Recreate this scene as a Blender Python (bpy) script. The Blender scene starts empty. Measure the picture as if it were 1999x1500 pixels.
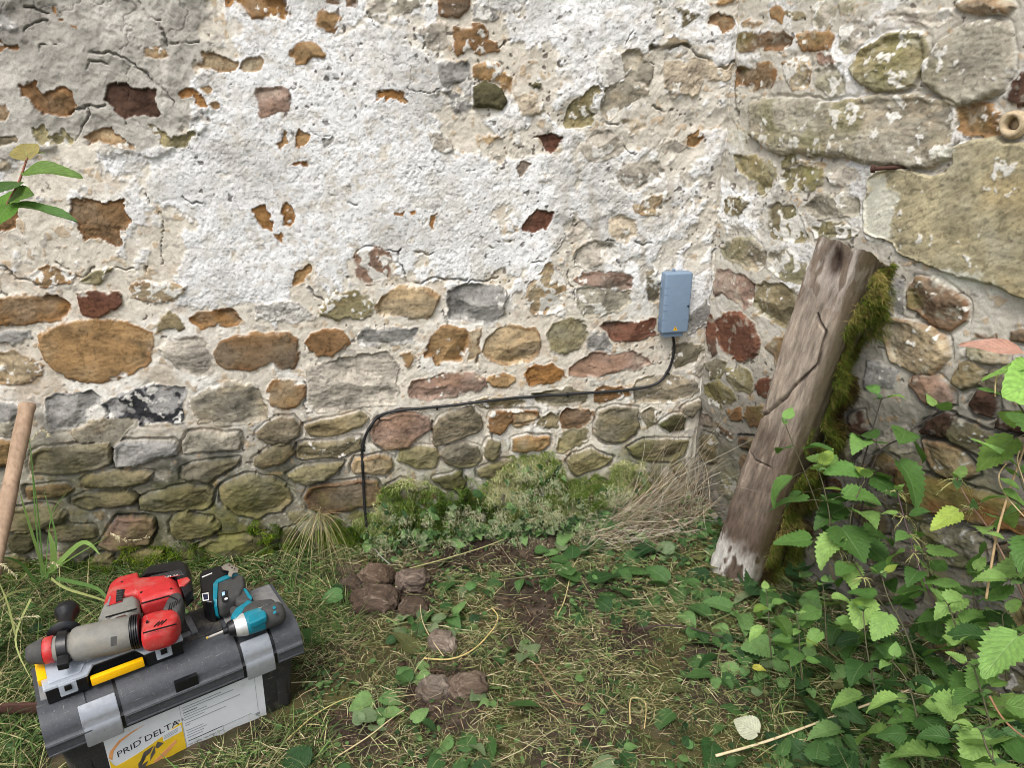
import bpy, bmesh, math, random
import numpy as np
from mathutils import Vector, Matrix

sc = bpy.context.scene
COL = sc.collection
R_ = math.radians

# ------------------------------------------------------------------ camera, sky, sun, exposure
FPX, PITCH, CAMH = 1500.0, R_(21.8), 1.5          # focal length in pixels of the 1999 px wide photograph
cam = bpy.data.cameras.new("camera")
cam.sensor_fit = 'HORIZONTAL'; cam.sensor_width = 36.0; cam.lens = 36.0 * FPX / 1999.0
cam.clip_start = 0.02; cam.clip_end = 500
camo = bpy.data.objects.new("camera", cam); COL.objects.link(camo)
camo.location = (0, 0, CAMH); camo.rotation_euler = (R_(90) - PITCH, 0, 0)
sc.camera = camo
SUN_EL, SUN_AZ = R_(58), R_(205)                  # azimuth clockwise from +Y: behind the photographer, a little to the left
world = bpy.data.worlds.new("World"); sc.world = world; world.use_nodes = True
wn = world.node_tree; wn.nodes.clear()
sky = wn.nodes.new('ShaderNodeTexSky'); sky.sky_type = 'NISHITA'; sky.sun_disc = False
sky.sun_elevation = SUN_EL; sky.sun_rotation = SUN_AZ; sky.air_density = 1.0; sky.dust_density = 4.0; sky.ozone_density = 1.0
hs = wn.nodes.new('ShaderNodeHueSaturation'); hs.inputs['Saturation'].default_value = 0.38   # overcast: a greyed sky
bg = wn.nodes.new('ShaderNodeBackground'); bg.inputs['Strength'].default_value = 0.125
wo = wn.nodes.new('ShaderNodeOutputWorld')
wn.links.new(sky.outputs[0], hs.inputs['Color']); wn.links.new(hs.outputs[0], bg.inputs[0]); wn.links.new(bg.outputs[0], wo.inputs[0])
sun = bpy.data.lights.new("sun", 'SUN'); sun.energy = 1.15; sun.angle = R_(25); sun.color = (1.0, 0.96, 0.9)
suno = bpy.data.objects.new("sun", sun); COL.objects.link(suno)
sdir = Vector((math.sin(SUN_AZ) * math.cos(SUN_EL), math.cos(SUN_AZ) * math.cos(SUN_EL), math.sin(SUN_EL)))
suno.rotation_euler = (-sdir).to_track_quat('-Z', 'Y').to_euler(); suno.location = sdir * 20
sc.view_settings.view_transform = 'Standard'; sc.view_settings.look = 'None'
sc.view_settings.exposure = 0.86; sc.view_settings.gamma = 1.0
sc.cycles.max_bounces = 6; sc.cycles.diffuse_bounces = 3; sc.cycles.transmission_bounces = 4; sc.cycles.transparent_max_bounces = 4
sc.cycles.filter_width = 0.9
try: sc.cycles.use_denoising = True
except Exception: pass

# ------------------------------------------------------------------ helpers
rng = np.random.default_rng(7); random.seed(7)
cF = np.array([0, math.cos(PITCH), -math.sin(PITCH)]); cU = np.array([0, math.sin(PITCH), math.cos(PITCH)]); cR = np.array([1.0, 0, 0])
CAM = np.array([0, 0, CAMH])
def ray(x, y): return cR * (x - 999.5) / FPX - cU * (y - 750) / FPX + cF
def atz(x, y, z=0.0):                              # pixel of the photograph -> point on the level z
    d = ray(x, y); return CAM + d * ((z - CAMH) / d[2])
def atd(x, y, dist):                               # pixel -> point at depth dist along the view axis
    return CAM + ray(x, y) * dist
def onplane(x, y, P0, n):
    d = ray(x, y); return CAM + d * (np.dot(P0 - CAM, n) / np.dot(d, n))
def proj(P):
    d = np.asarray(P, float) - CAM; zc = d @ cF
    return 999.5 + FPX * (d @ cR) / zc, 750 - FPX * (d @ cU) / zc
def lin(c):
    c = np.asarray(c, float) / 255.0
    return np.where(c <= 0.04045, c / 12.92, ((c + 0.055) / 1.055) ** 2.4)
_T = np.random.default_rng(3).uniform(-1, 1, (256, 256))
def vn(x, y, seed=0):
    x = x + seed * 17.31; y = y + seed * 41.77
    ix = np.floor(x).astype(np.int64); iy = np.floor(y).astype(np.int64)
    fx = x - ix; fy = y - iy
    fx = fx * fx * (3 - 2 * fx); fy = fy * fy * (3 - 2 * fy)
    a = _T[ix & 255, iy & 255]; b = _T[(ix + 1) & 255, iy & 255]; c = _T[ix & 255, (iy + 1) & 255]; d = _T[(ix + 1) & 255, (iy + 1) & 255]
    return (a * (1 - fx) + b * fx) * (1 - fy) + (c * (1 - fx) + d * fx) * fy
def fbm(x, y, freq, oct=4, seed=0, gain=0.5):
    s = 0; a = 1.0; t = 0; x = x * freq; y = y * freq
    for i in range(oct):
        s = s + a * vn(x, y, seed + i * 3); t += a; a *= gain
        x, y = (x * 0.8 - y * 0.6) * 2.03, (x * 0.6 + y * 0.8) * 2.03
    return s / t * 1.6
def ridge(x, y, freq, oct=3, seed=0):
    s = 0; a = 1.0; t = 0; x = x * freq; y = y * freq
    for i in range(oct):
        s = s + a * (1 - 2 * np.abs(vn(x, y, seed + i * 5))); t += a; a *= 0.5
        x, y = (x * 0.8 - y * 0.6) * 2.1, (x * 0.6 + y * 0.8) * 2.1
    return s / t
def sst(a, b, x):
    t = np.clip((x - a) / (b - a), 0, 1); return t * t * (3 - 2 * t)
def sdpoly(px, py, poly):                          # signed distance, positive inside
    P = np.asarray(poly, float); Q = np.roll(P, -1, 0)
    best = np.full(px.shape, 1e9); ins = np.zeros(px.shape, bool)
    for (ax, ay), (bx, by) in zip(P, Q):
        ex, ey = bx - ax, by - ay; L2 = ex * ex + ey * ey + 1e-12
        t = np.clip(((px - ax) * ex + (py - ay) * ey) / L2, 0, 1)
        best = np.minimum(best, (px - ax - t * ex) ** 2 + (py - ay - t * ey) ** 2)
        if ay != by:
            c = ((ay > py) != (by > py)) & (px < (bx - ax) * (py - ay) / (by - ay) + ax); ins ^= c
    d = np.sqrt(best); return np.where(ins, d, -d)
def sdline(px, py, poly):
    best = np.full(px.shape, 1e9)
    for (ax, ay), (bx, by) in zip(poly[:-1], poly[1:]):
        ex, ey = bx - ax, by - ay; L2 = ex * ex + ey * ey + 1e-12
        t = np.clip(((px - ax) * ex + (py - ay) * ey) / L2, 0, 1)
        best = np.minimum(best, (px - ax - t * ex) ** 2 + (py - ay - t * ey) ** 2)
    return np.sqrt(best)

def link(o, parent=None):
    COL.objects.link(o)
    if parent is not None: o.parent = parent
    return o
def tag(o, label=None, cat=None, group=None, kind=None):
    if label: o['label'] = label
    if cat: o['category'] = cat
    if group: o['group'] = group
    if kind: o['kind'] = kind
    return o
def empty(name, loc, rz=0.0):
    o = bpy.data.objects.new(name, None); o.location = Vector(loc); o.rotation_euler = (0, 0, rz); o.empty_display_size = 0.05
    return link(o)
def npmesh(name, V, Fq, cols=None, uv=None, smooth=True, mat=None, parent=None, normals=None, mi=None):
    """V (n,3), Fq (m,k) faces all of k corners; cols (n,3) linear colours"""
    V = np.ascontiguousarray(V, np.float32); Fq = np.ascontiguousarray(Fq, np.int32)
    me = bpy.data.meshes.new(name); n, (m, k) = len(V), Fq.shape
    me.vertices.add(n); me.vertices.foreach_set('co', V.ravel())
    me.loops.add(m * k); me.loops.foreach_set('vertex_index', Fq.ravel())
    me.polygons.add(m); me.polygons.foreach_set('loop_start', np.arange(0, m * k, k, dtype=np.int32))
    me.polygons.foreach_set('loop_total', np.full(m, k, np.int32))
    me.polygons.foreach_set('use_smooth', np.full(m, smooth, bool))
    if cols is not None:
        a = me.color_attributes.new('Col', 'FLOAT_COLOR', 'POINT')
        c4 = np.ones((n, 4), np.float32); c4[:, :3] = cols; a.data.foreach_set('color', c4.ravel())
    if uv is not None:
        l = me.uv_layers.new(name='UVMap'); l.data.foreach_set('uv', np.ascontiguousarray(uv[Fq.ravel()], np.float32).ravel())
    me.update(); me.validate()
    if normals is not None: me.normals_split_custom_set_from_vertices(np.ascontiguousarray(normals, np.float32))
    o = bpy.data.objects.new(name, me)
    if mat: me.materials.append(mat)
    return link(o, parent)

class NT:
    def __init__(s, name):
        s.m = bpy.data.materials.new(name); s.m.use_nodes = True; s.t = s.m.node_tree; s.t.nodes.clear()
        s.out = s.t.nodes.new('ShaderNodeOutputMaterial'); s.b = s.t.nodes.new('ShaderNodeBsdfPrincipled'); s.l(s.b.outputs[0], s.out.inputs[0])
    def l(s, a, b): s.t.links.new(a, b)
    def n(s, typ, **kw):
        x = s.t.nodes.new(typ)
        for k, v in kw.items():
            if k in x.inputs: x.inputs[k].default_value = v
            else: setattr(x, k, v)
        return x
    def noise(s, scale, detail=4, rough=0.6, vec=None):
        x = s.n('ShaderNodeTexNoise'); x.inputs['Scale'].default_value = scale; x.inputs['Detail'].default_value = detail; x.inputs['Roughness'].default_value = rough
        if vec is None: vec = s.n('ShaderNodeTexCoord').outputs['Object']
        s.l(vec, x.inputs['Vector']); return x.outputs['Fac']
    def ramp(s, fac, stops):
        r = s.n('ShaderNodeValToRGB'); e = r.color_ramp.elements
        while len(e) < len(stops): e.new(0.5)
        for i, (p, c) in enumerate(stops): e[i].position = p; e[i].color = tuple(c) + (1,) if len(c) == 3 else c
        s.l(fac, r.inputs[0]); return r.outputs[0]
    def mul(s, a, b):
        x = s.n('ShaderNodeMix'); x.data_type = 'RGBA'; x.blend_type = 'MULTIPLY'; x.inputs[0].default_value = 1
        for v, i in ((a, 6), (b, 7)):
            if hasattr(v, 'is_linked'): s.l(v, x.inputs[i])
            else: x.inputs[i].default_value = tuple(v) + (1,)
        return x.outputs[2]
    def mix(s, f, a, b):
        x = s.n('ShaderNodeMix'); x.data_type = 'RGBA'
        for v, i in ((f, 0), (a, 6), (b, 7)):
            if hasattr(v, 'is_linked'): s.l(v, x.inputs[i])
            elif i == 0: x.inputs[0].default_value = v
            else: x.inputs[i].default_value = tuple(v) + (1,)
        return x.outputs[2]
    def bump(s, h, strength=0.5, dist=0.002):
        x = s.n('ShaderNodeBump'); x.inputs['Strength'].default_value = strength; x.inputs['Distance'].default_value = dist
        s.l(h, x.inputs['Height']); s.l(x.outputs[0], s.b.inputs['Normal'])
    def attr(s): x = s.n('ShaderNodeVertexColor'); x.layer_name = 'Col'; return x.outputs[0]
def m_wall():
    t = NT('weathered_masonry')
    c = t.attr(); f = t.noise(260, 5, 0.7); g = t.noise(900, 3, 0.6); q = t.noise(60, 4, 0.65)
    c = t.mul(c, t.ramp(f, [(0.30, (0.74, 0.72, 0.69)), (0.47, (1.0, 1.0, 0.99)), (0.75, (1.12, 1.12, 1.12))]))
    v = t.noise(430, 2, .5); c = t.mul(c, t.ramp(v, [(.27, (.50, .47, .43)), (.36, (1, 1, 1))]))
    c = t.mul(c, t.ramp(q, [(0.30, (0.84, 0.83, 0.81)), (0.55, (1.0, 1.0, 1.0)), (0.8, (1.05, 1.05, 1.05))]))
    t.l(c, t.b.inputs['Base Color']); t.b.inputs['Roughness'].default_value = 0.92; t.b.inputs['Specular IOR Level'].default_value = 0.2
    h = t.n('ShaderNodeMath', operation='ADD'); t.l(f, h.inputs[0]); t.l(g, h.inputs[1])
    t.bump(h.outputs[0], 0.5, 0.0014); return t.m
def m_attr(name, rough=0.85, spec=0.3, nscale=200, nlo=0.8, nhi=1.15, bump=0.3, bd=0.001, trans=0.0):
    t = NT(name); c = t.attr(); f = t.noise(nscale, 4, 0.65)
    c = t.mul(c, t.ramp(f, [(0.3, (nlo,) * 3), (0.7, (nhi,) * 3)])); t.l(c, t.b.inputs['Base Color'])
    t.b.inputs['Roughness'].default_value = rough; t.b.inputs['Specular IOR Level'].default_value = spec
    if bump: t.bump(f, bump, bd)
    if trans:
        tr = t.n('ShaderNodeBsdfTranslucent'); t.l(c, tr.inputs[0]); ms = t.n('ShaderNodeMixShader'); ms.inputs[0].default_value = trans
        t.l(t.b.outputs[0], ms.inputs[1]); t.l(tr.outputs[0], ms.inputs[2]); t.l(ms.outputs[0], t.out.inputs[0])
    return t.m
def m_plain(name, rgb, rough=0.5, spec=0.5, metal=0.0, nscale=60, nlo=0.8, nhi=1.1, bump=0.15, bd=0.0006, dust=None, coat=0.0, scratch=0.0):
    t = NT(name); f = t.noise(nscale, 5, 0.65); c = t.mul(tuple(lin(rgb)), t.ramp(f, [(0.3, (nlo,) * 3), (0.7, (nhi,) * 3)]))
    if dust:
        d = t.noise(dust[1], 6, 0.7); r = t.ramp(d, [(dust[2], (0, 0, 0)), (dust[2] + 0.18, (dust[3],) * 3)]); c = t.mix(r, c, tuple(lin(dust[0])))
    if scratch:
        for rz_, sc_ in ((25, (14, 420, 90)), (-40, (420, 16, 90)), (70, (20, 300, 300))):
            mp = t.n('ShaderNodeMapping'); mp.inputs['Rotation'].default_value = (.4, .3, R_(rz_)); mp.inputs['Scale'].default_value = sc_; t.l(t.n('ShaderNodeTexCoord').outputs['Object'], mp.inputs[0])
            k_ = t.noise(1.0, 2, .5, mp.outputs[0]); c = t.mix(t.ramp(k_, [(.70, (0, 0, 0)), (.76, (scratch,) * 3)]), c, tuple(lin((158, 156, 152))))
        sp_ = t.noise(520, 2, .5); c = t.mix(t.ramp(sp_, [(.66, (0, 0, 0)), (.72, (.5, .5, .5))]), c, tuple(lin((150, 140, 122))))
    t.l(c, t.b.inputs['Base Color']); t.b.inputs['Roughness'].default_value = rough; t.b.inputs['Specular IOR Level'].default_value = spec
    t.b.inputs['Metallic'].default_value = metal
    rr = t.ramp(f, [(0.3, (rough * 0.8,) * 3), (0.7, (min(1, rough * 1.2),) * 3)]); t.l(rr, t.b.inputs['Roughness'])
    if bump: t.bump(f, bump, bd)
    return t.m

# ------------------------------------------------------------------ the two rubble walls
PC = np.array([0.655, 2.437, 0.0])                 # their corner, on the ground
UL = np.array([-0.98276, -0.18491, 0.0]); NL = np.array([0.18491, -0.98276, 0.0])
UR = np.array([math.sin(R_(149)), math.cos(R_(149)), 0.0]); NR = np.array([UR[1], -UR[0], 0.0])
UZ = np.array([0, 0, 1.0])
PAL = dict(o=(158, 130, 92), b=(122, 101, 80), d=(82, 60, 48), g=(158, 156, 152), l=(186, 178, 165), k=(132, 122, 95), p=(148, 124, 110), r=(112, 76, 60),
           y=(148, 139, 104), t=(172, 154, 124), n=(62, 63, 67), m=(86, 82, 58), w=(208, 204, 197), x=(167, 160, 144), u=(126, 117, 98), G=(158, 149, 120),
           O=(150, 112, 66), B=(134, 106, 74), c=(196, 182, 160))
TILES = dict(A=(0, 0, 4), B=(500, 0, 4), C=(1000, 0, 4), D=(1400, 0, 3.334), E=(0, 375, 4), F=(500, 375, 4), G=(1000, 375, 4), H=(1350, 400, 3), I=(0, 725, 4),
             J=(500, 725, 4), K=(1000, 725, 4), L=(1500, 700, 4), P=(0, 0, 1))
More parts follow.
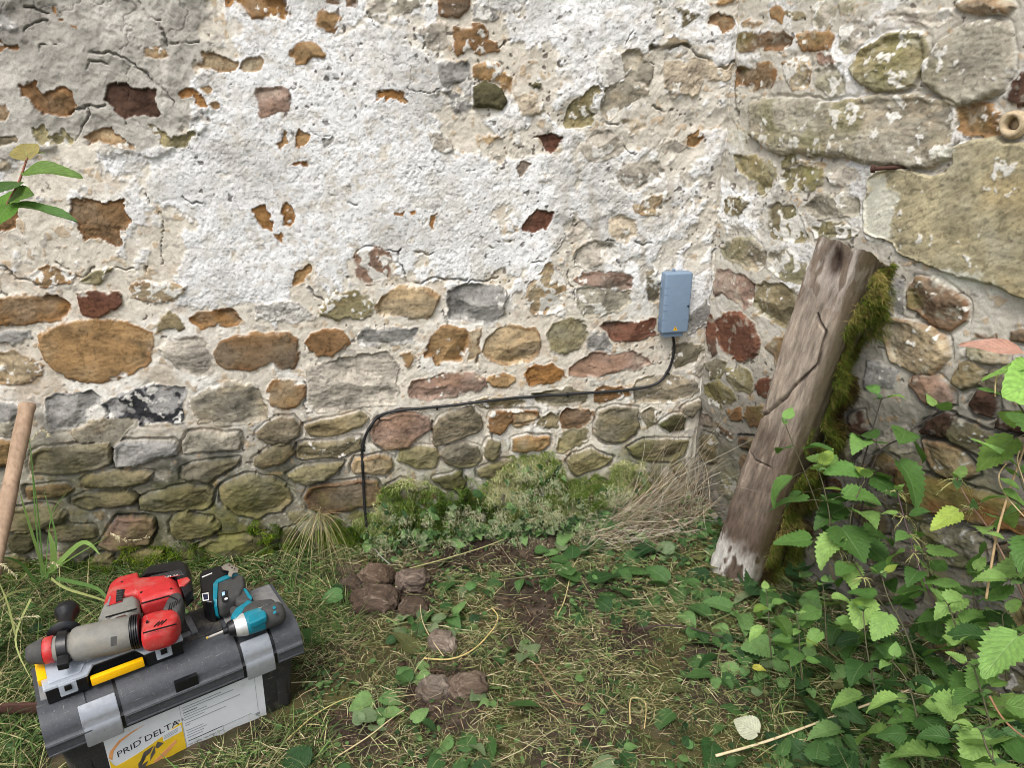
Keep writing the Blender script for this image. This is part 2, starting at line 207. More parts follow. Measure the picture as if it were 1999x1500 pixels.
# tile, kind (s proud, f flush, h laid bare in a hole of the limewash, D deep proud, S smooth slab), colour, share of limewash left on it, roughness, outline
STONES = """
A h B 0 .7|150,660 270,635 330,690 360,715 440,700 490,680 560,700 600,760 625,810 570,870 460,880 340,885 290,850 260,780 170,740
A h d 0 1|840,645 930,625 1000,650 1060,690 1100,710 1200,690 1205,770 1220,850 1250,890 1180,915 1060,935 985,940 920,895 880,830 835,780
A h B .1 1|-40,270 40,300 60,350 180,345 170,400 130,410 80,385 20,430 -40,430
A s t 0 .5|-40,810 60,820 70,880 30,940 -40,945
A h O 0 .5|430,30 450,60 480,110 530,125 490,155 460,110 430,70
A h O 0 .5|560,195 605,195 600,220 565,220
A s t .1 .5|1135,380 1200,365 1290,395 1330,450 1230,465 1150,440
A h t 0 .6|1585,420 1680,395 1760,430 1830,470 1860,480 1830,540 1720,560 1620,540 1520,520 1590,510
A h t 0 .6|1900,480 2000,435 2050,450 2090,500 2060,540 2000,560 1900,558 1870,540
A h y .12 .6|245,1000 300,1030 350,975 380,1040 340,1090 430,1080 500,1020 560,1070 595,1110 560,1140 450,1125 380,1135 290,1115 250,1060
A h t .12 .6|670,1080 790,1030 900,1015 920,1060 960,1100 1070,1125 1060,1165 930,1170 820,1150 720,1150 700,1110
A h y .1 .6|1170,990 1290,1040 1330,1080 1420,1060 1500,1035 1520,1060 1440,1150 1340,1145 1250,1120
A h O 0 .5|1400,740 1450,710 1530,730 1580,780 1590,820 1550,830 1500,760 1420,780
A h t 0 .5|1545,690 1630,660 1665,690 1610,725
A h o 0 .5|1630,810 1700,815 1690,840 1650,840
A s u 0 .8|-40,1090 110,1080 130,1110 60,1140 -40,1150
A s x .1 .8|-40,1230 80,1280 110,1330 50,1360 -40,1360
A f g .1 .6|-40,60 90,80 180,200 160,250 60,260 -40,230
P s O .05 .7|440,-8 560,-8 566,30 553,45 520,40 490,38 470,20 455,8 442,14
B s o 0 .6|460,150 480,90 520,65 570,85 640,70 680,130 660,180 600,245 520,235 445,210
B s b 0 .6|550,-40 690,-40 680,30 600,35 555,25
B s b 0 .6|700,-40 790,-40 780,25 710,20
B s o 0 .6|260,390 320,355 420,355 470,370 500,430 520,435 510,470 440,460 400,505 330,500 310,450 270,430
B s p 0 .6|-10,690 80,680 200,670 240,710 255,790 240,850 150,880 30,895 0,850
B h o 0 .5|140,1130 200,1100 215,1040 240,1050 240,1110 180,1160
B h o 0 .5|300,1060 330,1010 370,1040 410,1070 370,1140 290,1145
B h O 0 .5|270,1285 320,1260 380,1280 410,1310 370,1310 340,1280
B h O .05 .5|935,720 990,700 1040,705 1100,725 1160,705 1165,790 1120,780 1060,760 1010,790 1000,740 940,765
B f l .2 .6|865,30 960,-30 1040,60 1020,130 960,190 920,180 880,110
B f x .3 .7|1050,-30 1380,-30 1350,40 1240,60 1150,110 1040,110
B s b .03 .5|1425,-30 1665,-30 1660,60 1600,130 1500,130 1425,115
B f g .5 .5|1700,20 1800,20 1900,60 1900,130 1800,170 1700,140
B f l .05 .5|1250,180 1450,160 1490,220 1480,290 1520,340 1480,390 1380,380 1330,370 1300,290 1250,220
B s B .14 .8|1550,220 1650,200 1780,205 1820,270 1810,330 1880,350 1910,400 1760,440 1720,420 1690,360 1640,370 1580,440 1545,400 1560,300
B s g 0 1|1410,480 1500,465 1670,480 1665,560 1600,610 1480,680 1440,640 1420,550
B s o .22 .7|1705,520 1800,505 1900,520 1940,580 2040,600 2030,700 1930,720 1880,650 1760,640 1695,620
B D m 0 .7|1690,690 1800,650 1920,700 1940,790 1910,860 1800,850 1700,840
B f g .1 .5|1310,710 1430,700 1400,760 1340,770
B f g .2 .5|1440,700 1560,720 1640,760 1680,860 1610,890 1530,850 1500,760
B f l .3 .8|1340,1050 1420,1030 1530,1080 1560,1180 1440,1170 1370,1160
B f t .15 .6|1690,1100 1830,1050 1920,1080 1850,1140 1740,1150
B h g 0 .7|500,1080 570,1110 600,1080 590,1150 540,1165
C f k .1 .8|1250,50 1350,60 1450,100 1400,130 1310,190 1290,130
C h o 0 .6|1530,140 1600,110 1700,130 1725,170 1680,230 1620,270 1590,200 1530,180
C s o 0 .5|1540,30 1650,-30 1760,-30 1740,50 1690,70 1600,70
C s u 0 .9|1050,370 1150,340 1250,280 1330,300 1370,350 1250,360 1180,400 1060,405
C s w .5 .5|650,520 680,440 760,410 850,430 860,610 760,660 690,650
C s x .05 .6|850,430 960,420 1060,490 1095,540 1080,640 1050,665 1000,630 870,610
C s x .1 .8|690,690 800,660 900,620 1040,680 1060,730 960,760 850,830 800,920 720,960 680,880
C f c .06 .7|1180,500 1300,470 1420,460 1530,470 1600,530 1740,490 1740,600 1640,640 1500,650 1460,720 1280,760 1200,680 1190,580
C h y .12 .6|400,940 440,830 520,760 580,690 650,670 670,720 620,760 590,850 640,900 620,980 500,1000 420,990
C h r 0 .6|150,1100 200,1055 300,1040 370,1080 375,1130 310,1190 260,1170 230,1100 190,1080
C h p 0 .5|45,1300 100,1260 165,1260 150,1300 100,1350 70,1370
C s l .2 .6|520,1170 580,1070 660,1010 760,1000 840,1040 870,1120 860,1180 740,1240 640,1250 560,1230
C h o .1 .6|1370,1080 1450,1030 1490,1090 1460,1150 1380,1130
C f l .1 .8|1150,1140 1200,1070 1300,1050 1380,1140 1320,1180 1180,1190
C f m 0 .6|135,660 230,690 370,750 330,765 230,720 170,690
C s l .25 .7|820,1330 900,1250 1020,1220 1160,1260 1180,1340 1100,1440 900,1500 830,1420
C f c .06 .5|20,750 120,730 200,780 260,850 150,900 60,930 30,850
C s c .2 .7|840,930 940,900 1000,920 1080,960 1060,1010 920,1060 870,1010
D s b 0 .7|150,240 220,215 330,220 450,215 510,270 490,330 380,345 260,330 180,350 140,340
D s o .05 .5|540,220 640,195 740,200 760,250 740,310 640,330 560,310
D s B .03 .9|125,430 250,420 370,390 400,420 390,520 340,570 250,575 130,570
D s t .5 .7|440,420 500,395 590,390 610,450 600,560 500,580 460,500
D f p .35 .6|660,360 760,350 830,400 800,440 740,390 690,430
D D y .16 1|900,440 950,310 1080,250 1200,210 1320,220 1365,280 1360,400 1300,500 1270,560 1170,605 1060,590 930,520
D D x .08 .45|1340,420 1420,310 1520,220 1650,140 1780,110 1880,140 1920,280 1930,440 1880,570 1760,640 1690,660 1570,640 1450,600 1360,530
D D t .05 .8|1550,50 1620,20 1760,-10 1890,20 1920,60 1880,95 1760,85 1600,95
D s l .2 .9|1060,110 1200,60 1380,40 1520,50 1530,100 1440,150 1340,150 1180,120
D s l .05 .3|810,20 850,-10 900,10 895,70 840,90 805,60
D s o 0 .4|360,60 420,40 460,80 440,130 380,120
D s k .1 .5|470,70 540,60 580,90 520,120
D s t .05 .5|190,150 240,130 300,150 270,180 200,180
D s l .3 .8|620,30 720,10 770,60 760,180 680,200 630,120
D s l .4 .8|810,170 920,130 1040,160 1030,220 940,290 860,340 800,300
D s x .2 .8|640,470 760,440 860,500 860,600 760,640 660,580
D D x .13 .75|245,660 330,645 420,650 580,640 720,670 900,650 1150,635 1330,620 1450,660 1560,680 1570,780 1540,860 1500,1020 1400,1060 1260,1080 1150,1060 880,1040 700,1010 550,1000 400,990 300,950 230,880 220,760
D s o .06 .7|1585,710 1680,680 1790,685 1840,720 1840,780 1780,800 1850,840 1800,890 1640,880 1585,840
D s d .03 .5|1900,600 1930,510 2000,480 2100,520 2100,720 2000,700 1900,690
D s y .06 .7|130,1030 230,1000 320,1050 400,1090 380,1160 350,1240 310,1280 250,1190 140,1080
D s y .2 .6|415,1160 450,1100 560,1080 660,1100 700,1160 650,1230 540,1250 430,1220
D s k .1 .6|420,1040 520,1000 525,1050 470,1100 420,1090
D f t .2 .7|500,1090 540,1040 620,1020 710,1060 700,1090 600,1090
D s l .15 1|720,1120 800,1090 900,1100 940,1150 920,1200 800,1210 740,1190
D s x .08 .9|560,1350 650,1290 800,1260 930,1270 935,1390 860,1400 680,1400
D s w .2 .7|220,1370 270,1310 310,1310 290,1390 230,1440
D f k .35 .8|40,1300 100,1260 200,1290 220,1330 150,1400 60,1380
P S G .03 .55|1868,288 1900,273 1946,272 1965,282 2060,277 2220,275 2220,640 2060,600 1990,580 1950,560 1880,540 1845,525 1790,505 1757,490 1745,470 1690,455 1688,400 1700,345 1720,338 1760,336 1848,343 1862,320
P s k .45 .7|1497,400 1520,392 1550,395 1568,420 1578,460 1570,475 1540,478 1515,470 1500,440
P s k .4 .6|1590,445 1605,430 1640,428 1675,452 1665,465 1630,462 1590,465
H s x .05 .7|170,250 250,200 370,190 450,290 430,370 370,400 280,350 210,330
H s x .4 .7|460,300 560,250 680,330 660,470 560,460 450,380
H s p .03 .6|150,390 230,380 320,420 370,470 360,560 300,610 250,560 190,520 145,530
H s k .03 .7|370,570 390,470 480,450 600,500 640,530 600,660 560,710 480,690 380,650
H s r 0 .5|140,680 200,640 290,640 360,700 400,790 390,860 320,930 250,910 190,870 160,800
H s r 0 .5|100,640 130,650 145,760 150,860 120,890 100,800 90,720
H s o 0 .6|430,830 500,770 560,760 540,870 490,950 480,880
H s u .05 .6|90,920 150,890 200,930 180,1010 120,1010
H s y .03 .6|210,960 270,930 340,980 370,1060 340,1110 260,1080 210,1020
H s k .1 .7|90,1060 160,1030 240,1080 260,1140 200,1190 110,1160
H s r 0 .3|370,1060 420,1010 480,1005 450,1140 390,1120
H s B 0 .5|310,1230 350,1170 430,1170 420,1290 350,1300
H s B 0 .5|220,1200 290,1190 300,1260 240,1260
H s g .04 .6|1160,470 1210,430 1260,440 1250,560 1240,650 1190,660 1150,610
H D b .03 .9|1260,490 1310,430 1430,440 1560,530 1620,580 1615,670 1530,745 1440,700 1330,640 1260,590
H D t .04 .8|1110,760 1140,670 1280,680 1430,740 1510,810 1510,900 1430,1000 1310,980 1180,900
H s g .02 .5|1010,1080 1030,900 1130,920 1210,980 1200,1060 1110,1060
H D p 0 .6|1280,1060 1310,1000 1430,1000 1530,1090 1550,1150 1440,1170 1340,1130
H D k 0 .5|1530,1040 1580,930 1660,925 1720,960 1700,1050 1600,1085
H D x .05 .8|1620,830 1700,800 1850,850 1850,930 1720,920 1640,880
H s b 0 .6|1640,750 1780,760 1770,800 1650,790
H D b 0 .6|1880,730 1960,715 2050,740 1960,800 1880,780
H D u 0 .7|1700,1050 1740,970 1860,970 1940,1060 1900,1100 1760,1080
H D d 0 .6|1650,1170 1690,1100 1780,1100 1800,1180 1760,1230 1690,1220
L D u .05 .8|1390,590 1480,490 1620,540 1780,610 1840,680 1700,790 1600,730 1440,650
L D t .06 .9|1210,650 1330,650 1500,700 1590,830 1620,920 1400,940 1260,850
L D O 0 .5|1020,850 1120,900 1350,950 1560,1000 1760,1100 1996,1180 2400,1330 2400,1540 2000,1400 1900,1350 1600,1280 1300,1200 1050,1080 1000,960
L D b 0 .7|840,760 900,750 990,780 1020,850 970,960 860,1000 820,880
L s l .05 .7|850,620 990,520 1080,530 1100,640 1080,740 950,740 860,690
L D d 0 .7|1180,560 1270,500 1400,430 1460,460 1390,620 1260,600
L D d 0 .7|640,440 740,420 780,560 700,640 650,560
L D u 0 .6|480,680 620,640 700,720 640,820 500,800
L D k 0 .6|660,1150 760,1130 880,1160 940,1270 930,1360 800,1340 700,1260
L s k .05 .6|900,1120 990,1140 1150,1190 1250,1250 1180,1270 1000,1240
L D x .05 .9|1190,1300 1500,1340 1720,1430 1760,1560 1500,1620 1230,1560
L D u 0 .7|1860,640 1996,610 2300,640 2250,800 1996,760 1900,740
L D d 0 .7|1780,520 1850,450 1996,480 2200,500 2200,600 1996,560
L D u 0 .7|1700,770 1780,740 1850,820 1780,860
L D u 0 .7|2050,830 2350,860 2350,1150 2080,1080
L D k 0 .7|1800,1480 2000,1450 2300,1600 2300,1800 1850,1700
L D u 0 .7|700,1420 900,1400 1150,1500 1150,1640 800,1620
L D x 0 .8|-200,1250 -60,1200 60,1300 40,1450 -150,1450
L D u 0 .8|600,1700 1000,1690 1200,1750 1150,1900 700,1900
E h B 0 .7|550,60 640,55 780,60 860,65 955,55 965,140 1010,200 1010,235 960,270 930,330 940,400 900,410 800,375 700,360 670,385 630,320 600,240 590,200 550,180
E h B 0 .6|-40,130 80,120 140,150 155,200 130,230 130,290 80,305 -40,310
E s o .4 .7|240,650 320,590 420,570 500,600 600,670 560,720 440,740 350,750 280,720
E s y .15 .7|640,680 720,640 800,620 850,575 895,590 860,660 790,710 710,700
E s t .45 .5|1035,720 1150,700 1300,700 1440,720 1440,770 1390,830 1280,865 1150,840 1060,820
E s O 0 1|-60,820 150,800 280,795 420,810 490,840 550,900 560,960 530,995 400,1000 300,1000 180,1020 60,1050 -60,1060
E s r 0 .5|610,785 700,780 830,785 940,775 965,860 920,910 820,965 740,965 640,950 620,860
E s k 0 .5|1200,1050 1250,940 1290,915 1350,950 1420,1060 1360,1085 1250,1095 1200,1090
E s O 0 .8|1470,980 1540,940 1700,920 1810,915 1890,990 1850,1020 1700,1045 1560,1075 1480,1020
E s g .05 .4|-60,1120 120,1095 240,1090 255,1150 190,1200 -60,1210
E s o 0 .5|310,1130 370,1060 430,1020 600,1000 760,1000 950,1020 1060,1050 1110,1060 1170,1090 1195,1200 1170,1280 1130,1350 1000,1420 880,1480 760,1495 620,1490 500,1440 420,1390 370,1340 330,1220
E s l 0 1.5|1250,1220 1300,1140 1420,1130 1540,1140 1640,1180 1660,1280 1660,1390 1560,1455 1480,1430 1380,1350 1290,1280
E s t .12 .7|-60,1240 120,1240 220,1280 340,1350 320,1430 220,1490 100,1500 -60,1500
P s B 0 .35|420,690 430,665 455,655 500,650 560,650 580,665 587,690 580,715 560,727 545,722 530,712 515,718 500,727 460,722 440,718 425,705
F h O 0 .6|-40,130 0,115 50,110 100,170 140,240 130,310 60,280 0,220
F h O .1 .6|185,160 220,60 290,100 300,220 260,270 215,265 210,190
F h O 0 .5|150,345 215,320 235,350 200,385
F h O 0 .5|1060,160 1150,155 1140,185 1070,180
F h O 0 .5|1200,150 1260,150 1250,185 1210,180
F h O 0 .5|1380,180 1425,165 1410,230 1390,290 1370,270
F h o 0 .6|270,690 310,610 380,580 420,530 455,570 440,630 390,660 370,700 300,715
F s p .42 .6|760,520 830,450 950,440 1070,480 1110,540 1060,600 1050,680 900,710 840,720 790,650
F s y .2 .5|505,910 560,830 640,770 780,770 880,800 925,850 920,940 830,980 650,990 500,950
F s t 0 .8|935,880 1000,800 1100,740 1220,735 1340,750 1430,800 1425,880 1390,970 1330,985 1180,985 1000,975 945,950
F s g .03 .7|1495,780 1600,735 1750,730 1945,735 1950,820 1940,960 1850,1040 1700,1030 1500,1000 1490,880
F s B 0 .4|400,1180 440,1110 560,1075 680,1090 735,1170 700,1220 610,1270 500,1305 430,1250
F s g .05 .8|785,1150 850,1060 1000,1055 1280,1065 1280,1110 1230,1185 1000,1190 800,1185
F s o .03 .7|1305,1220 1350,1120 1450,1040 1540,1050 1640,1075 1680,1100 1640,1200 1610,1320 1480,1340 1390,1360 1370,1290 1310,1290
F s t 0 .6|1660,1090 1750,1080 1730,1200 1720,1330 1640,1330 1650,1200
P s t 0 .8|935,690 945,665 975,640 1010,637 1045,645 1060,680 1050,700 1015,712 975,712 950,705
F f w .3 .7|0,870 200,850 400,900 420,1000 300,1010 100,1000 0,990
P s l 0 1.6|600,720 640,700 700,690 760,690 780,710 778,755 775,790 700,800 620,805 597,790 595,750
F s o .05 .6|1110,1260 1200,1235 1280,1290 1240,1350 1200,1380 1150,1310
G h r 0 .4|70,280 130,180 200,140 310,160 310,220 260,290 160,310 80,300
G f t .3 .5|1000,60 1050,10 1180,0 1200,60 1120,120 1180,180 1100,190 1030,160 940,140 930,100 1010,90
G s c .1 .8|760,230 840,190 940,240 950,350 870,410 790,380 750,320
G s l .3 .8|480,530 560,440 640,400 780,390 830,480 760,540 620,590 500,600
G s t .5 .7|110,800 130,700 200,640 280,560 400,620 420,750 400,900 350,960 180,960 130,880
G s p .05 .7|500,680 560,630 700,625 850,630 915,660 900,740 820,760 700,740 560,730
G s x .18 .8|490,750 600,740 740,740 900,760 930,850 850,910 700,950 560,970 510,880
G s y 0 .7|280,1110 330,1040 420,980 540,975 610,1040 600,1160 560,1210 430,1250 300,1250
G s g 0 1|600,1130 650,1070 720,1090 770,1180 770,1240 680,1245 600,1210
G s r .02 .7|680,1040 800,1010 1000,985 1130,980 1110,1080 1140,1130 1000,1165 850,1180 780,1150 740,1090
G s p 0 .7|450,1380 520,1290 650,1250 850,1230 1030,1230 1090,1330 980,1390 780,1400 600,1440 450,1440
G s O 0 .6|95,1410 160,1355 300,1350 400,1380 430,1440 380,1480 300,1480 130,1500
G s k .04 .6|1270,1220 1350,1175 1480,1190 1490,1240 1420,1310 1280,1360 1260,1290
G f g .08 .8|1370,960 1500,840 1530,900 1520,1010 1430,1080 1370,1090
G s u .35 .7|1020,640 1110,620 1150,680 1160,850 1120,890 1050,870 1030,780
G s l .1 .6|1410,1350 1480,1260 1530,1330 1520,1420 1450,1440 1400,1400
I s g 0 1.3|350,220 440,160 560,170 700,145 770,200 760,280 700,330 640,400 560,450 390,470 350,330
I f x 0 .3|560,450 680,400 790,330 900,350 1060,360 1080,440 980,500 900,570 860,580 700,540 620,560 560,500
I s n .16 1|780,250 860,200 1020,150 1200,80 1290,110 1440,130 1450,190 1420,260 1420,400 1270,430 1100,420 1080,360 950,350 810,340
I s x 0 1|1500,230 1560,180 1720,100 1880,80 2000,100 2050,170 2090,280 2080,380 1900,400 1700,420 1560,400 1500,290
I s g 0 1|-60,250 90,260 130,300 80,370 -60,390
I s x 0 .8|-60,400 90,390 100,480 -60,510
I D k .04 .7|250,640 330,600 450,590 640,570 840,560 860,640 860,720 740,760 580,790 400,800 270,800 240,720
I D g .02 .7|890,600 970,540 1110,540 1330,540 1400,580 1390,640 1200,690 1030,750 920,750 890,680
I D x 0 .7|1430,560 1480,490 1600,480 1750,500 1860,490 1890,560 1870,610 1700,620 1430,640
I D k 0 .5|640,850 700,800 850,780 1100,790 1200,800 1180,830 1040,880 860,880 660,900
I D u 0 .8|1430,770 1510,740 1680,700 1870,690 1860,720 1700,800 1600,850 1420,830
I D b 0 .7|210,920 350,890 500,880 540,910 500,960 380,980 230,1010
I D u 0 .9|560,1000 660,950 800,955 1000,950 1070,990 1060,1040 900,1050 780,1050 690,1080 580,1040
I D k 0 .9|1090,1010 1180,960 1300,920 1450,900 1600,910 1660,960 1640,1030 1560,1070 1400,1070 1240,1095 1130,1080
I D y 0 .9|1710,920 1800,860 1950,810 2100,840 2230,890 2280,1000 2200,1090 2000,1150 1840,1120 1730,1020
I D k 0 .6|-60,1110 200,1080 400,1075 500,1130 480,1180 330,1220 200,1250 -60,1270
I D p .02 .8|760,1360 800,1290 850,1240 920,1140 1060,1150 1200,1160 1220,1240 1160,1330 1020,1380 870,1410
I D y 0 .5|1340,1180 1380,1110 1470,1080 1540,1130 1640,1160 1700,1220 1640,1270 1500,1310 1400,1300 1350,1260
I D m 0 .8|80,1330 130,1260 250,1260 280,1380 200,1440 100,1420
I D u .05 .9|350,1240 500,1210 700,1210 720,1300 600,1330 450,1330
I D y 0 .8|690,1490 760,1440 870,1430 900,1500 860,1560 700,1560
I D y 0 .8|980,1460 1100,1410 1260,1410 1280,1480 1100,1520 980,1510
I D y 0 .8|1540,1370 1650,1310 1900,1290 2060,1320 2150,1400 2000,1460 1750,1470 1560,1450
I D m 0 .8|-60,1460 200,1480 260,1600 100,1700 -60,1700
J s o 0 .5|90,150 130,85 240,80 350,110 370,200 330,280 210,305 120,280 95,220
J s p .03 .7|1190,130 1230,60 1450,20 1700,10 1800,50 1810,110 1760,150 1550,190 1350,220 1200,190
J D p .02 .8|895,500 900,430 960,370 1100,325 1240,325 1340,380 1370,450 1290,490 1220,530 1190,590 1000,610 910,560
J D u 0 .9|1385,440 1450,360 1600,300 1690,280 1760,360 1770,440 1720,500 1580,530 1400,580
J D u 0 .9|0,470 70,410 180,370 290,370 350,420 340,490 230,550 80,545 0,510
J D k 0 .9|390,440 500,390 700,370 830,320 870,370 840,440 700,480 560,500 420,490
J D k 0 .7|0,680 80,620 200,575 300,590 315,650 220,720 60,770 0,740
J D k .06 .8|330,620 350,560 500,560 700,540 810,530 815,600 700,650 530,680 420,690 340,670
J D y 0 .5|265,800 380,740 540,710 670,715 620,790 540,850 400,885 300,850
J D t 0 .7|755,760 780,680 850,670 960,655 1040,690 1050,760 1020,815 870,800 770,800
J D y 0 .7|1100,690 1110,610 1260,600 1420,600 1430,660 1390,750 1280,775 1180,720
J D u .03 .8|1440,640 1500,570 1620,550 1720,590 1740,680 1700,750 1580,760 1480,700
J D k 0 .5|1780,600 1820,520 1890,540 1890,640 1830,690 1785,660
J D b 0 .7|390,1010 420,930 600,890 800,860 930,860 980,940 970,1020 830,1050 700,1090 560,1115 430,1070
J D B .1 .8|1830,360 1850,320 2000,300 2180,310 2190,350 2120,390 1960,420 1900,490 1820,460
J s k .08 .7|1700,260 1800,220 2000,215 2100,235 1960,290 1800,300
J D m 0 .8|1380,840 1600,790 1620,880 1600,960 1480,920
J D k 0 .8|1720,770 1900,700 2000,690 2010,740 1850,830 1740,830
J D m 0 .7|0,1290 100,1270 160,1330 140,1420 60,1490 0,1490
J D m 0 .7|220,1250 300,1230 340,1350 280,1400 210,1340
J D m 0 .7|1030,900 1130,840 1180,860 1100,930 1040,940
P s o 0 .5|955,745 960,735 985,728 1007,735 1007,747 985,757 962,755
K s k 0 .8|150,180 280,140 420,110 490,140 590,170 570,220 450,255 250,260 180,220
K s B .12 .8|640,170 700,120 880,110 910,170 800,200 680,240 640,240
K s x .04 .8|940,210 940,120 1000,50 1200,20 1400,30 1440,130 1400,200 1240,240 1060,240 960,250
K s b 0 .8|360,350 400,300 600,295 640,330 635,400 500,440 380,450
K D k 0 .9|660,400 690,310 800,270 980,290 975,400 940,480 830,530 730,545 680,500
K s y 0 .7|350,620 370,490 470,450 600,460 610,540 500,580 400,640
K D o 0 .7|0,540 100,510 280,520 290,570 230,620 80,640 0,630
K D y .03 .8|440,690 470,650 620,610 680,640 770,670 740,720 600,780 510,820 470,780
K D k .03 .9|890,610 1000,540 1200,525 1360,540 1340,630 1220,700 1050,690 920,660
K D m 0 .9|1130,420 1250,340 1350,340 1330,440 1220,480
K D u 0 .8|1330,280 1470,210 1490,270 1400,330 1340,330
K s u .2 .8|1000,330 1080,280 1160,320 1120,400 1040,430
K s t 0 .7|0,330 100,320 190,360 150,410 30,420 0,400
K s k .05 .8|190,400 270,350 340,340 340,420 230,450 170,440
K D u 0 .8|1250,760 1330,730 1360,800 1300,830
"""
CRACKS = """
C 3|880,340 960,240 1000,190 1070,200
C 2|990,440 1060,490 1100,520 1090,600 1050,660
C 5|1300,300 1370,350 1430,420 1560,490 1600,530 1740,480
C 4|650,520 660,600 690,660 800,660
C 4|680,780 690,900 720,960 790,980 830,970
C 3|870,1120 890,1170 930,1200
C 5|1100,840 1150,870 1250,880
C 6|1760,220 1745,450 1745,700 1765,1020
C 3|740,1250 800,1330
A 3|1090,10 1130,60 1200,140 1260,170
A 3|940,120 1000,170 1040,190 1080,150
A 2|440,350 350,370 315,430 330,500 360,540
A 4|200,40 300,70 380,110
A 3|210,280 260,210 330,180 390,190
A 4|690,540 700,470 800,480 860,520
A 3|780,750 800,700 840,650
A 4|540,900 620,880 700,840 820,825
A 3|600,1110 620,1040 680,970 710,840
A 3|980,940 990,980
A 5|1270,200 1290,290 1310,340
A 4|1340,330 1550,340
A 4|1130,1100 1200,1060
A 4|700,400 850,400 1000,480 1150,590 1300,720 1380,790
B 2|870,80 920,170 950,210
B 3|1310,280 1330,370
B 3|1890,390 1930,350
B 2|930,700 1100,690 1300,710 1420,700
B 3|1190,1330 1250,1320 1290,1350
B 3|1640,1330 1720,1320
B 2|420,1010 500,1060 570,1080
E 5|0,580 60,620 140,680 220,690 300,740
E 4|440,570 540,610 600,670 640,680 740,610
E 3|920,600 1030,610
E 5|1140,570 1140,630
E 2|1140,10 1200,110 1260,170 1270,320 1270,480 1270,560
E 3|1430,60 1500,90 1590,90
E 3|700,820 720,870 740,950
F 4|750,520 800,440 900,430 980,450 1070,470 1140,450
F 5|1120,450 1120,560 1160,660
F 4|1200,490 1300,490 1380,490
F 5|1160,680 1190,720 1250,725 1380,670 1480,690 1640,670
F 4|1640,690 1760,700 1900,690
F 5|400,740 450,810 520,835
F 4|1740,370 1780,420 1850,440
F 3|590,20 700,60 790,90
G 4|750,370 770,450 810,510 840,570
G 4|500,560 560,480 640,400 750,375
G 4|770,380 860,410 940,350 1000,410 1080,380 1110,420
G 4|160,550 300,510 400,550 460,550
G 3|440,610 440,720 480,770 490,860
G 5|1590,450 1560,540 1560,780 1540,1100
F 6|1740,1130 1730,1340
F 4|1460,920 1500,1030
J 5|380,80 385,300
J 5|1370,380 1380,570
J 4|1800,20 1860,130
I 6|865,590 870,740
I 5|1410,560 1430,640
I 5|1060,960 1070,1060
"""
def parse(txt):
    out = []
    for ln in txt.strip().split('\n'):
        h, p = ln.split('|'); h = h.split(); ox, oy, k = TILES[h[0]]
        out.append((h[1:], [(ox + float(a.split(',')[0]) / k, oy + float(a.split(',')[1]) / k) for a in p.split()]))
    return out
def corner_x(y):                                   # where the corner shows at the height y of the photograph
    P = onplane(1400, y, PC, NL); q = PC + UZ * P[2]; return proj(q)[0]
WHITE = [[(390,140),(450,130),(500,60),(640,80),(720,40),(860,130),(840,220),(870,290),(1000,300),(1090,300),(1130,330),(1120,470),(1060,510),(1000,545),(930,548),(870,540),(820,555),(790,535),(690,490),(670,580),(640,580),(600,520),(560,580),(540,640),(470,600),(360,590),(350,500),(380,440),(310,400),(280,300),(370,270),(380,200)],
         [(985,-60),(1290,-60),(1280,60),(1230,100),(1170,105),(1100,105),(1050,90),(990,95),(985,40)], [(470,-60),(700,-60),(720,40),(640,80),(480,70)],
         [(190,280),(300,300),(280,350),(190,350)], [(1290,130),(1330,120),(1345,200),(1300,210)], [(1140,290),(1240,300),(1250,460),(1160,470),(1120,400)],
         [(1340,540),(1390,530),(1390,640),(1350,650)], [(1040,560),(1090,550),(1100,620),(1050,620)], [(780,510),(850,500),(900,540),(820,560)],
         [(1690,345),(1755,350),(1760,470),(1690,465)], [(1600,60),(1680,40),(1720,110),(1640,130)], [(1680,90),(1720,80),(1700,150),(1670,140)], [(1830,210),(1860,215),(1850,300),(1790,330),(1770,300),(1820,260)],
         [(1400,330),(1470,400),(1480,440),(1420,450),(1400,400)], [(1660,300),(1700,290),(1700,400),(1650,420)], [(1540,480),(1600,480),(1580,560),(1530,560)]]
GREY = [[(-150,-120),(390,-120),(395,60),(370,130),(395,200),(350,270),(220,295),(80,275),(-150,290)]]
def axis(a, b, step, before=(), after=()):
    return np.concatenate([np.asarray(before, float), np.arange(a, b, step), np.asarray(after, float)])
WALLS = {}
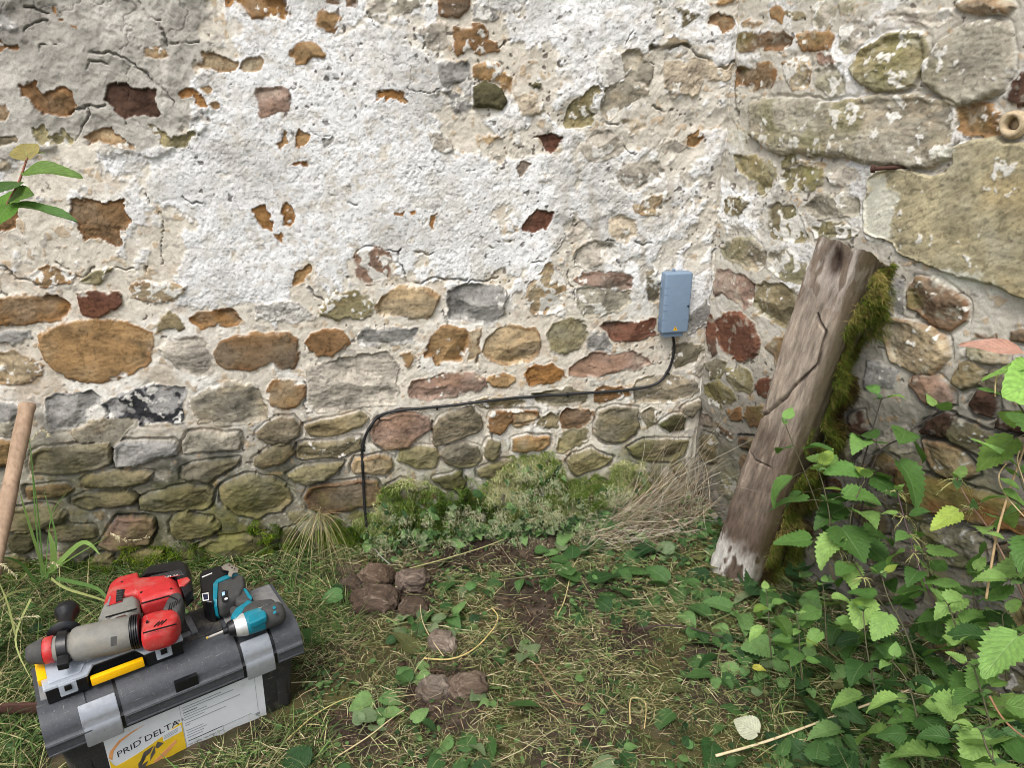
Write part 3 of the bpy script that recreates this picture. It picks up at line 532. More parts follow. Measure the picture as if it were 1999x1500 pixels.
def build_wall(name, label, U, N, sa, za, right, stones, cracks, part_labels):
    S, Z = np.meshgrid(sa, za, indexing='ij'); ns, nz = S.shape
    base = PC[None, None] + U[None, None] * S[..., None] + UZ * Z[..., None]
    X, Y = proj(base)                              # where each point of the wall shows in the photograph: only used to lay out the stains traced from it
    topx = lambda pts: [((lambda P: ((P - PC) @ U, P[2]))(onplane(x, y, PC, N))) for x, y in pts]
    n1 = fbm(S, Z, 2.2, 4, 1); n2 = fbm(S, Z, 9, 4, 2); n3 = fbm(S, Z, 34, 4, 3); n4 = fbm(S, Z, 110, 3, 4); rd = ridge(S, Z, 14, 4, 5)
    # ---- mortar
    cream, pale, buff = lin((213, 206, 193)), lin((230, 227, 220)), lin((194, 180, 162))
    C = cream + (pale - cream) * sst(-.1, .7, n2)[..., None]; C = C + (buff - C) * (sst(.15, .9, fbm(S, Z, 16, 4, 9)) * .7)[..., None]
    H = 0.008 * n1 + 0.0034 * n2 + 0.0014 * n3 + 0.0006 * n4
    if right:
        C = C + (lin((176, 172, 162)) - C) * .75
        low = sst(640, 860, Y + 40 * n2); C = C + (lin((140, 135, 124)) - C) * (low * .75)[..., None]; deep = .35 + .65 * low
        H += 0.004 * rd
    else:
        cz = sst(960, 1080, X + 50 * n2) * sst(620, 540, Y + 40 * n1)
        C = C + (lin((202, 197, 187)) - C) * (cz * (.65 + .3 * n2))[..., None]
        H += cz * (0.0045 * rd + 0.005 * n2 + 0.002 * np.abs(n3)) - .009 * np.exp(-((S - .012 * n2 - .004) / .012) ** 2)
        low = sst(800, 930, Y + 50 * n1 + 25 * n2 - 60 * sst(560, 760, X)); deep = .18 + .82 * sst(640, 880, Y)
        C = C + (lin((128, 124, 108)) - C) * (low * (.78 + .3 * n3))[..., None]
        spk = sst(.35, .7, fbm(S, Z, 95, 3, 31)) * low; C = C + (lin((206, 204, 190)) - C) * (spk * .7)[..., None]
        dk = sst(.1, .7, fbm(S, Z, 13, 3, 33)) * low * sst(760, 620, X); C = C + (lin((58, 60, 52)) - C) * (dk * .8)[..., None]
    # ---- grey cement render and white limewash, both thin coats lying on the mortar
    gm = np.zeros_like(S)
    if not right:
        for p in GREY:
            d = sdpoly(S, Z, topx(p)) + .05 * n2 + .02 * n3 + .05 * n1; gm = np.maximum(gm, sst(-.012, .014, d))
        gc = lin((172, 168, 160)) + (lin((196, 192, 184)) - lin((172, 168, 160))) * sst(-.2, .8, n2)[..., None]
        gc = gc + (lin((128, 124, 118)) - gc) * (sst(.25, .9, fbm(S, Z, 7, 4, 12)) * .6)[..., None]
        C = C + (gc - C) * gm[..., None]; H += gm * (.005 + .006 * rd + .003 * n2)
    wsd = np.full(S.shape, -1.0)
    for p in WHITE:
        q = topx(p); cx = np.mean([a for a, b in p]); 
        if (cx > 1430) != right: continue
        wsd = np.maximum(wsd, sdpoly(S, Z, q))
    jag = .026 * n2 + .016 * n3 + .006 * n4
    up = (sst(610, 540, Y + 25 * n1) if not right else sst(560, 400, Y)) * (1 - gm)
    w0 = sst(-.008, .006, wsd + jag); w1 = up * sst(.16, .44, n2 * .7 + n3 * .55 + (.12 if not right else -.10)) * (.9 if not right else .6)
    # bites out of the coat where cream mortar shows
    bite = sst(.36, .60, fbm(S, Z, 11, 4, 41) * .7 + n3 * .35); wm = np.maximum(w0 * (1 - bite * .95), w1)
    white = lin((230, 231, 232)); wc = white + (lin((212, 209, 203)) - white) * (sst(-.05, .85, fbm(S, Z, 24, 4, 43)) * .75)[..., None]
    wc = wc + (lin((186, 184, 180)) - wc) * (sst(.1, .9, fbm(S, Z, 5, 4, 45)) * .65)[..., None]
    wc = wc + (lin((178, 164, 142)) - wc) * (sst(.30, .75, fbm(S * .7 + Z * .7, Z * .7 - S * .7, 52, 4, 62)) * sst(-.4, .5, fbm(S, Z, 4, 3, 60)) * .42)[..., None]
    wc = wc * (1 - .42 * sst(.62, .80, fbm(S * .8, Z * 1.5, 150, 2, 58)))[..., None]   # specks of grit
    drip = sst(.3, .9, fbm(S * 6, Z, 5, 3, 47)) * sst(1040, 1150, X) * sst(1480, 1380, X) * sst(240, 330, Y); wc = wc + (lin((168, 160, 148)) - wc) * (drip * .75)[..., None]
    C = C + (wc - C) * wm[..., None]; H = H * (1 - .25 * wm) + wm * (.0003 * n4 + .0004 * fbm(S, Z, 190, 2, 65)) * (1 + fbm(S, Z, 7, 3, 66)) - .0014 * wm * sst(.45, .8, fbm(S, Z, 42, 3, 64)); H += wm * (.003 + .0006 * ridge(S, Z, 24, 3, 49))
    pit = sst(.86, .95, fbm(S, Z, 70, 2, 51)) * (1 - gm * .5) * sst(.0, .5, fbm(S, Z, 5, 2, 53)); C = C + (lin((70, 60, 52)) - C) * (pit * .75)[..., None]; H -= pit * .002
    hl = np.abs(fbm(S + .01 * n3, Z + .01 * n2, 7, 4, 67)); hl = (1 - sst(.008, .034, hl)) * sst(-.1, .35, fbm(S, Z, 4, 2, 69)) * np.maximum(wm, gm); C = C * (1 - .38 * hl[..., None]); H -= .0016 * hl   # hairline cracks
    # small aggregate lumps in the mortar
    agg = sst(.5, .75, fbm(S, Z, 55, 2, 55)) * (1 - wm) * (1 - gm); tone = fbm(S, Z, 40, 1, 57)[..., None]
    C = C + (np.where(tone > 0, lin((178, 150, 112)), lin((150, 146, 140))) - C) * (agg * .55)[..., None]; H += agg * .0012
    # ---- cracks
    for (wd,), pts in cracks:
        wd = float(wd) * .0006; q = topx(pts); d = sdline(S, Z, [(a, b) for a, b in q]) if len(sa) * len(za) < 1 else None
        xs = [a for a, b in q]; zs = [b for a, b in q]
        i0, i1 = np.searchsorted(sa, [min(xs) - .03, max(xs) + .03]); j0, j1 = np.searchsorted(za, [min(zs) - .03, max(zs) + .03])
        if i1 <= i0 or j1 <= j0: continue
        sl = (slice(i0, i1), slice(j0, j1))
        d = sdline(S[sl] + .006 * n3[sl] + .0035 * n4[sl], Z[sl] + .006 * n2[sl] - .006 * fbm(S[sl], Z[sl], 45, 2, 63), q)
        k = np.exp(-(d / wd) ** 2) * sst(-.55, .1, fbm(S[sl], Z[sl], 20, 3, 61)); H[sl] -= k * (.004 + wd * 2.6); C[sl] = C[sl] * (1 - .5 * k[..., None])
    # ---- stones
    ID = np.full(S.shape, -1, np.int32); SD = np.full(S.shape, -1.0)
    for k, (h, pts) in enumerate(stones):
        kind, pal, wf, rough = h[0], h[1], float(h[2]), float(h[3]); q = topx(pts) if pts and h[-1] != 'raw' else pts
        xs = [a for a, b in q]; zs = [b for a, b in q]
        i0, i1 = np.searchsorted(sa, [min(xs) - .02, max(xs) + .02]); j0, j1 = np.searchsorted(za, [min(zs) - .02, max(zs) + .02])
        if i1 - i0 < 2 or j1 - j0 < 2: continue
        sl = (slice(i0, i1), slice(j0, j1)); s, z = S[sl], Z[sl]
        jg = .0035 if kind == 'h' else (.0030 if kind == 'f' else (.0024 if kind == 's' else .0015)); rr = np.random.default_rng(k + 500 * right)
        d = sdpoly(s + (.007 if kind != 'S' else .002) * n2[sl] + .004 * n3[sl], z + .006 * fbm(s, z, 12, 2, k) + .0035 * fbm(s, z, 30, 2, k + 9), q) + jg * (n4[sl] + n3[sl])
        # rounded outline: soften the polygon corners
        d = d + {'s': .0035, 'D': .0035, 'S': .003, 'f': .002, 'h': .0008}[kind]; ins = sst(-.0016, .0016, d)
        if h[-1] == 'raw' and ((ID[sl] >= 0) & (d > -.006)).any(): continue
        area_r = math.sqrt(max((max(xs) - min(xs)) * (max(zs) - min(zs)), 1e-6)); sd = int(rr.integers(0, 60))
        Rr = {'s': .011, 'D': .016, 'S': .007, 'f': .006, 'h': .004}[kind]; Rr = min(Rr, area_r * .22)
        if kind in 'sf': ins = ins * (1 - sst(.10, .36, fbm(s, z, 20, 3, sd + 23)) * (1 - sst(.002, .012, d + .004 * n3[sl])))   # lime smeared over the edges
        rise = {'s': .0055, 'D': .017, 'S': .016, 'f': .0025, 'h': -.0065}[kind] * min(1, area_r / .06)
        t = np.clip(d / Rr, 0, 1); dome = np.sqrt(np.clip(1 - (1 - t) ** 2, 0, 1))
        fac = ridge(s + rr.random(), z * 1.6, 16 / max(area_r / .08, .7), 4, sd) * .45 + fbm(s, z, 30, 4, sd + 1) * .35 + fbm(s * 1.0, z * 2.6, 60, 3, sd + 2) * .25
        tilt = ((s - np.mean(xs)) * rr.normal(0, .05) + (z - np.mean(zs)) * rr.normal(.02, .06)) * (1 if kind != 'h' else .3)
        amp = {'s': .0046, 'D': .0085, 'S': .0022, 'f': .003, 'h': .0022}[kind] * rough
        lowz = Z[sl] < 0; plinth = 0.012 * n1[sl] + .003 * n2[sl]
        if kind == 'S': fac = fac * .6 + .8 * fbm((s * .8 + z * .6) * .35, z * .8 - s * .6, 120, 3, 91)
        if rough >= .6 and kind in 'sD':                # broken faces: the lowest of a few tilted planes
            pl = np.full(s.shape, 1e9); m0, m1 = np.mean(xs), np.mean(zs); wv = .012 * fbm(s, z, 26, 3, sd + 21)
            for q_ in range(int(rr.integers(3, 6))):
                an_ = rr.uniform(0, 2 * np.pi); g_ = rr.uniform(.08, .42); pl = np.minimum(pl, rr.uniform(-.002, .006) * min(1, area_r / .07) + g_ * ((s - m0 + wv) * math.cos(an_) + (z - m1 - wv) * math.sin(an_)))
            fac = fac * .62 + np.clip(pl, -.022, .01) / max({'s': .0046, 'D': .0085}[kind] * rough, .002) * .85
        hs_ = (H[sl] if kind in 'hf' else .35 * H[sl] + .65 * (.007 * n1[sl])) + rise * dome + fac * amp * t + tilt * t
        gr = {'s': .0016, 'D': .016, 'S': .006, 'f': .001, 'h': 0}[kind] * (deep[sl] if kind != 'S' else .6)
        gv = np.exp(-((d + .0045) / .0042) ** 2) * (ID[sl] < 0) * (.45 + .75 * sst(-.4, .5, fbm(s, z, 9, 2, 71)))
        H[sl] -= gv * gr
        H[sl] = H[sl] * (1 - ins) + hs_ * ins
        # colour of the stone itself
        c = lin(PAL[pal]) * {'D': .88, 'S': 1.12}.get(kind, .92); an = rr.normal(0, .25); sx = (s * math.cos(an) + z * math.sin(an)); sy = (-s * math.sin(an) + z * math.cos(an))
        st = fbm(sx * 14 + rr.random() * 9, sy * 62, 1, 4, sd + 5); bl = fbm(s, z, 20, 4, sd + 7); bg_ = fbm(s, z, 9, 3, sd + 9)
        cc = c * (1 + .26 * bl + .30 * st * min(1, rough + .2) + .14 * fbm(s, z, 75, 3, sd + 19))[..., None]
        if pal in 'obBOtkypruGx':
            warm = sst(.0, .8, bg_ + .2 * st); cc = cc + (cc * np.array([1.10, .96, .76]) - cc) * (warm * .55)[..., None]
            cool = sst(.1, .9, -bg_ + .3 * bl); cc = cc + (lin((150, 146, 132)) * cc.mean(-1, keepdims=True) / .27 - cc) * (cool * .5)[..., None]
        if pal in 'oObBt': rim = (1 - sst(0, .016, d + .008 * bl)); cc = cc + (lin((150, 100, 56)) - cc) * (rim * .30)[..., None]
        if pal == 'n': cc = cc + (lin((168, 166, 164)) - cc) * sst(-.15, .2, fbm(s, z, 26, 4, 4) + (z - np.mean(zs)) * 12 + (s - np.mean(xs)) * -3)[..., None]
        if right and kind in 'sD': 
            li = sst(.3, .75, fbm(s, z, 48, 3, sd + 11)) * .32; cc = cc + (lin((190, 188, 172)) - cc) * li[..., None]
            al = sst(.15, .8, fbm(s, z, 8, 3, sd + 13)) * .45 * (pal not in 'rdp'); cc = cc + (lin((122, 120, 66)) - cc) * al[..., None]
        
        cc = cc * .94 + cc.mean(-1, keepdims=True) * .06
        fl = sst(.45, .7, fbm(s, z, 120, 2, sd + 15)); cc = cc * (1 - .3 * fl)[..., None]
        if wf > (.05 if kind == 'D' and not right else 0):
            nz_ = fbm(s, z, 26, 4, sd + 17) * .42 + fbm(s * .7 + z * .7, z * .7 - s * .7, 75, 4, sd + 18) * .38 + bg_ * .35; inside = d > 0
            if inside.any():
                th = np.quantile(nz_[inside], 1 - wf); wmk = sst(th - .06, th + .09, nz_)[..., None]; cc = cc + (lin((218, 216, 210)) - cc) * wmk * .93; H[sl] += .0015 * wmk[..., 0] * ins
        C[sl] = C[sl] * (1 - ins[..., None]) + cc * ins[..., None]
        m = (d > 0) & (ins > .5); ID[sl][m] = k; SD[sl][m] = d[m]
    # ---- green algae and moss stain near the ground, with damp and painted shade
    if right:
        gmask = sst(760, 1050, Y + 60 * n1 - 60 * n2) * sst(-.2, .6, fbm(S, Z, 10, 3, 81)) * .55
        damp_shade = sst(640, 900, Y + 60 * n1) * .52; C = C * (1 - damp_shade[..., None])  # damp plus the loss of light low on the wall, painted into the colour
        sl_ = np.zeros_like(S)
        for a_, b_, ra, rb, g_ in ((1722, 415, 36, 75, 1.0), (1875, 545, 60, 22, .7), (1960, 560, 40, 26, .5), (1845, 300, 26, 20, .6)): sl_ = np.maximum(sl_, g_ * np.exp(-((X - a_) / ra) ** 2 - ((Y - b_) / rb) ** 2))
        sl_ = sst(.30, .62, sl_ + .22 * n2 + .26 * n3 + .1 * n4); C = C + (lin((208, 208, 196)) - C) * (sl_ * .85)[..., None]
        k = sst(-.5, .5, n2 + n3 * .5) * np.exp(-(((X - 1530) / 75) ** 2 + ((Y - 250) / 42) ** 2)); C = C + (lin((118, 120, 58)) - C) * (k * .8)[..., None]
        k = sst(-.2, .5, n2) * np.exp(-(((X - 1605) / 40) ** 2 + ((Y - 250) / 40) ** 2)); C = C + (lin((105, 100, 84)) - C) * (k * .75)[..., None]
    else:
        edge = np.interp(X, [0, 300, 560, 640, 720, 800, 1000, 1250, 1380], [1040, 1000, 960, 930, 880, 900, 880, 900, 900])
        gmask = sst(-70, 110, Y - edge + 70 * n1 + 55 * n2) * (.35 + .5 * sst(-.3, .5, n3 + n2))
        g2 = sst(800, 1000, Y + 40 * n2 - 50 * sst(560, 760, X)) * .40 * sst(-.3, .6, fbm(S, Z, 6, 3, 85)); gmask = np.maximum(gmask, g2)
    damp_shade = sst(820, 1010, Y + 70 * n1 + 40 * n2 - 60 * sst(560, 760, X)) * .27 if not right else np.zeros_like(S); C = C * (1 - damp_shade[..., None])  # left wall, weaker: damp and occlusion shade multiplied into the colour
    gcol = lin((74, 78, 36)) + (lin((116, 114, 66)) - lin((74, 78, 36))) * sst(-.3, .6, n3)[..., None]
    C = C + (gcol - C) * np.clip(gmask, 0, .9)[..., None]
    # ---- mesh
    V = base + N * H[..., None]; du = np.gradient(V, axis=0); dv = np.gradient(V, axis=1)
    nn = np.cross(du, dv); nn /= np.linalg.norm(nn, axis=-1, keepdims=True) + 1e-12
    flip = (nn[ns // 2, nz // 2] @ N) < 0
    if flip: nn = -nn
    idx = np.arange(ns * nz).reshape(ns, nz)
    q = np.stack([idx[:-1, :-1], idx[1:, :-1], idx[1:, 1:], idx[:-1, 1:]], -1).reshape(-1, 4)
    if flip: q = q[:, ::-1]
    fid = ID[:-1, :-1].ravel().copy(); cls = np.where(fid >= 0, fid, np.where((wm[:-1, :-1].ravel() > .5) & (not right), -2, np.where(gm[:-1, :-1].ravel() > .5, -3, -1)))
    Vf, Cf, Nf = V.reshape(-1, 3), np.clip(C.reshape(-1, 3), .004, .9), nn.reshape(-1, 3)
    root = empty(name, PC); tag(root, label, 'wall', kind='thing')
    vis = (X > -40) & (X < 2040) & (Y > -40) & (Y < 1290); cnt = np.bincount(ID[vis & (ID >= 0)], minlength=len(stones)); order = np.argsort(-cnt); big = set(int(k) for k in order[:98] if cnt[k] > 0)
    jobs = [('mortar', cls == -1, None, None), ('limewash', cls == -2, None, None), ('cement_render', cls == -3, None, None),
            ('small_stones', (cls >= 0) & ~np.isin(cls, list(big)), None, 'stuff')]
    for k in sorted(big): jobs.append((part_labels.get(k, ('stone', None))[0], cls == k, part_labels.get(k, ('stone', None))[1], None))
    for nm, mk, lb, kd in jobs:
        f = q[mk]
        if not len(f): continue
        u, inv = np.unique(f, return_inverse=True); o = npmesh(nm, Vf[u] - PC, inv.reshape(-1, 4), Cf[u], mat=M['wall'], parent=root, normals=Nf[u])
        if lb: o['label'] = lb
        if kd: o['kind'] = kd
    WALLS[name] = dict(S=sa, Z=za, H=H, U=U, N=N)
    return root
def wall_point(which, s, z, off=0.0):              # a point on the modelled face of a wall
    w = WALLS[which]; i = np.clip(np.searchsorted(w['S'], s), 0, len(w['S']) - 1); j = np.clip(np.searchsorted(w['Z'], z), 0, len(w['Z']) - 1)
    h = w['H'][i, j]; return PC + w['U'] * np.asarray(s)[..., None] + UZ * np.asarray(z)[..., None] + w['N'] * (h + off)[..., None]
def wall_px(which, x, y):                          # pixel -> (s, z) on a wall
    U, N = (UL, NL) if which == 'limewashed_wall' else (UR, NR); P = onplane(x, y, PC, N); return (P - PC) @ U, P[2]
M = {'wall': m_wall()}
allst = parse(STONES); allcr = parse(CRACKS)
cen = lambda p: (np.mean([a for a, b in p]), np.mean([b for a, b in p]))
isR = lambda p: cen(p)[0] > corner_x(cen(p)[1]) + 2
Lst = [a for a in allst if not isR(a[1])]; Rst = [a for a in allst if isR(a[1])]
Lcr = [a for a in allcr if not isR(a[1])]; Rcr = [a for a in allcr if isR(a[1])]
rq = np.random.default_rng(11)
def filler(s0, s1, z0, z1, wide=.16):              # the same masonry carried on beyond the photograph's frame
    out = []; z = z0
    while z < z1:
        hgt = rq.uniform(.06, .13); s = s0 + rq.uniform(-.05, .05)
        while s < s1:
            w = rq.uniform(.08, wide)
            if rq.random() < .8:
                n = 9; out.append(([rq.choice(['s', 's', 'D', 'f']), rq.choice(list('obktyxpug')), '%.2f' % rq.choice([0, .05, .3]), '.7', 'raw'],
                            [(s + w / 2 + (w / 2 - .008) * math.copysign(abs(math.cos(a)) ** .6, math.cos(a)) * rq.uniform(.85, 1.05), z + hgt / 2 + (hgt / 2 - .007) * math.copysign(abs(math.sin(a)) ** .6, math.sin(a)) * rq.uniform(.85, 1.05)) for a in np.linspace(0, 2 * math.pi, n, False)]))
            s += w
        z += hgt
    return out
Lfill = filler(2.18, 3.3, -.02, 1.75) + filler(.02, 1.5, -.02, .34, .13) + filler(.02, 2.2, .0, .5, .09) + filler(0.05, 3.2, 1.78, 2.2); Rfill = filler(1.2, 1.75, .05, 1.7) + filler(.05, 1.7, 1.86, 2.2) + filler(.02, 1.3, .0, .95, .12) + filler(.03, 1.25, .03, .9, .09)
def find(lst, x, y):
    for i, (h, p) in enumerate(lst):
        if sdpoly(np.array([float(x)]), np.array([float(y)]), p)[0] > 0: return i
    return -1
PLl = {}; PLr = {}
for x, y, nm, lb in [(185, 690, 'stone', 'large smooth ochre oval stone with reddish lower rim'), (500, 690, 'stone', 'brown oval stone with a notched lower edge'), (690, 745, 'stone', 'big crinkled pale grey stone'),
                     (290, 785, 'stone', 'black tar stained stone with white drips'), (260, 195, 'stone', 'dark brown stone in a hole of the grey render'), (195, 425, 'stone', 'angular brown stone laid bare in the limewash'),
                     (1045, 430, 'stone', 'small dark red stone laid bare in the limewash'), (365, 690, 'stone', 'pale grey crinkled stone'), (60, 605, 'stone', 'rough orange brown stone')]:
    k = find(Lst, x, y)
    if k >= 0: PLl[k] = (nm, lb)
for x, y, nm, lb in [(1900, 420, 'stone_slab', 'large smooth dressed sandstone slab'), (1650, 250, 'lintel_stone', 'long pale stone with green left end'), (1880, 110, 'stone', 'big rounded grey green boulder'), (1850, 985, 'stone', 'long brown stone sloping down to the right')]:
    k = find(Rst, x, y)
    if k >= 0: PLr[k] = (nm, lb)
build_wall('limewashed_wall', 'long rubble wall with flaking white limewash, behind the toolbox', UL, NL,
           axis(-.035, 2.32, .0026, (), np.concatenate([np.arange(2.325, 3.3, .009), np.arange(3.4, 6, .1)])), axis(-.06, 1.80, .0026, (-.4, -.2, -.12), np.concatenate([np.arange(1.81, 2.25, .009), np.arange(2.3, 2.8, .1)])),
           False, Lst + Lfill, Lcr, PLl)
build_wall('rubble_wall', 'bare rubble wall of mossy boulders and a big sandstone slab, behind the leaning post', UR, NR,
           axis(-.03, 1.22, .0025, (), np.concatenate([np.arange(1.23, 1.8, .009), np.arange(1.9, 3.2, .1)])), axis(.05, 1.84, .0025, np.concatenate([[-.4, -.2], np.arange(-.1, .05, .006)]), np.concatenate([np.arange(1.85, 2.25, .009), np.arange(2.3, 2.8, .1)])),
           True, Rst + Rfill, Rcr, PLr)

# ------------------------------------------------------------------ ground
SOIL = [[(850,1065),(960,1040),(1090,1035),(1110,1075),(1000,1110),(900,1120),(820,1110)], [(985,1120),(1060,1120),(1095,1180),(1080,1260),(1000,1240),(960,1180)], [(620,1400),(740,1380),(780,1440),(760,1500),(650,1500),(590,1450)],
        [(790,1300),(960,1310),(980,1400),(900,1450),(800,1420)], [(940,1230),(1090,1240),(1110,1290),(1010,1300)], [(1050,1330),(1110,1340),(1100,1390),(1040,1380)], [(1200,1225),(1270,1215),(1280,1280),(1220,1290)], [(660,1120),(840,1120),(840,1200),(700,1210)]]
def gz(x, y):
    x = np.asarray(x, float); y = np.asarray(y, float)
    dl = (x - PC[0]) * NL[0] + (y - PC[1]) * NL[1]; s = (x - PC[0]) * UL[0] + (y - PC[1]) * UL[1]
    dr = (x - PC[0]) * NR[0] + (y - PC[1]) * NR[1]
    z = .012 * fbm(x, y, 2.3, 3, 101) + .007 * fbm(x, y, 11, 3, 103) + .003 * fbm(x, y, 45, 3, 105)
    z = z + .02 * np.exp(-(np.maximum(dl, 0) / .11) ** 2) * sst(1.35, .95, s) * sst(-.1, .1, s)
    z = z + .03 * np.exp(-(np.maximum(dl, 0) / .08) ** 2) + .05 * np.exp(-(np.maximum(dr, 0) / .12) ** 2)
    return z * np.exp(-(np.hypot(x, y - 1.6) / 8) ** 2) 
SOILW = [[tuple(atz(a, b)[:2]) for a, b in p] for p in SOIL]
def soil_mask(x, y):
    m = np.full(np.shape(x), -1.0)
    for p in SOILW: m = np.maximum(m, sdpoly(x, y, p))
    return sst(-.03, .03, m + .03 * fbm(x, y, 9, 3, 111))
gx = axis(-1.95, 1.95, .0075, (-60, -30, -15, -8, -5, -3.5, -2.7, -2.2), (2.2, 2.7, 3.5, 5, 8, 15, 30, 60)); gy = axis(.75, 2.62, .0075, (-60, -30, -15, -8, -4, -2, -1, -.4, 0, .4, .6), (2.8, 3.2, 4, 6, 10, 20, 60))
GX, GY = np.meshgrid(gx, gy, indexing='ij'); GZ = gz(GX, GY); sm = soil_mask(GX, GY)
gc = lin((60, 51, 44)) + (lin((92, 80, 68)) - lin((60, 51, 44))) * sst(-.2, .9, fbm(GX, GY, 30, 4, 113))[..., None]
gc = gc + (lin((40, 32, 27)) - gc) * sst(.0, .8, fbm(GX, GY, 8, 3, 115))[..., None] * .6
th = (1 - sm) * sst(-.5, .4, fbm(GX, GY, 7, 4, 117)); gc = gc + (lin((84, 82, 46)) + (lin((62, 66, 34)) - lin((84, 82, 46))) * sst(-.3, .6, fbm(GX, GY, 25, 3, 119))[..., None] - gc) * (th * .75)[..., None]
GZ = GZ + sm * (.005 * np.abs(fbm(GX, GY, 40, 3, 121)) + .004 * fbm(GX, GY, 90, 2, 123)) - .004 * sm
idx = np.arange(GX.size).reshape(GX.shape)
M['soil'] = m_attr('damp_soil', .95, .15, 350, .65, 1.25, .6, .003)
g = npmesh('ground', np.stack([GX, GY, GZ], -1).reshape(-1, 3), np.stack([idx[:-1, :-1], idx[1:, :-1], idx[1:, 1:], idx[:-1, 1:]], -1).reshape(-1, 4), np.clip(gc, .004, .8).reshape(-1, 3), mat=M['soil'])
tag(g, kind='structure')

# ------------------------------------------------------------------ mesh builders for the objects
def bmobj(name, bm, mat, parent=None, smooth=40, inv=None):
    if inv is not None: bm.transform(inv)
    bmesh.ops.recalc_face_normals(bm, faces=bm.faces[:])
    me = bpy.data.meshes.new(name); bm.to_mesh(me); bm.free()
    for p in me.polygons: p.use_smooth = True
    if smooth < 170:
        try: me.set_sharp_from_angle(angle=R_(smooth))
        except Exception: pass
    if mat: me.materials.append(mat)
    return link(bpy.data.objects.new(name, me), parent)
def slab(bm, pts, up, thick, bevel=0.0, seg=2, taper=1.0):
    """flat outline (3D points) given thickness along up, its edges rounded"""
    up = Vector(up); c = sum((Vector(p) for p in pts), Vector()) / len(pts)
    a = [bm.verts.new(Vector(p)) for p in pts]; b = [bm.verts.new(c + (Vector(p) - c) * taper + up * thick) for p in pts]
    n = len(pts); fs = [bm.faces.new(a[::-1]), bm.faces.new(b)] + [bm.faces.new((a[i], a[(i + 1) % n], b[(i + 1) % n], b[i])) for i in range(n)]
    bmesh.ops.recalc_face_normals(bm, faces=fs)
    if bevel > 0:
        es = list({e for f in fs for e in f.edges})
        bmesh.ops.bevel(bm, geom=es, offset=bevel, segments=seg, profile=.6, affect='EDGES', clamp_overlap=True)
def pillow(bm, pts, z0, z1, bevel=.006, inset=.8):
    """outline widest at mid height, drawn in above and below, edges rounded"""
    zm = (z0 + z1) / 2; c = sum((Vector(p) for p in pts), Vector()) / len(pts); n = len(pts)
    rings = [[bm.verts.new((c.x + (p[0] - c.x) * k, c.y + (p[1] - c.y) * k, z)) for p in pts] for z, k in ((z0, inset), (z0 + (zm - z0) * .55, 1.0), (z1 - (z1 - zm) * .45, 1.0), (z1, inset))]
    fs = [bm.faces.new(rings[0][::-1]), bm.faces.new(rings[-1])]
    for A, B in zip(rings[:-1], rings[1:]): fs += [bm.faces.new((A[i], A[(i + 1) % n], B[(i + 1) % n], B[i])) for i in range(n)]
    bmesh.ops.recalc_face_normals(bm, faces=fs)
    if bevel: bmesh.ops.bevel(bm, geom=list({e for f in fs for e in f.edges}), offset=bevel * .6, segments=2, profile=.6, affect='EDGES', clamp_overlap=True)
def box(bm, lo, hi, bevel=0.0, seg=2):
    (x0, y0, z0), (x1, y1, z1) = lo, hi
    slab(bm, [(x0, y0, z0), (x1, y0, z0), (x1, y1, z0), (x0, y1, z0)], (0, 0, 1), z1 - z0, bevel, seg)
def frame_of(d):
    d = Vector(d).normalized(); r = Vector((0, 0, 1)) if abs(d.z) < .9 else Vector((1, 0, 0)); u = d.cross(r).normalized(); return u, u.cross(d).normalized()
def lathe(bm, p, d, prof, n=24, sx=1.0, sy=1.0, u=None):
    """profile [(along, radius)] turned about the axis p + t d"""
    p = Vector(p); d = Vector(d).normalized()
    if u is None: u, v = frame_of(d)
    else: u = (Vector(u) - d * Vector(u).dot(d)).normalized(); v = d.cross(u)
    rings = []
    for t, r in prof: rings.append([bm.verts.new(p + d * t + u * (math.cos(a) * r * sx) + v * (math.sin(a) * r * sy)) for a in np.linspace(0, 2 * math.pi, n, False)])
    for A, B in zip(rings[:-1], rings[1:]):
        for i in range(n): bm.faces.new((A[i], A[(i + 1) % n], B[(i + 1) % n], B[i]))
    bm.faces.new(rings[0][::-1]); bm.faces.new(rings[-1])
def tube(bm, pts, rad, n=8, sy=1.0):
    pts = [Vector(p) for p in pts]; rad = [rad] * len(pts) if np.isscalar(rad) else list(rad); rings = []; u = None
    for i, p in enumerate(pts):
        d = (pts[min(i + 1, len(pts) - 1)] - pts[max(i - 1, 0)]).normalized()
        if u is None: u, _ = frame_of(d)
        u = (u - d * u.dot(d)).normalized(); v = d.cross(u)
        rings.append([bm.verts.new(p + (u * math.cos(a) + v * math.sin(a) * sy) * rad[i]) for a in np.linspace(0, 2 * math.pi, n, False)])
    for A, B in zip(rings[:-1], rings[1:]):
        for i in range(n): bm.faces.new((A[i], A[(i + 1) % n], B[(i + 1) % n], B[i]))
    bm.faces.new(rings[0][::-1]); bm.faces.new(rings[-1])
def smoothpath(pts, k=6):
    P = [Vector(p) for p in pts]; out = []
    for i in range(len(P) - 1):
        a, b, c, d = P[max(i - 1, 0)], P[i], P[i + 1], P[min(i + 2, len(P) - 1)]
        for j in range(k):
            t = j / k; out.append(.5 * ((2 * b) + (c - a) * t + (2 * a - 5 * b + 4 * c - d) * t * t + (3 * b - a - 3 * c + d) * t ** 3))
    return out + [P[-1]]
def thing(name, label, cat, loc, rz=0.0, group=None): return tag(empty(name, loc, rz), label, cat, group)
def inv_of(o): return (Matrix.Translation(o.location) @ Matrix.Rotation(o.rotation_euler.z, 4, 'Z')).inverted()
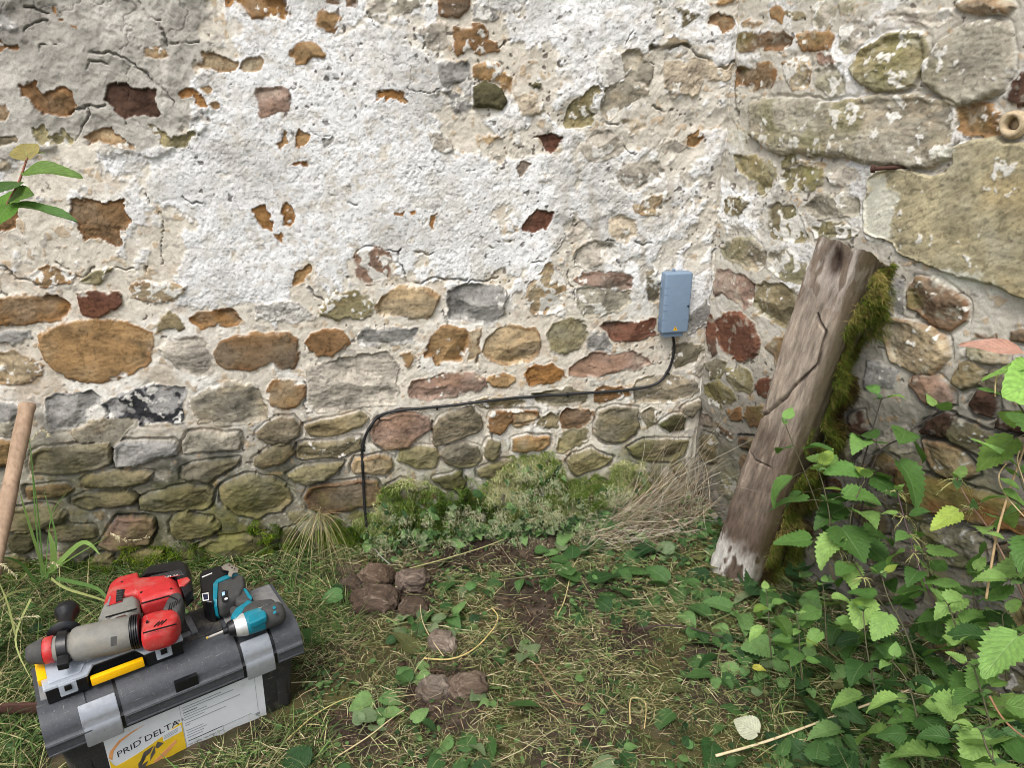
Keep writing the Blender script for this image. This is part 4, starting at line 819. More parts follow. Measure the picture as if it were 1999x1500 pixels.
def text_mesh(name, s, size, mat, parent, loc, xdir, ydir, align='LEFT', shear=0.0, thick=.0):
    cu = bpy.data.curves.new(name, 'FONT'); cu.body = s; cu.size = size; cu.align_x = align; cu.shear = shear; cu.extrude = thick; cu.resolution_u = 3
    tmp = bpy.data.objects.new(name, cu); COL.objects.link(tmp); bpy.context.view_layer.update()
    me = bpy.data.meshes.new_from_object(tmp.evaluated_get(bpy.context.evaluated_depsgraph_get())); bpy.data.objects.remove(tmp)
    x = Vector(xdir).normalized(); y = Vector(ydir).normalized(); z = x.cross(y).normalized(); m = Matrix((x, y, z)).transposed().to_4x4(); m.translation = Vector(loc)
    me.transform(m); me.materials.clear(); me.materials.append(mat); me.name = name
    return link(bpy.data.objects.new(name, me), parent)
P3 = lambda pts, z: [tuple(atz(a, b, z)) for a, b in pts]
M['black_plastic'] = m_plain('black_plastic', (44, 44, 46), .5, .5, nscale=120, dust=((120, 112, 100), 14, .52, .45), scratch=.35)
M['dark_plastic'] = m_plain('dark_grey_plastic', (66, 69, 74), .42, .5, nscale=90, dust=((118, 116, 112), 9, .54, .3), scratch=.5)
M['grey_plastic'] = m_plain('weathered_grey_plastic', (112, 113, 115), .6, .4, nscale=70, dust=((158, 154, 148), 8, .45, .55), scratch=.5)
M['latch'] = m_plain('silver_grey_latch', (158, 162, 168), .34, .5, .55, nscale=90, nlo=.88, nhi=1.05, dust=((150, 145, 135), 16, .58, .4), scratch=.4)
M['jet'] = m_plain('jet_black_plastic', (16, 17, 20), .35, .5, nscale=100)
M['red'] = m_plain('red_plastic', (184, 38, 40), .5, .45, nscale=60, nlo=.8, nhi=1.05, dust=((160, 112, 100), 16, .50, .5), scratch=.3)
M['toolgrey'] = m_plain('cast_grey_housing', (122, 121, 115), .6, .4, nscale=45, dust=((146, 136, 118), 18, .5, .5), scratch=.35)
M['rubber'] = m_plain('dark_grey_rubber', (66, 66, 65), .7, .3, nscale=80, dust=((110, 106, 98), 14, .54, .3))
M['teal'] = m_plain('teal_plastic', (0, 118, 138), .45, .5, nscale=60, nlo=.85, nhi=1.05, dust=((120, 140, 138), 18, .54, .35), scratch=.25)
M['silver'] = m_plain('cast_aluminium', (205, 206, 204), .38, .5, .55, nscale=60, nlo=.85)
M['steel'] = m_plain('bright_steel', (196, 190, 180), .3, .5, .85, nscale=60)
M['yellow'] = m_plain('yellow_plastic', (246, 186, 8), .4, .5, nscale=40, nlo=.93, nhi=1.03)
M['white_label'] = m_plain('white_label', (226, 230, 234), .45, .4, nscale=30, nlo=.95, nhi=1.02, bump=0, dust=((190, 184, 170), 26, .60, .5))
M['ink'] = m_plain('black_ink', (46, 46, 50), .6, .3, bump=0); M['faint'] = m_plain('faded_ink', (150, 154, 160), .6, .3, bump=0)
M['sunny'] = m_plain('yellow_print', (240, 200, 50), .5, .4, nscale=18, nlo=.88, nhi=1.06, bump=0); M['orange'] = m_plain('orange_print', (236, 168, 110), .5, .4, bump=0); M['logo'] = m_plain('grey_print', (96, 92, 84), .5, .4, bump=0)
M['white_print'] = m_plain('white_print', (222, 222, 220), .5, .4, bump=0)
M['boxblue'] = m_plain('blue_grey_abs', (122, 142, 164), .5, .4, nscale=40, nlo=.93, nhi=1.03, bump=.05, dust=((150, 150, 146), 30, .6, .4))
M['cable'] = m_plain('black_cable', (34, 34, 36), .5, .4, nscale=80)
M['rust'] = m_plain('rusty_iron', (74, 50, 42), .85, .3, nscale=150, nlo=.6, nhi=1.3, bump=.5, bd=.002)
t = NT('worn_ash_wood'); mp = t.n('ShaderNodeMapping'); mp.inputs['Scale'].default_value = (90, 90, 5); mp.inputs['Rotation'].default_value = (0, R_(-8), 0); t.l(t.n('ShaderNodeTexCoord').outputs['Object'], mp.inputs[0])
f1 = t.noise(1.0, 5, .65, mp.outputs[0]); f2 = t.noise(9, 5, .65); c = t.mul(tuple(lin((168, 142, 118))), t.ramp(f1, [(.3, (.68, .66, .62)), (.55, (1, 1, 1)), (.75, (1.12, 1.12, 1.1))])); c = t.mul(c, t.ramp(f2, [(.35, (.72, .70, .68)), (.6, (1.04, 1.04, 1.04))]))
t.l(c, t.b.inputs['Base Color']); t.b.inputs['Roughness'].default_value = .75; t.bump(f1, .4, .001); M['ash'] = t.m

# ------------------------------------------------------------------ weathered post leaning in the corner
pb = Vector(atz(1449, 1118, 0.0)); nf = Vector((-.75, -.66, 0)).normalized(); ns_ = Vector((.66, -.75, 0)).normalized()
w2 = onplane(1730, 458, PC, NR); pt = Vector(w2) + Vector(NR) * .115
post = thing('leaning_post', 'weathered brown square post with a mossy flank, leaning against the bare rubble wall', 'post', pb)
ax = (pt - pb); plen = ax.length; ax.normalize(); fx = (ns_ - ax * ns_.dot(ax)).normalized(); fz = ax.cross(fx).normalized()
if fz.dot(nf) < 0: fz = -fz
NA, NC = 620, 320
tt = np.linspace(-.03, 1, NA); W0, D0 = .172, .135
HX, HY, RC = W0 / 2, D0 / 2, .022                  # half width, half depth, corner radius of its section
seg = []
for (qx, qy, a0) in ((1, 1, 0), (-1, 1, 90), (-1, -1, 180), (1, -1, 270)):
    seg += [(qx * (HX - RC) + RC * math.cos(R_(a0 + a)), qy * (HY - RC) + RC * math.sin(R_(a0 + a))) for a in range(0, 91, 10)]
seg.append(seg[0]); seg = np.array(seg); sF = np.concatenate([[0], np.cumsum(np.hypot(*np.diff(seg, axis=0).T))]); pp_ = np.linspace(0, sF[-1], NC, False)
cx = np.interp(pp_, sF, seg[:, 0]) / HX; cy = np.interp(pp_, sF, seg[:, 1]) / HY; aa = pp_
TT, CX = np.meshgrid(tt, cx, indexing='ij'); _, CY = np.meshgrid(tt, cy, indexing='ij'); _, AA = np.meshgrid(tt, aa, indexing='ij')
grain = lambda fl, fu, o_, sd_, fn=fbm: fn(L_ * fl * .83 + us_ * fu * .55, us_ * fu * .83 - L_ * fl * .55, 1.0, o_, sd_)
wid = (W0 - .022 * TT) * .5 * (1 + .05 * np.sin(TT * 7 + 1)); dep = (D0 - .01 * TT) * .5
u_ = CX * wid; v_ = CY * dep; L_ = TT * plen
us_ = AA; qn = grain(5, 9, 4, 201); q2 = grain(16, 50, 4, 203); q3 = grain(4, 26, 4, 205, ridge); q5 = grain(30, 160, 4, 215)
disp = .0035 * qn + .0012 * q2 + .0014 * q3 + .0009 * q5
front = (CY > .5)
crk = np.exp(-(sdline(u_ + .004 * q2, L_, [(-.085, plen * .50), (-.055, plen * .545), (-.02, plen * .60), (.005, plen * .66), (.035, plen * .72), (.03, plen * .80), (-.01, plen * .83)]) / .0035) ** 2) * front
hole = np.exp(-((u_ + .012) / .022) ** 2 - ((L_ - plen * .955) / .04) ** 2) * front; crk2 = np.exp(-(sdline(u_ + .003 * q2, L_, [(-.09, plen * .43), (-.05, plen * .40), (.0, plen * .405)]) / .003) ** 2) * front
step = 0
disp = disp - .014 * crk - .02 * hole - .008 * crk2 - step
L_ = L_ + sst(.80, 1, TT) * .50 * (v_ - D0 / 2) + sst(.97, 1, TT) * (.006 * fbm(u_, v_, 30, 3, 211) + .004 * fbm(u_, v_, 120, 2, 213))
Vp = np.array(pb)[None, None] + np.array(ax) * L_[..., None] + np.array(fx) * (u_ + CX * disp)[..., None] + np.array(fz) * (v_ + CY * disp)[..., None]
c1 = lin((152, 140, 128)) + (lin((100, 86, 76)) - lin((152, 140, 128))) * sst(.75, .15, TT + .12 * qn)[..., None]
c1 = c1 + (lin((160, 144, 128)) - c1) * (sst(.1, .8, q3 * .5 + q2 * .6) * .6 * sst(.2, .5, TT + .1 * qn))[..., None]
c1 = c1 + (lin((78, 64, 55)) - c1) * (sst(.1, .8, -qn + .4 * q2) * .5)[..., None]
pale = np.maximum(sst(.80, .90, TT + .03 * q2 + .04 * qn) * sst(.1, -.3, q2 - .3), .0); c1 = c1 + (lin((196, 186, 176)) - c1) * (pale * .75)[..., None]
foot = sst(.17, .07, TT + .03 * q2 + .02 * qn) * sst(-.3, .2, q2 + .25); c1 = c1 + (lin((206, 202, 196)) - c1) * (foot * .85)[..., None]
c1 = c1 + (lin((58, 42, 34)) - c1) * np.clip(hole * 1.3 + crk * .6 + crk2 * .5, 0, .9)[..., None]
strk = sst(.25, .7, grain(9, 70, 4, 209)) * sst(.25, .5, TT) * sst(.95, .8, TT); c1 = c1 + (lin((186, 172, 156)) - c1) * (strk * .5)[..., None]
c1 = c1 * (1.06 + .14 * q2 + .34 * q5)[..., None]
side = sst(.3, .8, CX); c1 = c1 + (lin((62, 54, 28)) - c1) * (side * .8)[..., None]
idx = np.arange(NA * NC).reshape(NA, NC); nx = np.roll(idx, -1, 1)
Fp = np.stack([idx[:-1], nx[:-1], nx[1:], idx[1:]], -1).reshape(-1, 4)
Vp2 = np.concatenate([Vp.reshape(-1, 3), Vp[-1].mean(0)[None] + np.array(ax) * .004, Vp[0].mean(0)[None]]); nt = NA * NC
topf = np.stack([idx[-1], nx[-1], np.full(NC, nt), np.full(NC, nt)], -1)
Cp = np.concatenate([np.clip(c1, .005, .8).reshape(-1, 3), lin((150, 140, 124))[None], lin((90, 75, 60))[None]])
M['post'] = m_attr('weathered_post', .95, .1, 420, .62, 1.28, .8, .0022)
bmp = bmesh.new(); me_ = None
o = npmesh('shaft', Vp2 - np.array(pb), Fp, Cp, mat=M['post'], parent=post)
# its flat top end, as a fan of triangles
o2 = npmesh('top_end', np.concatenate([Vp[-1], Vp[-1].mean(0)[None] + np.array(ax) * .006]) - np.array(pb), np.stack([np.arange(NC), (np.arange(NC) + 1) % NC, np.full(NC, NC)], -1), np.tile(lin((112, 102, 84)), (NC + 1, 1)), mat=M['post'], parent=post, smooth=False)
POST = dict(pb=np.array(pb), ax=np.array(ax), fx=np.array(fx), fz=np.array(fz), L=plen, W=W0, D=D0)

# ------------------------------------------------------------------ wall box with its cable
bs, bz = wall_px('limewashed_wall', 1310, 588); hwall = .006
bo = PC + UL * bs + UZ * bz + NL * hwall; ul = Vector(-UL)
jb = thing('junction_box', 'blue grey plastic cable box screwed to the limewashed wall by the corner', 'junction box', bo, math.atan2(ul.y, ul.x))
W_, H_, D_ = .086, .205, .046
bm = bmesh.new(); box(bm, (-W_ / 2, -.014, -H_ / 2 + .006), (W_ / 2, .0, H_ / 2), .004); 
bmobj('back_tray', bm, M['boxblue'], jb)
bm = bmesh.new(); box(bm, (-W_ / 2 - .002, -D_, -H_ / 2 + .010), (W_ / 2 + .002, -.0145, H_ / 2 + .002), .006, 3)
for zz in (.058, .036, .004, -.016, -.045, -.064):
    box(bm, (-W_ / 2 - .0012, -D_ - .0005, zz), (-W_ / 2 + .014, -D_ + .004, zz + .0016)); box(bm, (W_ / 2 - .012, -D_ - .0005, zz), (W_ / 2 + .0012, -D_ + .004, zz + .0016))
bmobj('cover', bm, M['boxblue'], jb)
for zz in (.06, -.055):
    bm = bmesh.new(); lathe(bm, (-W_ / 2 - .002, -.016, zz), (0, 0, 1), [(-.006, .003), (.006, .003)], 10); bmobj('hinge', bm, M['boxblue'], jb)
bm = bmesh.new(); box(bm, (-W_ / 2 + .008, -.036, -H_ / 2 - .006), (W_ / 2 - .010, -.006, -H_ / 2 + .012), .003); bmobj('cable_gland_strip', bm, M['boxblue'], jb)
bm = bmesh.new(); lathe(bm, (-.004, -.006, H_ / 2 + .001), (0, 0, 1), [(0, .005), (.005, .005), (.007, .003)], 12); bmobj('hanging_lug', bm, M['boxblue'], jb)
bm = bmesh.new(); lathe(bm, (W_ / 2 - .006, -D_ - .0016, -.004), (0, -1, 0), [(-.002, .003), (.0006, .003)], 10); bmobj('lock_slot', bm, M['jet'], jb)
bm = bmesh.new(); slab(bm, [(-.0075, -D_ - .0006, -.083), (.0075, -D_ - .0006, -.083), (0, -D_ - .0006, -.070)], (0, -1, 0), .0005); wt = bmobj('warning_triangle', bm, M['yellow'], jb)
bm = bmesh.new(); slab(bm, [(-.0004, -D_ - .0013, -.0805), (.0006, -D_ - .0013, -.0805), (.0006, -D_ - .0013, -.0745), (-.0004, -D_ - .0013, -.0745)], (0, -1, 0), .0003)
for k in range(6):
    a = k * math.pi / 6; slab(bm, [(.0022 * math.cos(a) - .0003 * math.sin(a), -D_ - .0014, -.0786 + .0022 * math.sin(a)), (-.0022 * math.cos(a) - .0003 * math.sin(a), -D_ - .0014, -.0786 - .0022 * math.sin(a)), (-.0022 * math.cos(a) + .0003 * math.sin(a), -D_ - .0014, -.0786 - .0022 * math.sin(a)), (.0022 * math.cos(a) + .0003 * math.sin(a), -D_ - .0014, -.0786 + .0022 * math.sin(a))], (0, -1, 0), .0002)
bmobj('beam_symbol', bm, M['ink'], wt)
cpx = [(1314,645),(1314,668),(1312,692),(1302,722),(1277,747),(1220,760),(1130,766),(1050,773),(960,779),(880,790),(820,796),(770,801),(738,815),(717,843),(707,880),(709,930),(712,990),(718,1040),(726,1080)]
cp = []
for i, (x, y) in enumerate(cpx):
    s_, z_ = wall_px('limewashed_wall', x, y); w = wall_point('limewashed_wall', np.array([s_ - .006, s_, s_ + .006]), np.array([z_, z_, z_]), .0055).max(0) if False else wall_point('limewashed_wall', np.array([s_]), np.array([z_]), .009)[0]
    if i == 0: w = bo + np.array(NL) * .020 + np.array((0, 0, -H_ / 2 + .004)) 
    cp.append(w)
cp.append(np.array(atz(735, 1116, 0)) - np.array((0, 0, .04)))
pth = smoothpath(cp, 7)
for i, p in enumerate(pth):                          # rest on the highest stone under it
    s_ = (np.array(p) - PC) @ UL; z_ = p.z
    if 8 < i < len(pth) - 8:
        h_ = max(float((wall_point('limewashed_wall', np.array([s_ + a]), np.array([z_ + b]))[0] - PC) @ NL) for a, b in ((0, 0), (.004, 0), (-.004, 0), (0, .004), (0, -.004))) + .003
        cur = float((np.array(p) - PC) @ NL)
        if cur < h_: pth[i] = p + Vector(NL) * (h_ - cur)
cab = thing('cable', 'thin black cable running from the blue grey box down the wall into the soil', 'cable', bo)
bm = bmesh.new(); tube(bm, pth, .0046, 10); bmobj('sheath', bm, M['cable'], cab, 180, inv_of(cab))
for k in (22, 44, 66, 84, 98):
    p = pth[k]; d = (pth[k + 1] - pth[k - 1]).normalized(); bm = bmesh.new(); lathe(bm, p - d * .003, d, [(0, .0055), (.006, .0055)], 10)
    q = Vector(NL).cross(d).normalized(); lathe(bm, p + q * .0065 - Vector(NL) * .008, Vector(NL), [(0, .002), (.014, .002), (.0141, .0035), (.0155, .003)], 8); bmobj('cable_clip', bm, M['jet'], cab, 40, inv_of(cab))

# ------------------------------------------------------------------ rusty bolt and ring stone in the bare wall
p0 = Vector(onplane(1721, 328, PC, NR)) + Vector(NR) * .034; p1 = Vector(onplane(1756, 326, PC, NR)) + Vector(NR) * .004; d = (p1 - p0)
bolt = thing('rusty_bolt', 'rusty iron bolt sticking out under the long pale lintel stone', 'bolt', p1)
bm = bmesh.new(); lathe(bm, p0, d, [(-.006, .004), (-.005, .0095), (.004, .010), (.006, .006), (.0065, .0052), (d.length + .02, .0055)], 10); bmobj('shank', bm, M['rust'], bolt, 40, inv_of(bolt))
c = Vector(onplane(1986, 242, PC, NR)) + Vector(NR) * .012; bm = bmesh.new(); u = Vector(UR); v = Vector((0, 0, 1)); rings = []
for a in np.linspace(0, 2 * math.pi, 36, False):
    e = u * math.cos(a) + v * math.sin(a); rings.append([bm.verts.new(c + e * (.021 + (.0085 + .0015 * math.sin(3 * a)) * math.cos(b)) + Vector(NR) * (.016 * math.sin(b))) for b in np.linspace(0, 2 * math.pi, 12, False)])
for i in range(36):
    A, B = rings[i], rings[(i + 1) % 36]
    for j in range(12): bm.faces.new((A[j], A[(j + 1) % 12], B[(j + 1) % 12], B[j]))
lathe(bm, c - Vector(NR) * .012, Vector(NR), [(0, .016), (.002, .016)], 20)
M['ringstone'] = m_plain('buff_stone', (186, 168, 138), .9, .2, nscale=160, nlo=.7, nhi=1.15, bump=.5, bd=.001); M['dark_hole'] = m_plain('dirty_brown', (70, 48, 40), .9, .2)
rw = bpy.data.objects['rubble_wall']; bmobj('ring_stone', bm, M['ringstone'], rw, 180, Matrix.Translation(-rw.location))

# ------------------------------------------------------------------ wooden shaft at the left, rusty bar
t0 = np.array(wall_point('limewashed_wall', np.array([wall_px('limewashed_wall', 62, 780)[0]]), np.array([wall_px('limewashed_wall', 62, 780)[1]]), .03)[0]); t1 = np.array(atz(-62, 1345, .02))
sh = thing('wooden_tool_shaft', 'pale worn wooden tool shaft propped against the limewashed wall', 'tool handle', t1)
bm = bmesh.new(); d = Vector(t0 - t1); n_ = 26; lathe(bm, t1, d, [(-.04, .02)] + [(d.length * k / n_, .0225 + .0012 * math.sin(k * .9)) for k in range(n_)] + [(d.length - .012, .0245), (d.length - .005, .0238), (d.length, .019)], 20, 1.0, .8)
bmobj('shaft', bm, M['ash'], sh, 60, inv_of(sh))
rb = thing('rusty_flat_bar', 'rusty brown flat iron bar on the grass, poking out beside the toolbox', 'iron bar', atz(20, 1388, .05))
bm = bmesh.new(); a, b = Vector(atz(-160, 1392, .045)), Vector(atz(95, 1384, .05)); q = Vector((0, .0, 1)); slab(bm, [a + q * -.014, b + q * -.015, b + q * .014, a + q * .012], (.1, .95, .1), .010, .003); bmobj('bar', bm, M['rust'], rb, 40, inv_of(rb))

# ------------------------------------------------------------------ toolbox
TY = .613; TL, TD, TH1, TH2 = .533, .22, .195, .245
tb = thing('toolbox', 'large dark grey plastic toolbox with silver latches and a white and yellow label', 'toolbox', (-.54, 1.54, 0), TY)
TM = Matrix.Translation(tb.location) @ Matrix.Rotation(TY, 4, 'Z'); TI = TM.inverted()
loc = lambda p: TI @ Vector(p)
bm = bmesh.new()
prof = [(.030, -.06), (.004, TH1 - .03), (TD - .004, TH1 - .03), (TD - .03, -.06)]
xe = [(-TL + .012, -.002)]
va = [bm.verts.new((-TL + .006 + (.02 if z < 0 else 0), y, z)) for y, z in prof]; vb = [bm.verts.new((-.006 - (.02 if z < 0 else 0), y, z)) for y, z in prof]
bm.faces.new(va); bm.faces.new(vb[::-1])
for i in range(4): bm.faces.new((va[i], vb[i], vb[(i + 1) % 4], va[(i + 1) % 4]))
bmesh.ops.bevel(bm, geom=bm.edges[:], offset=.012, segments=3, affect='EDGES', profile=.5)
for xx in (-TL + .045, -.045): box(bm, (xx - .012, -.004 + .016, .0), (xx + .012, .03, TH1 - .03), .003)
bmobj('body', bm, M['black_plastic'], tb)
def lidprof(off=0.0):                                # section of the lid: rim, curved front, flat deck, back
    p = [(-.012 - off, TH1 - .032), (-.013 - off, TH1 - .002), (-.008 - off, TH1 + .001)]
    for a in np.linspace(0, 1, 8)[0:]: p.append((-.006 - off + .066 * (1 - math.cos(a * math.pi / 2)), TH1 + .004 + (TH2 - TH1 - .004 + off) * math.sin(a * math.pi / 2)))
    return p
def extr(bm, prof, x0, x1, close):
    pr = prof + close; A = [bm.verts.new((x0, y, z)) for y, z in pr]; B = [bm.verts.new((x1, y, z)) for y, z in pr]; n = len(pr)
    bm.faces.new(A); bm.faces.new(B[::-1])
    for i in range(n): bm.faces.new((A[i], B[i], B[(i + 1) % n], A[(i + 1) % n]))
bm = bmesh.new(); back = [(TD - .03, TH2), (TD + .006, TH2 - .022), (TD + .010, TH1 - .032)]
extr(bm, lidprof(), -TL - .012, .012, back)
for x0, x1 in ((-.052, .0135), (-TL - .0135, -TL + .075), (-.395, -.135)):            # raised front panels either side of the latches
    extr(bm, lidprof(.004), x0, x1, [(.075, TH2 - .012), (.02, TH1 - .03)])
for x0, x1 in ((-.052, .0136), (-TL - .0136, -TL + .075), (-.395, -.135)): box(bm, (x0 + .001, -.0195, TH1 - .006), (x1 - .001, -.016, TH1 - .003), .0012); box(bm, (x0 + .001, -.0195, TH1 - .031), (x1 - .001, -.0155, TH1 - .027), .0012)
bmobj('lid', bm, M['dark_plastic'], tb, 35)
for xx in (-.0555, -.1315, -.3985, -.4805):
    bm = bmesh.new(); extr(bm, lidprof(.002), xx - .003, xx + .003, [(.06, TH2 - .012), (.02, TH1 - .03)]); bmobj('lid_seam', bm, M['jet'], tb, 35)
for yy in (.1, .13, .16):
    bm = bmesh.new(); box(bm, (-.118, yy, TH2 + .0025), (-.03, yy + .004, TH2 + .0042), .001); bmobj('deck_rib', bm, M['grey_plastic'], tb)
bm = bmesh.new()
bm.free()
for x0, x1 in ((-.135, .004), (-TL - .004, -TL + .12)): bm = bmesh.new(); box(bm, (x0, .068, TH2 - .004), (x1, TD - .03, TH2 + .003), .002); bmobj('deck_panel', bm, M['grey_plastic'], tb)
bm = bmesh.new(); box(bm, (-.31, .078, TH2 - .004), (-.145, TD - .04, TH2 + .0022), .002)
for k in range(4): 
    xx = -.285 + k * .034; slab(bm, [(xx, .084, TH2 + .002), (xx + .002, .084, TH2 + .002), (xx + .034, .125, TH2 + .002), (xx + .032, .125, TH2 + .002)], (0, 0, 1), .0015)
bmobj('handle_recess', bm, M['black_plastic'], tb)
bm = bmesh.new(); box(bm, (-.215, .10, TH2 + .001), (-.2, .175, TH2 + .008), .002); box(bm, (-.25, .10, TH2 + .001), (-.2155, .113, TH2 + .007), .002); bmobj('folding_handle', bm, M['grey_plastic'], tb)
for x0, x1 in ((-.128, -.060), (-.475, -.402)):
    bm = bmesh.new(); pr = [(-.021, TH1 - .043), (-.022, TH1 - .012)] + lidprof(.008)[2:8]; pr2 = [(y + .006, z - .004) for y, z in pr[::-1]]
    extr(bm, pr, x0, x1, pr2); bmesh.ops.bevel(bm, geom=[e for e in bm.edges if abs(e.verts[0].co.x - e.verts[1].co.x) < 1e-6], offset=.0015, segments=2, affect='EDGES'); bmobj('latch', bm, M['latch'], tb, 35)
bm = bmesh.new(); box(bm, (-.285, -.0145, TH1 - .014), (-.235, -.002, TH1 + .026), .001); bmobj('lock_hasp', bm, M['jet'], tb)
# label on the front
Pf = lambda x, z, off=0.0: Vector((x, .004 + (.026) * (TH1 - .03 - z) / (TH1 + .03) - .0012 - off, z))
fy = (Pf(0, .1) - Pf(0, 0)).normalized(); fn = Vector((1, 0, 0)).cross(fy).normalized()
def fpx(x, y):                                        # pixel of the photograph -> (x, z) on the front of the box
    O = TM @ Pf(0, .1); n = (TM.to_3x3() @ fn); q = onplane(x, y, np.array(O), np.array(n)); q = loc(q); return q.x, q.z
LTL, LTR, LBR = fpx(199, 1438), fpx(511, 1315), fpx(524, 1409)
lx0, lx1 = LTL[0], LTR[0]; lz1 = (LTL[1] + LTR[1]) / 2; lz0 = LBR[1]; lw, lh = lx1 - lx0, lz1 - lz0
LP = lambda u, v, off=0.0: Pf(lx0 + u * lw, lz0 + v * lh, off)
def sheet(name, pts, mat, par, off, th=.0003): bm = bmesh.new(); slab(bm, [LP(u, v, off) for u, v in pts], fn, th); return bmobj(name, bm, mat, par, 30)
lab = sheet('label', [(0, .02), (.02, 0), (.985, 0), (1, .02), (1, .98), (.99, 1), (.01, 1), (0, .98)], M['white_label'], tb, 0)
arc = [(u, .42 + .30 * (u / .455) ** 1.6) for u in np.linspace(.035, .452, 14)]
sheet('yellow_panel', [(.004, .01), (.452, .01)] + [(.452, .70)] + arc[::-1][1:] + [(.02, .47), (.004, .60)], M['sunny'], lab, .0005)
sheet('orange_sweep', [(.004, .62), (.02, .72), (.08, .84), (.16, .90), (.24, .93), (.16, .875), (.085, .80), (.04, .70), (.02, .56)], M['orange'], lab, .0006)
text_mesh('lettering', 'PRID', .026, M['ink'], lab, LP(.05, .56, .0010), (LP(.2, .62) - LP(.05, .56)), (LP(.05, .9) - LP(.05, .56)))
text_mesh('lettering', '®', .008, M['ink'], lab, LP(.192, .72, .0010), (1, 0, 0), fy)
text_mesh('lettering', 'DELTA', .026, M['ink'], lab, LP(.218, .625, .0010), (LP(.37, .665) - LP(.218, .625)), (LP(.05, .9) - LP(.05, .56)))
text_mesh('lettering', '1.55 g', .011, M['logo'], lab, LP(.392, .715, .0010), (LP(.37, .665) - LP(.218, .625)), fy)
for pts in ([(.15, .18), (.215, .43), (.20, .33), (.155, .30)], [(.165, .10), (.16, .24), (.215, .28)], [(.17, .33), (.2, .46), (.265, .50), (.235, .40)], [(.235, .36), (.27, .49), (.265, .37), (.225, .26)], [(.27, .46), (.29, .54), (.325, .47), (.285, .42)]):
    sheet('arrow_emblem', pts, M['logo'], lab, .0010)
sheet('orange_arrow', [(.235, .10), (.245, .22), (.30, .30), (.40, .44), (.40, .38), (.31, .22), (.28, .20)], M['orange'], lab, .0009)
sheet('text_plate', [(.325, .50), (.325, .62), (.445, .66), (.445, .54)], M['white_label'], lab, .0009)
for v in (.60, .575, .55): sheet('text_line', [(.332, v - .012), (.42, v + .022), (.42, v + .03), (.332, v - .004)], M['faint'], lab, .0014)
sheet('maker_oval', [(.405 + .035 * math.cos(a), .075 + .045 * math.sin(a)) for a in np.linspace(0, 2 * math.pi, 14, False)], M['orange'], lab, .0009)
sheet('maker_oval', [(.405 + .029 * math.cos(a), .075 + .033 * math.sin(a)) for a in np.linspace(0, 2 * math.pi, 14, False)], M['white_label'], lab, .0012)
sheet('fold_line', [(.454, 0.01), (.4555, .01), (.4555, .99), (.454, .99)], M['faint'], lab, .0005)
for v, u1, nm in ((.93, .72, 'faint'), (.885, .80, 'faint'), (.835, .56, 'ink'), (.79, .62, 'faint'), (.745, .84, 'faint'), (.70, .60, 'faint'), (.64, .74, 'faint'), (.60, .50, 'faint'), (.50, .58, 'faint'), (.455, .60, 'faint'), (.41, .58, 'faint'), (.365, .57, 'faint'), (.30, .70, 'ink')):
    sheet('text_line', [(.47, v), (u1, v), (u1, v + .012), (.47, v + .012)], M[nm], lab, .0005)
text_mesh('lettering', 'FOR ANIMAL TREATMENT ONLY', .0056, M['ink'], lab, LP(.468, .225, .0008), (1, 0, 0), fy)
for pts in ([(.70, .04), (.702, .04), (.702, .30), (.70, .30)], [(.70, .30), (.90, .30), (.90, .308), (.70, .308)], [(.945, .30), (.947, .30), (.947, .95), (.945, .95)], [(.925, .22), (.955, .22), (.955, .27), (.925, .27)]): sheet('print_frame', pts, M['faint'], lab, .0005)

# ------------------------------------------------------------------ parts organiser lying on the toolbox
oz = TH2 + .004
L2 = lambda x, y, z: (lambda q: (q.x, q.y))(loc(atz(x, y, z)))
org = thing('parts_organiser', 'small black parts organiser with clear lid and yellow handle, on the toolbox lid', 'organiser', TM @ Vector((-.43, .06, oz)), TY)
OI = inv_of(org) @ TM
a0 = L2(88, 1345, oz + .045); a1 = L2(358, 1248, oz + .045)
ox0, ox1 = a0[0] - .005, a1[0]; oy0 = (a0[1] + a1[1]) / 2; oy1 = oy0 + .15
def notch(i, f): # outline with the recess of the handle in the front
    return [(ox0 + i, oy0 + i), (ox0 + .085 - i, oy0 + i), (ox0 + .10 - i, oy0 + .03 + i), (ox1 - .10 + i, oy0 + .03 + i), (ox1 - .085 + i, oy0 + i), (ox1 - i, oy0 + i), (ox1 - i, oy1 - i), (ox0 + i, oy1 - i)]
bm = bmesh.new(); slab(bm, [(x, y, oz) for x, y in notch(.003, 0)], (0, 0, 1), .036, .003); bmobj('tray', bm, M['jet'], org, 40, OI)
t = NT('clear_polypropylene'); t.b.inputs['Base Color'].default_value = (.80, .85, .90, 1); t.b.inputs['Roughness'].default_value = .35; t.b.inputs['Alpha'].default_value = .5; t.b.inputs['Base Color'].default_value = (.62, .68, .76, 1); t.b.inputs['Alpha'].default_value = .42; M['clear'] = t.m
bm = bmesh.new(); slab(bm, [(x, y, oz + .037) for x, y in notch(0, 0)], (0, 0, 1), .007, .0025)
slab(bm, [(x, y, oz + .0445) for x, y in notch(.012, 0)], (0, 0, 1), .003, .001)
bmobj('clear_lid', bm, M['clear'], org, 40, OI)
for xc in (ox0 + .045, ox1 - .045):
    bm = bmesh.new(); box(bm, (xc - .017, oy0 - .006, oz + .014), (xc + .017, oy0 - .0005, oz + .044), .003); k = bmobj('latch', bm, M['clear'], org, 40, OI)
    bm = bmesh.new(); box(bm, (xc - .007, oy0 - .0085, oz + .027), (xc + .007, oy0 - .0045, oz + .040), .001); bmobj('catch', bm, M['jet'], k, 40, OI)
bm = bmesh.new(); box(bm, (ox0 + .088, oy0 - .004, oz + .010), (ox1 - .088, oy0 + .010, oz + .030), .003); bmobj('handle', bm, M['yellow'], org, 40, OI)
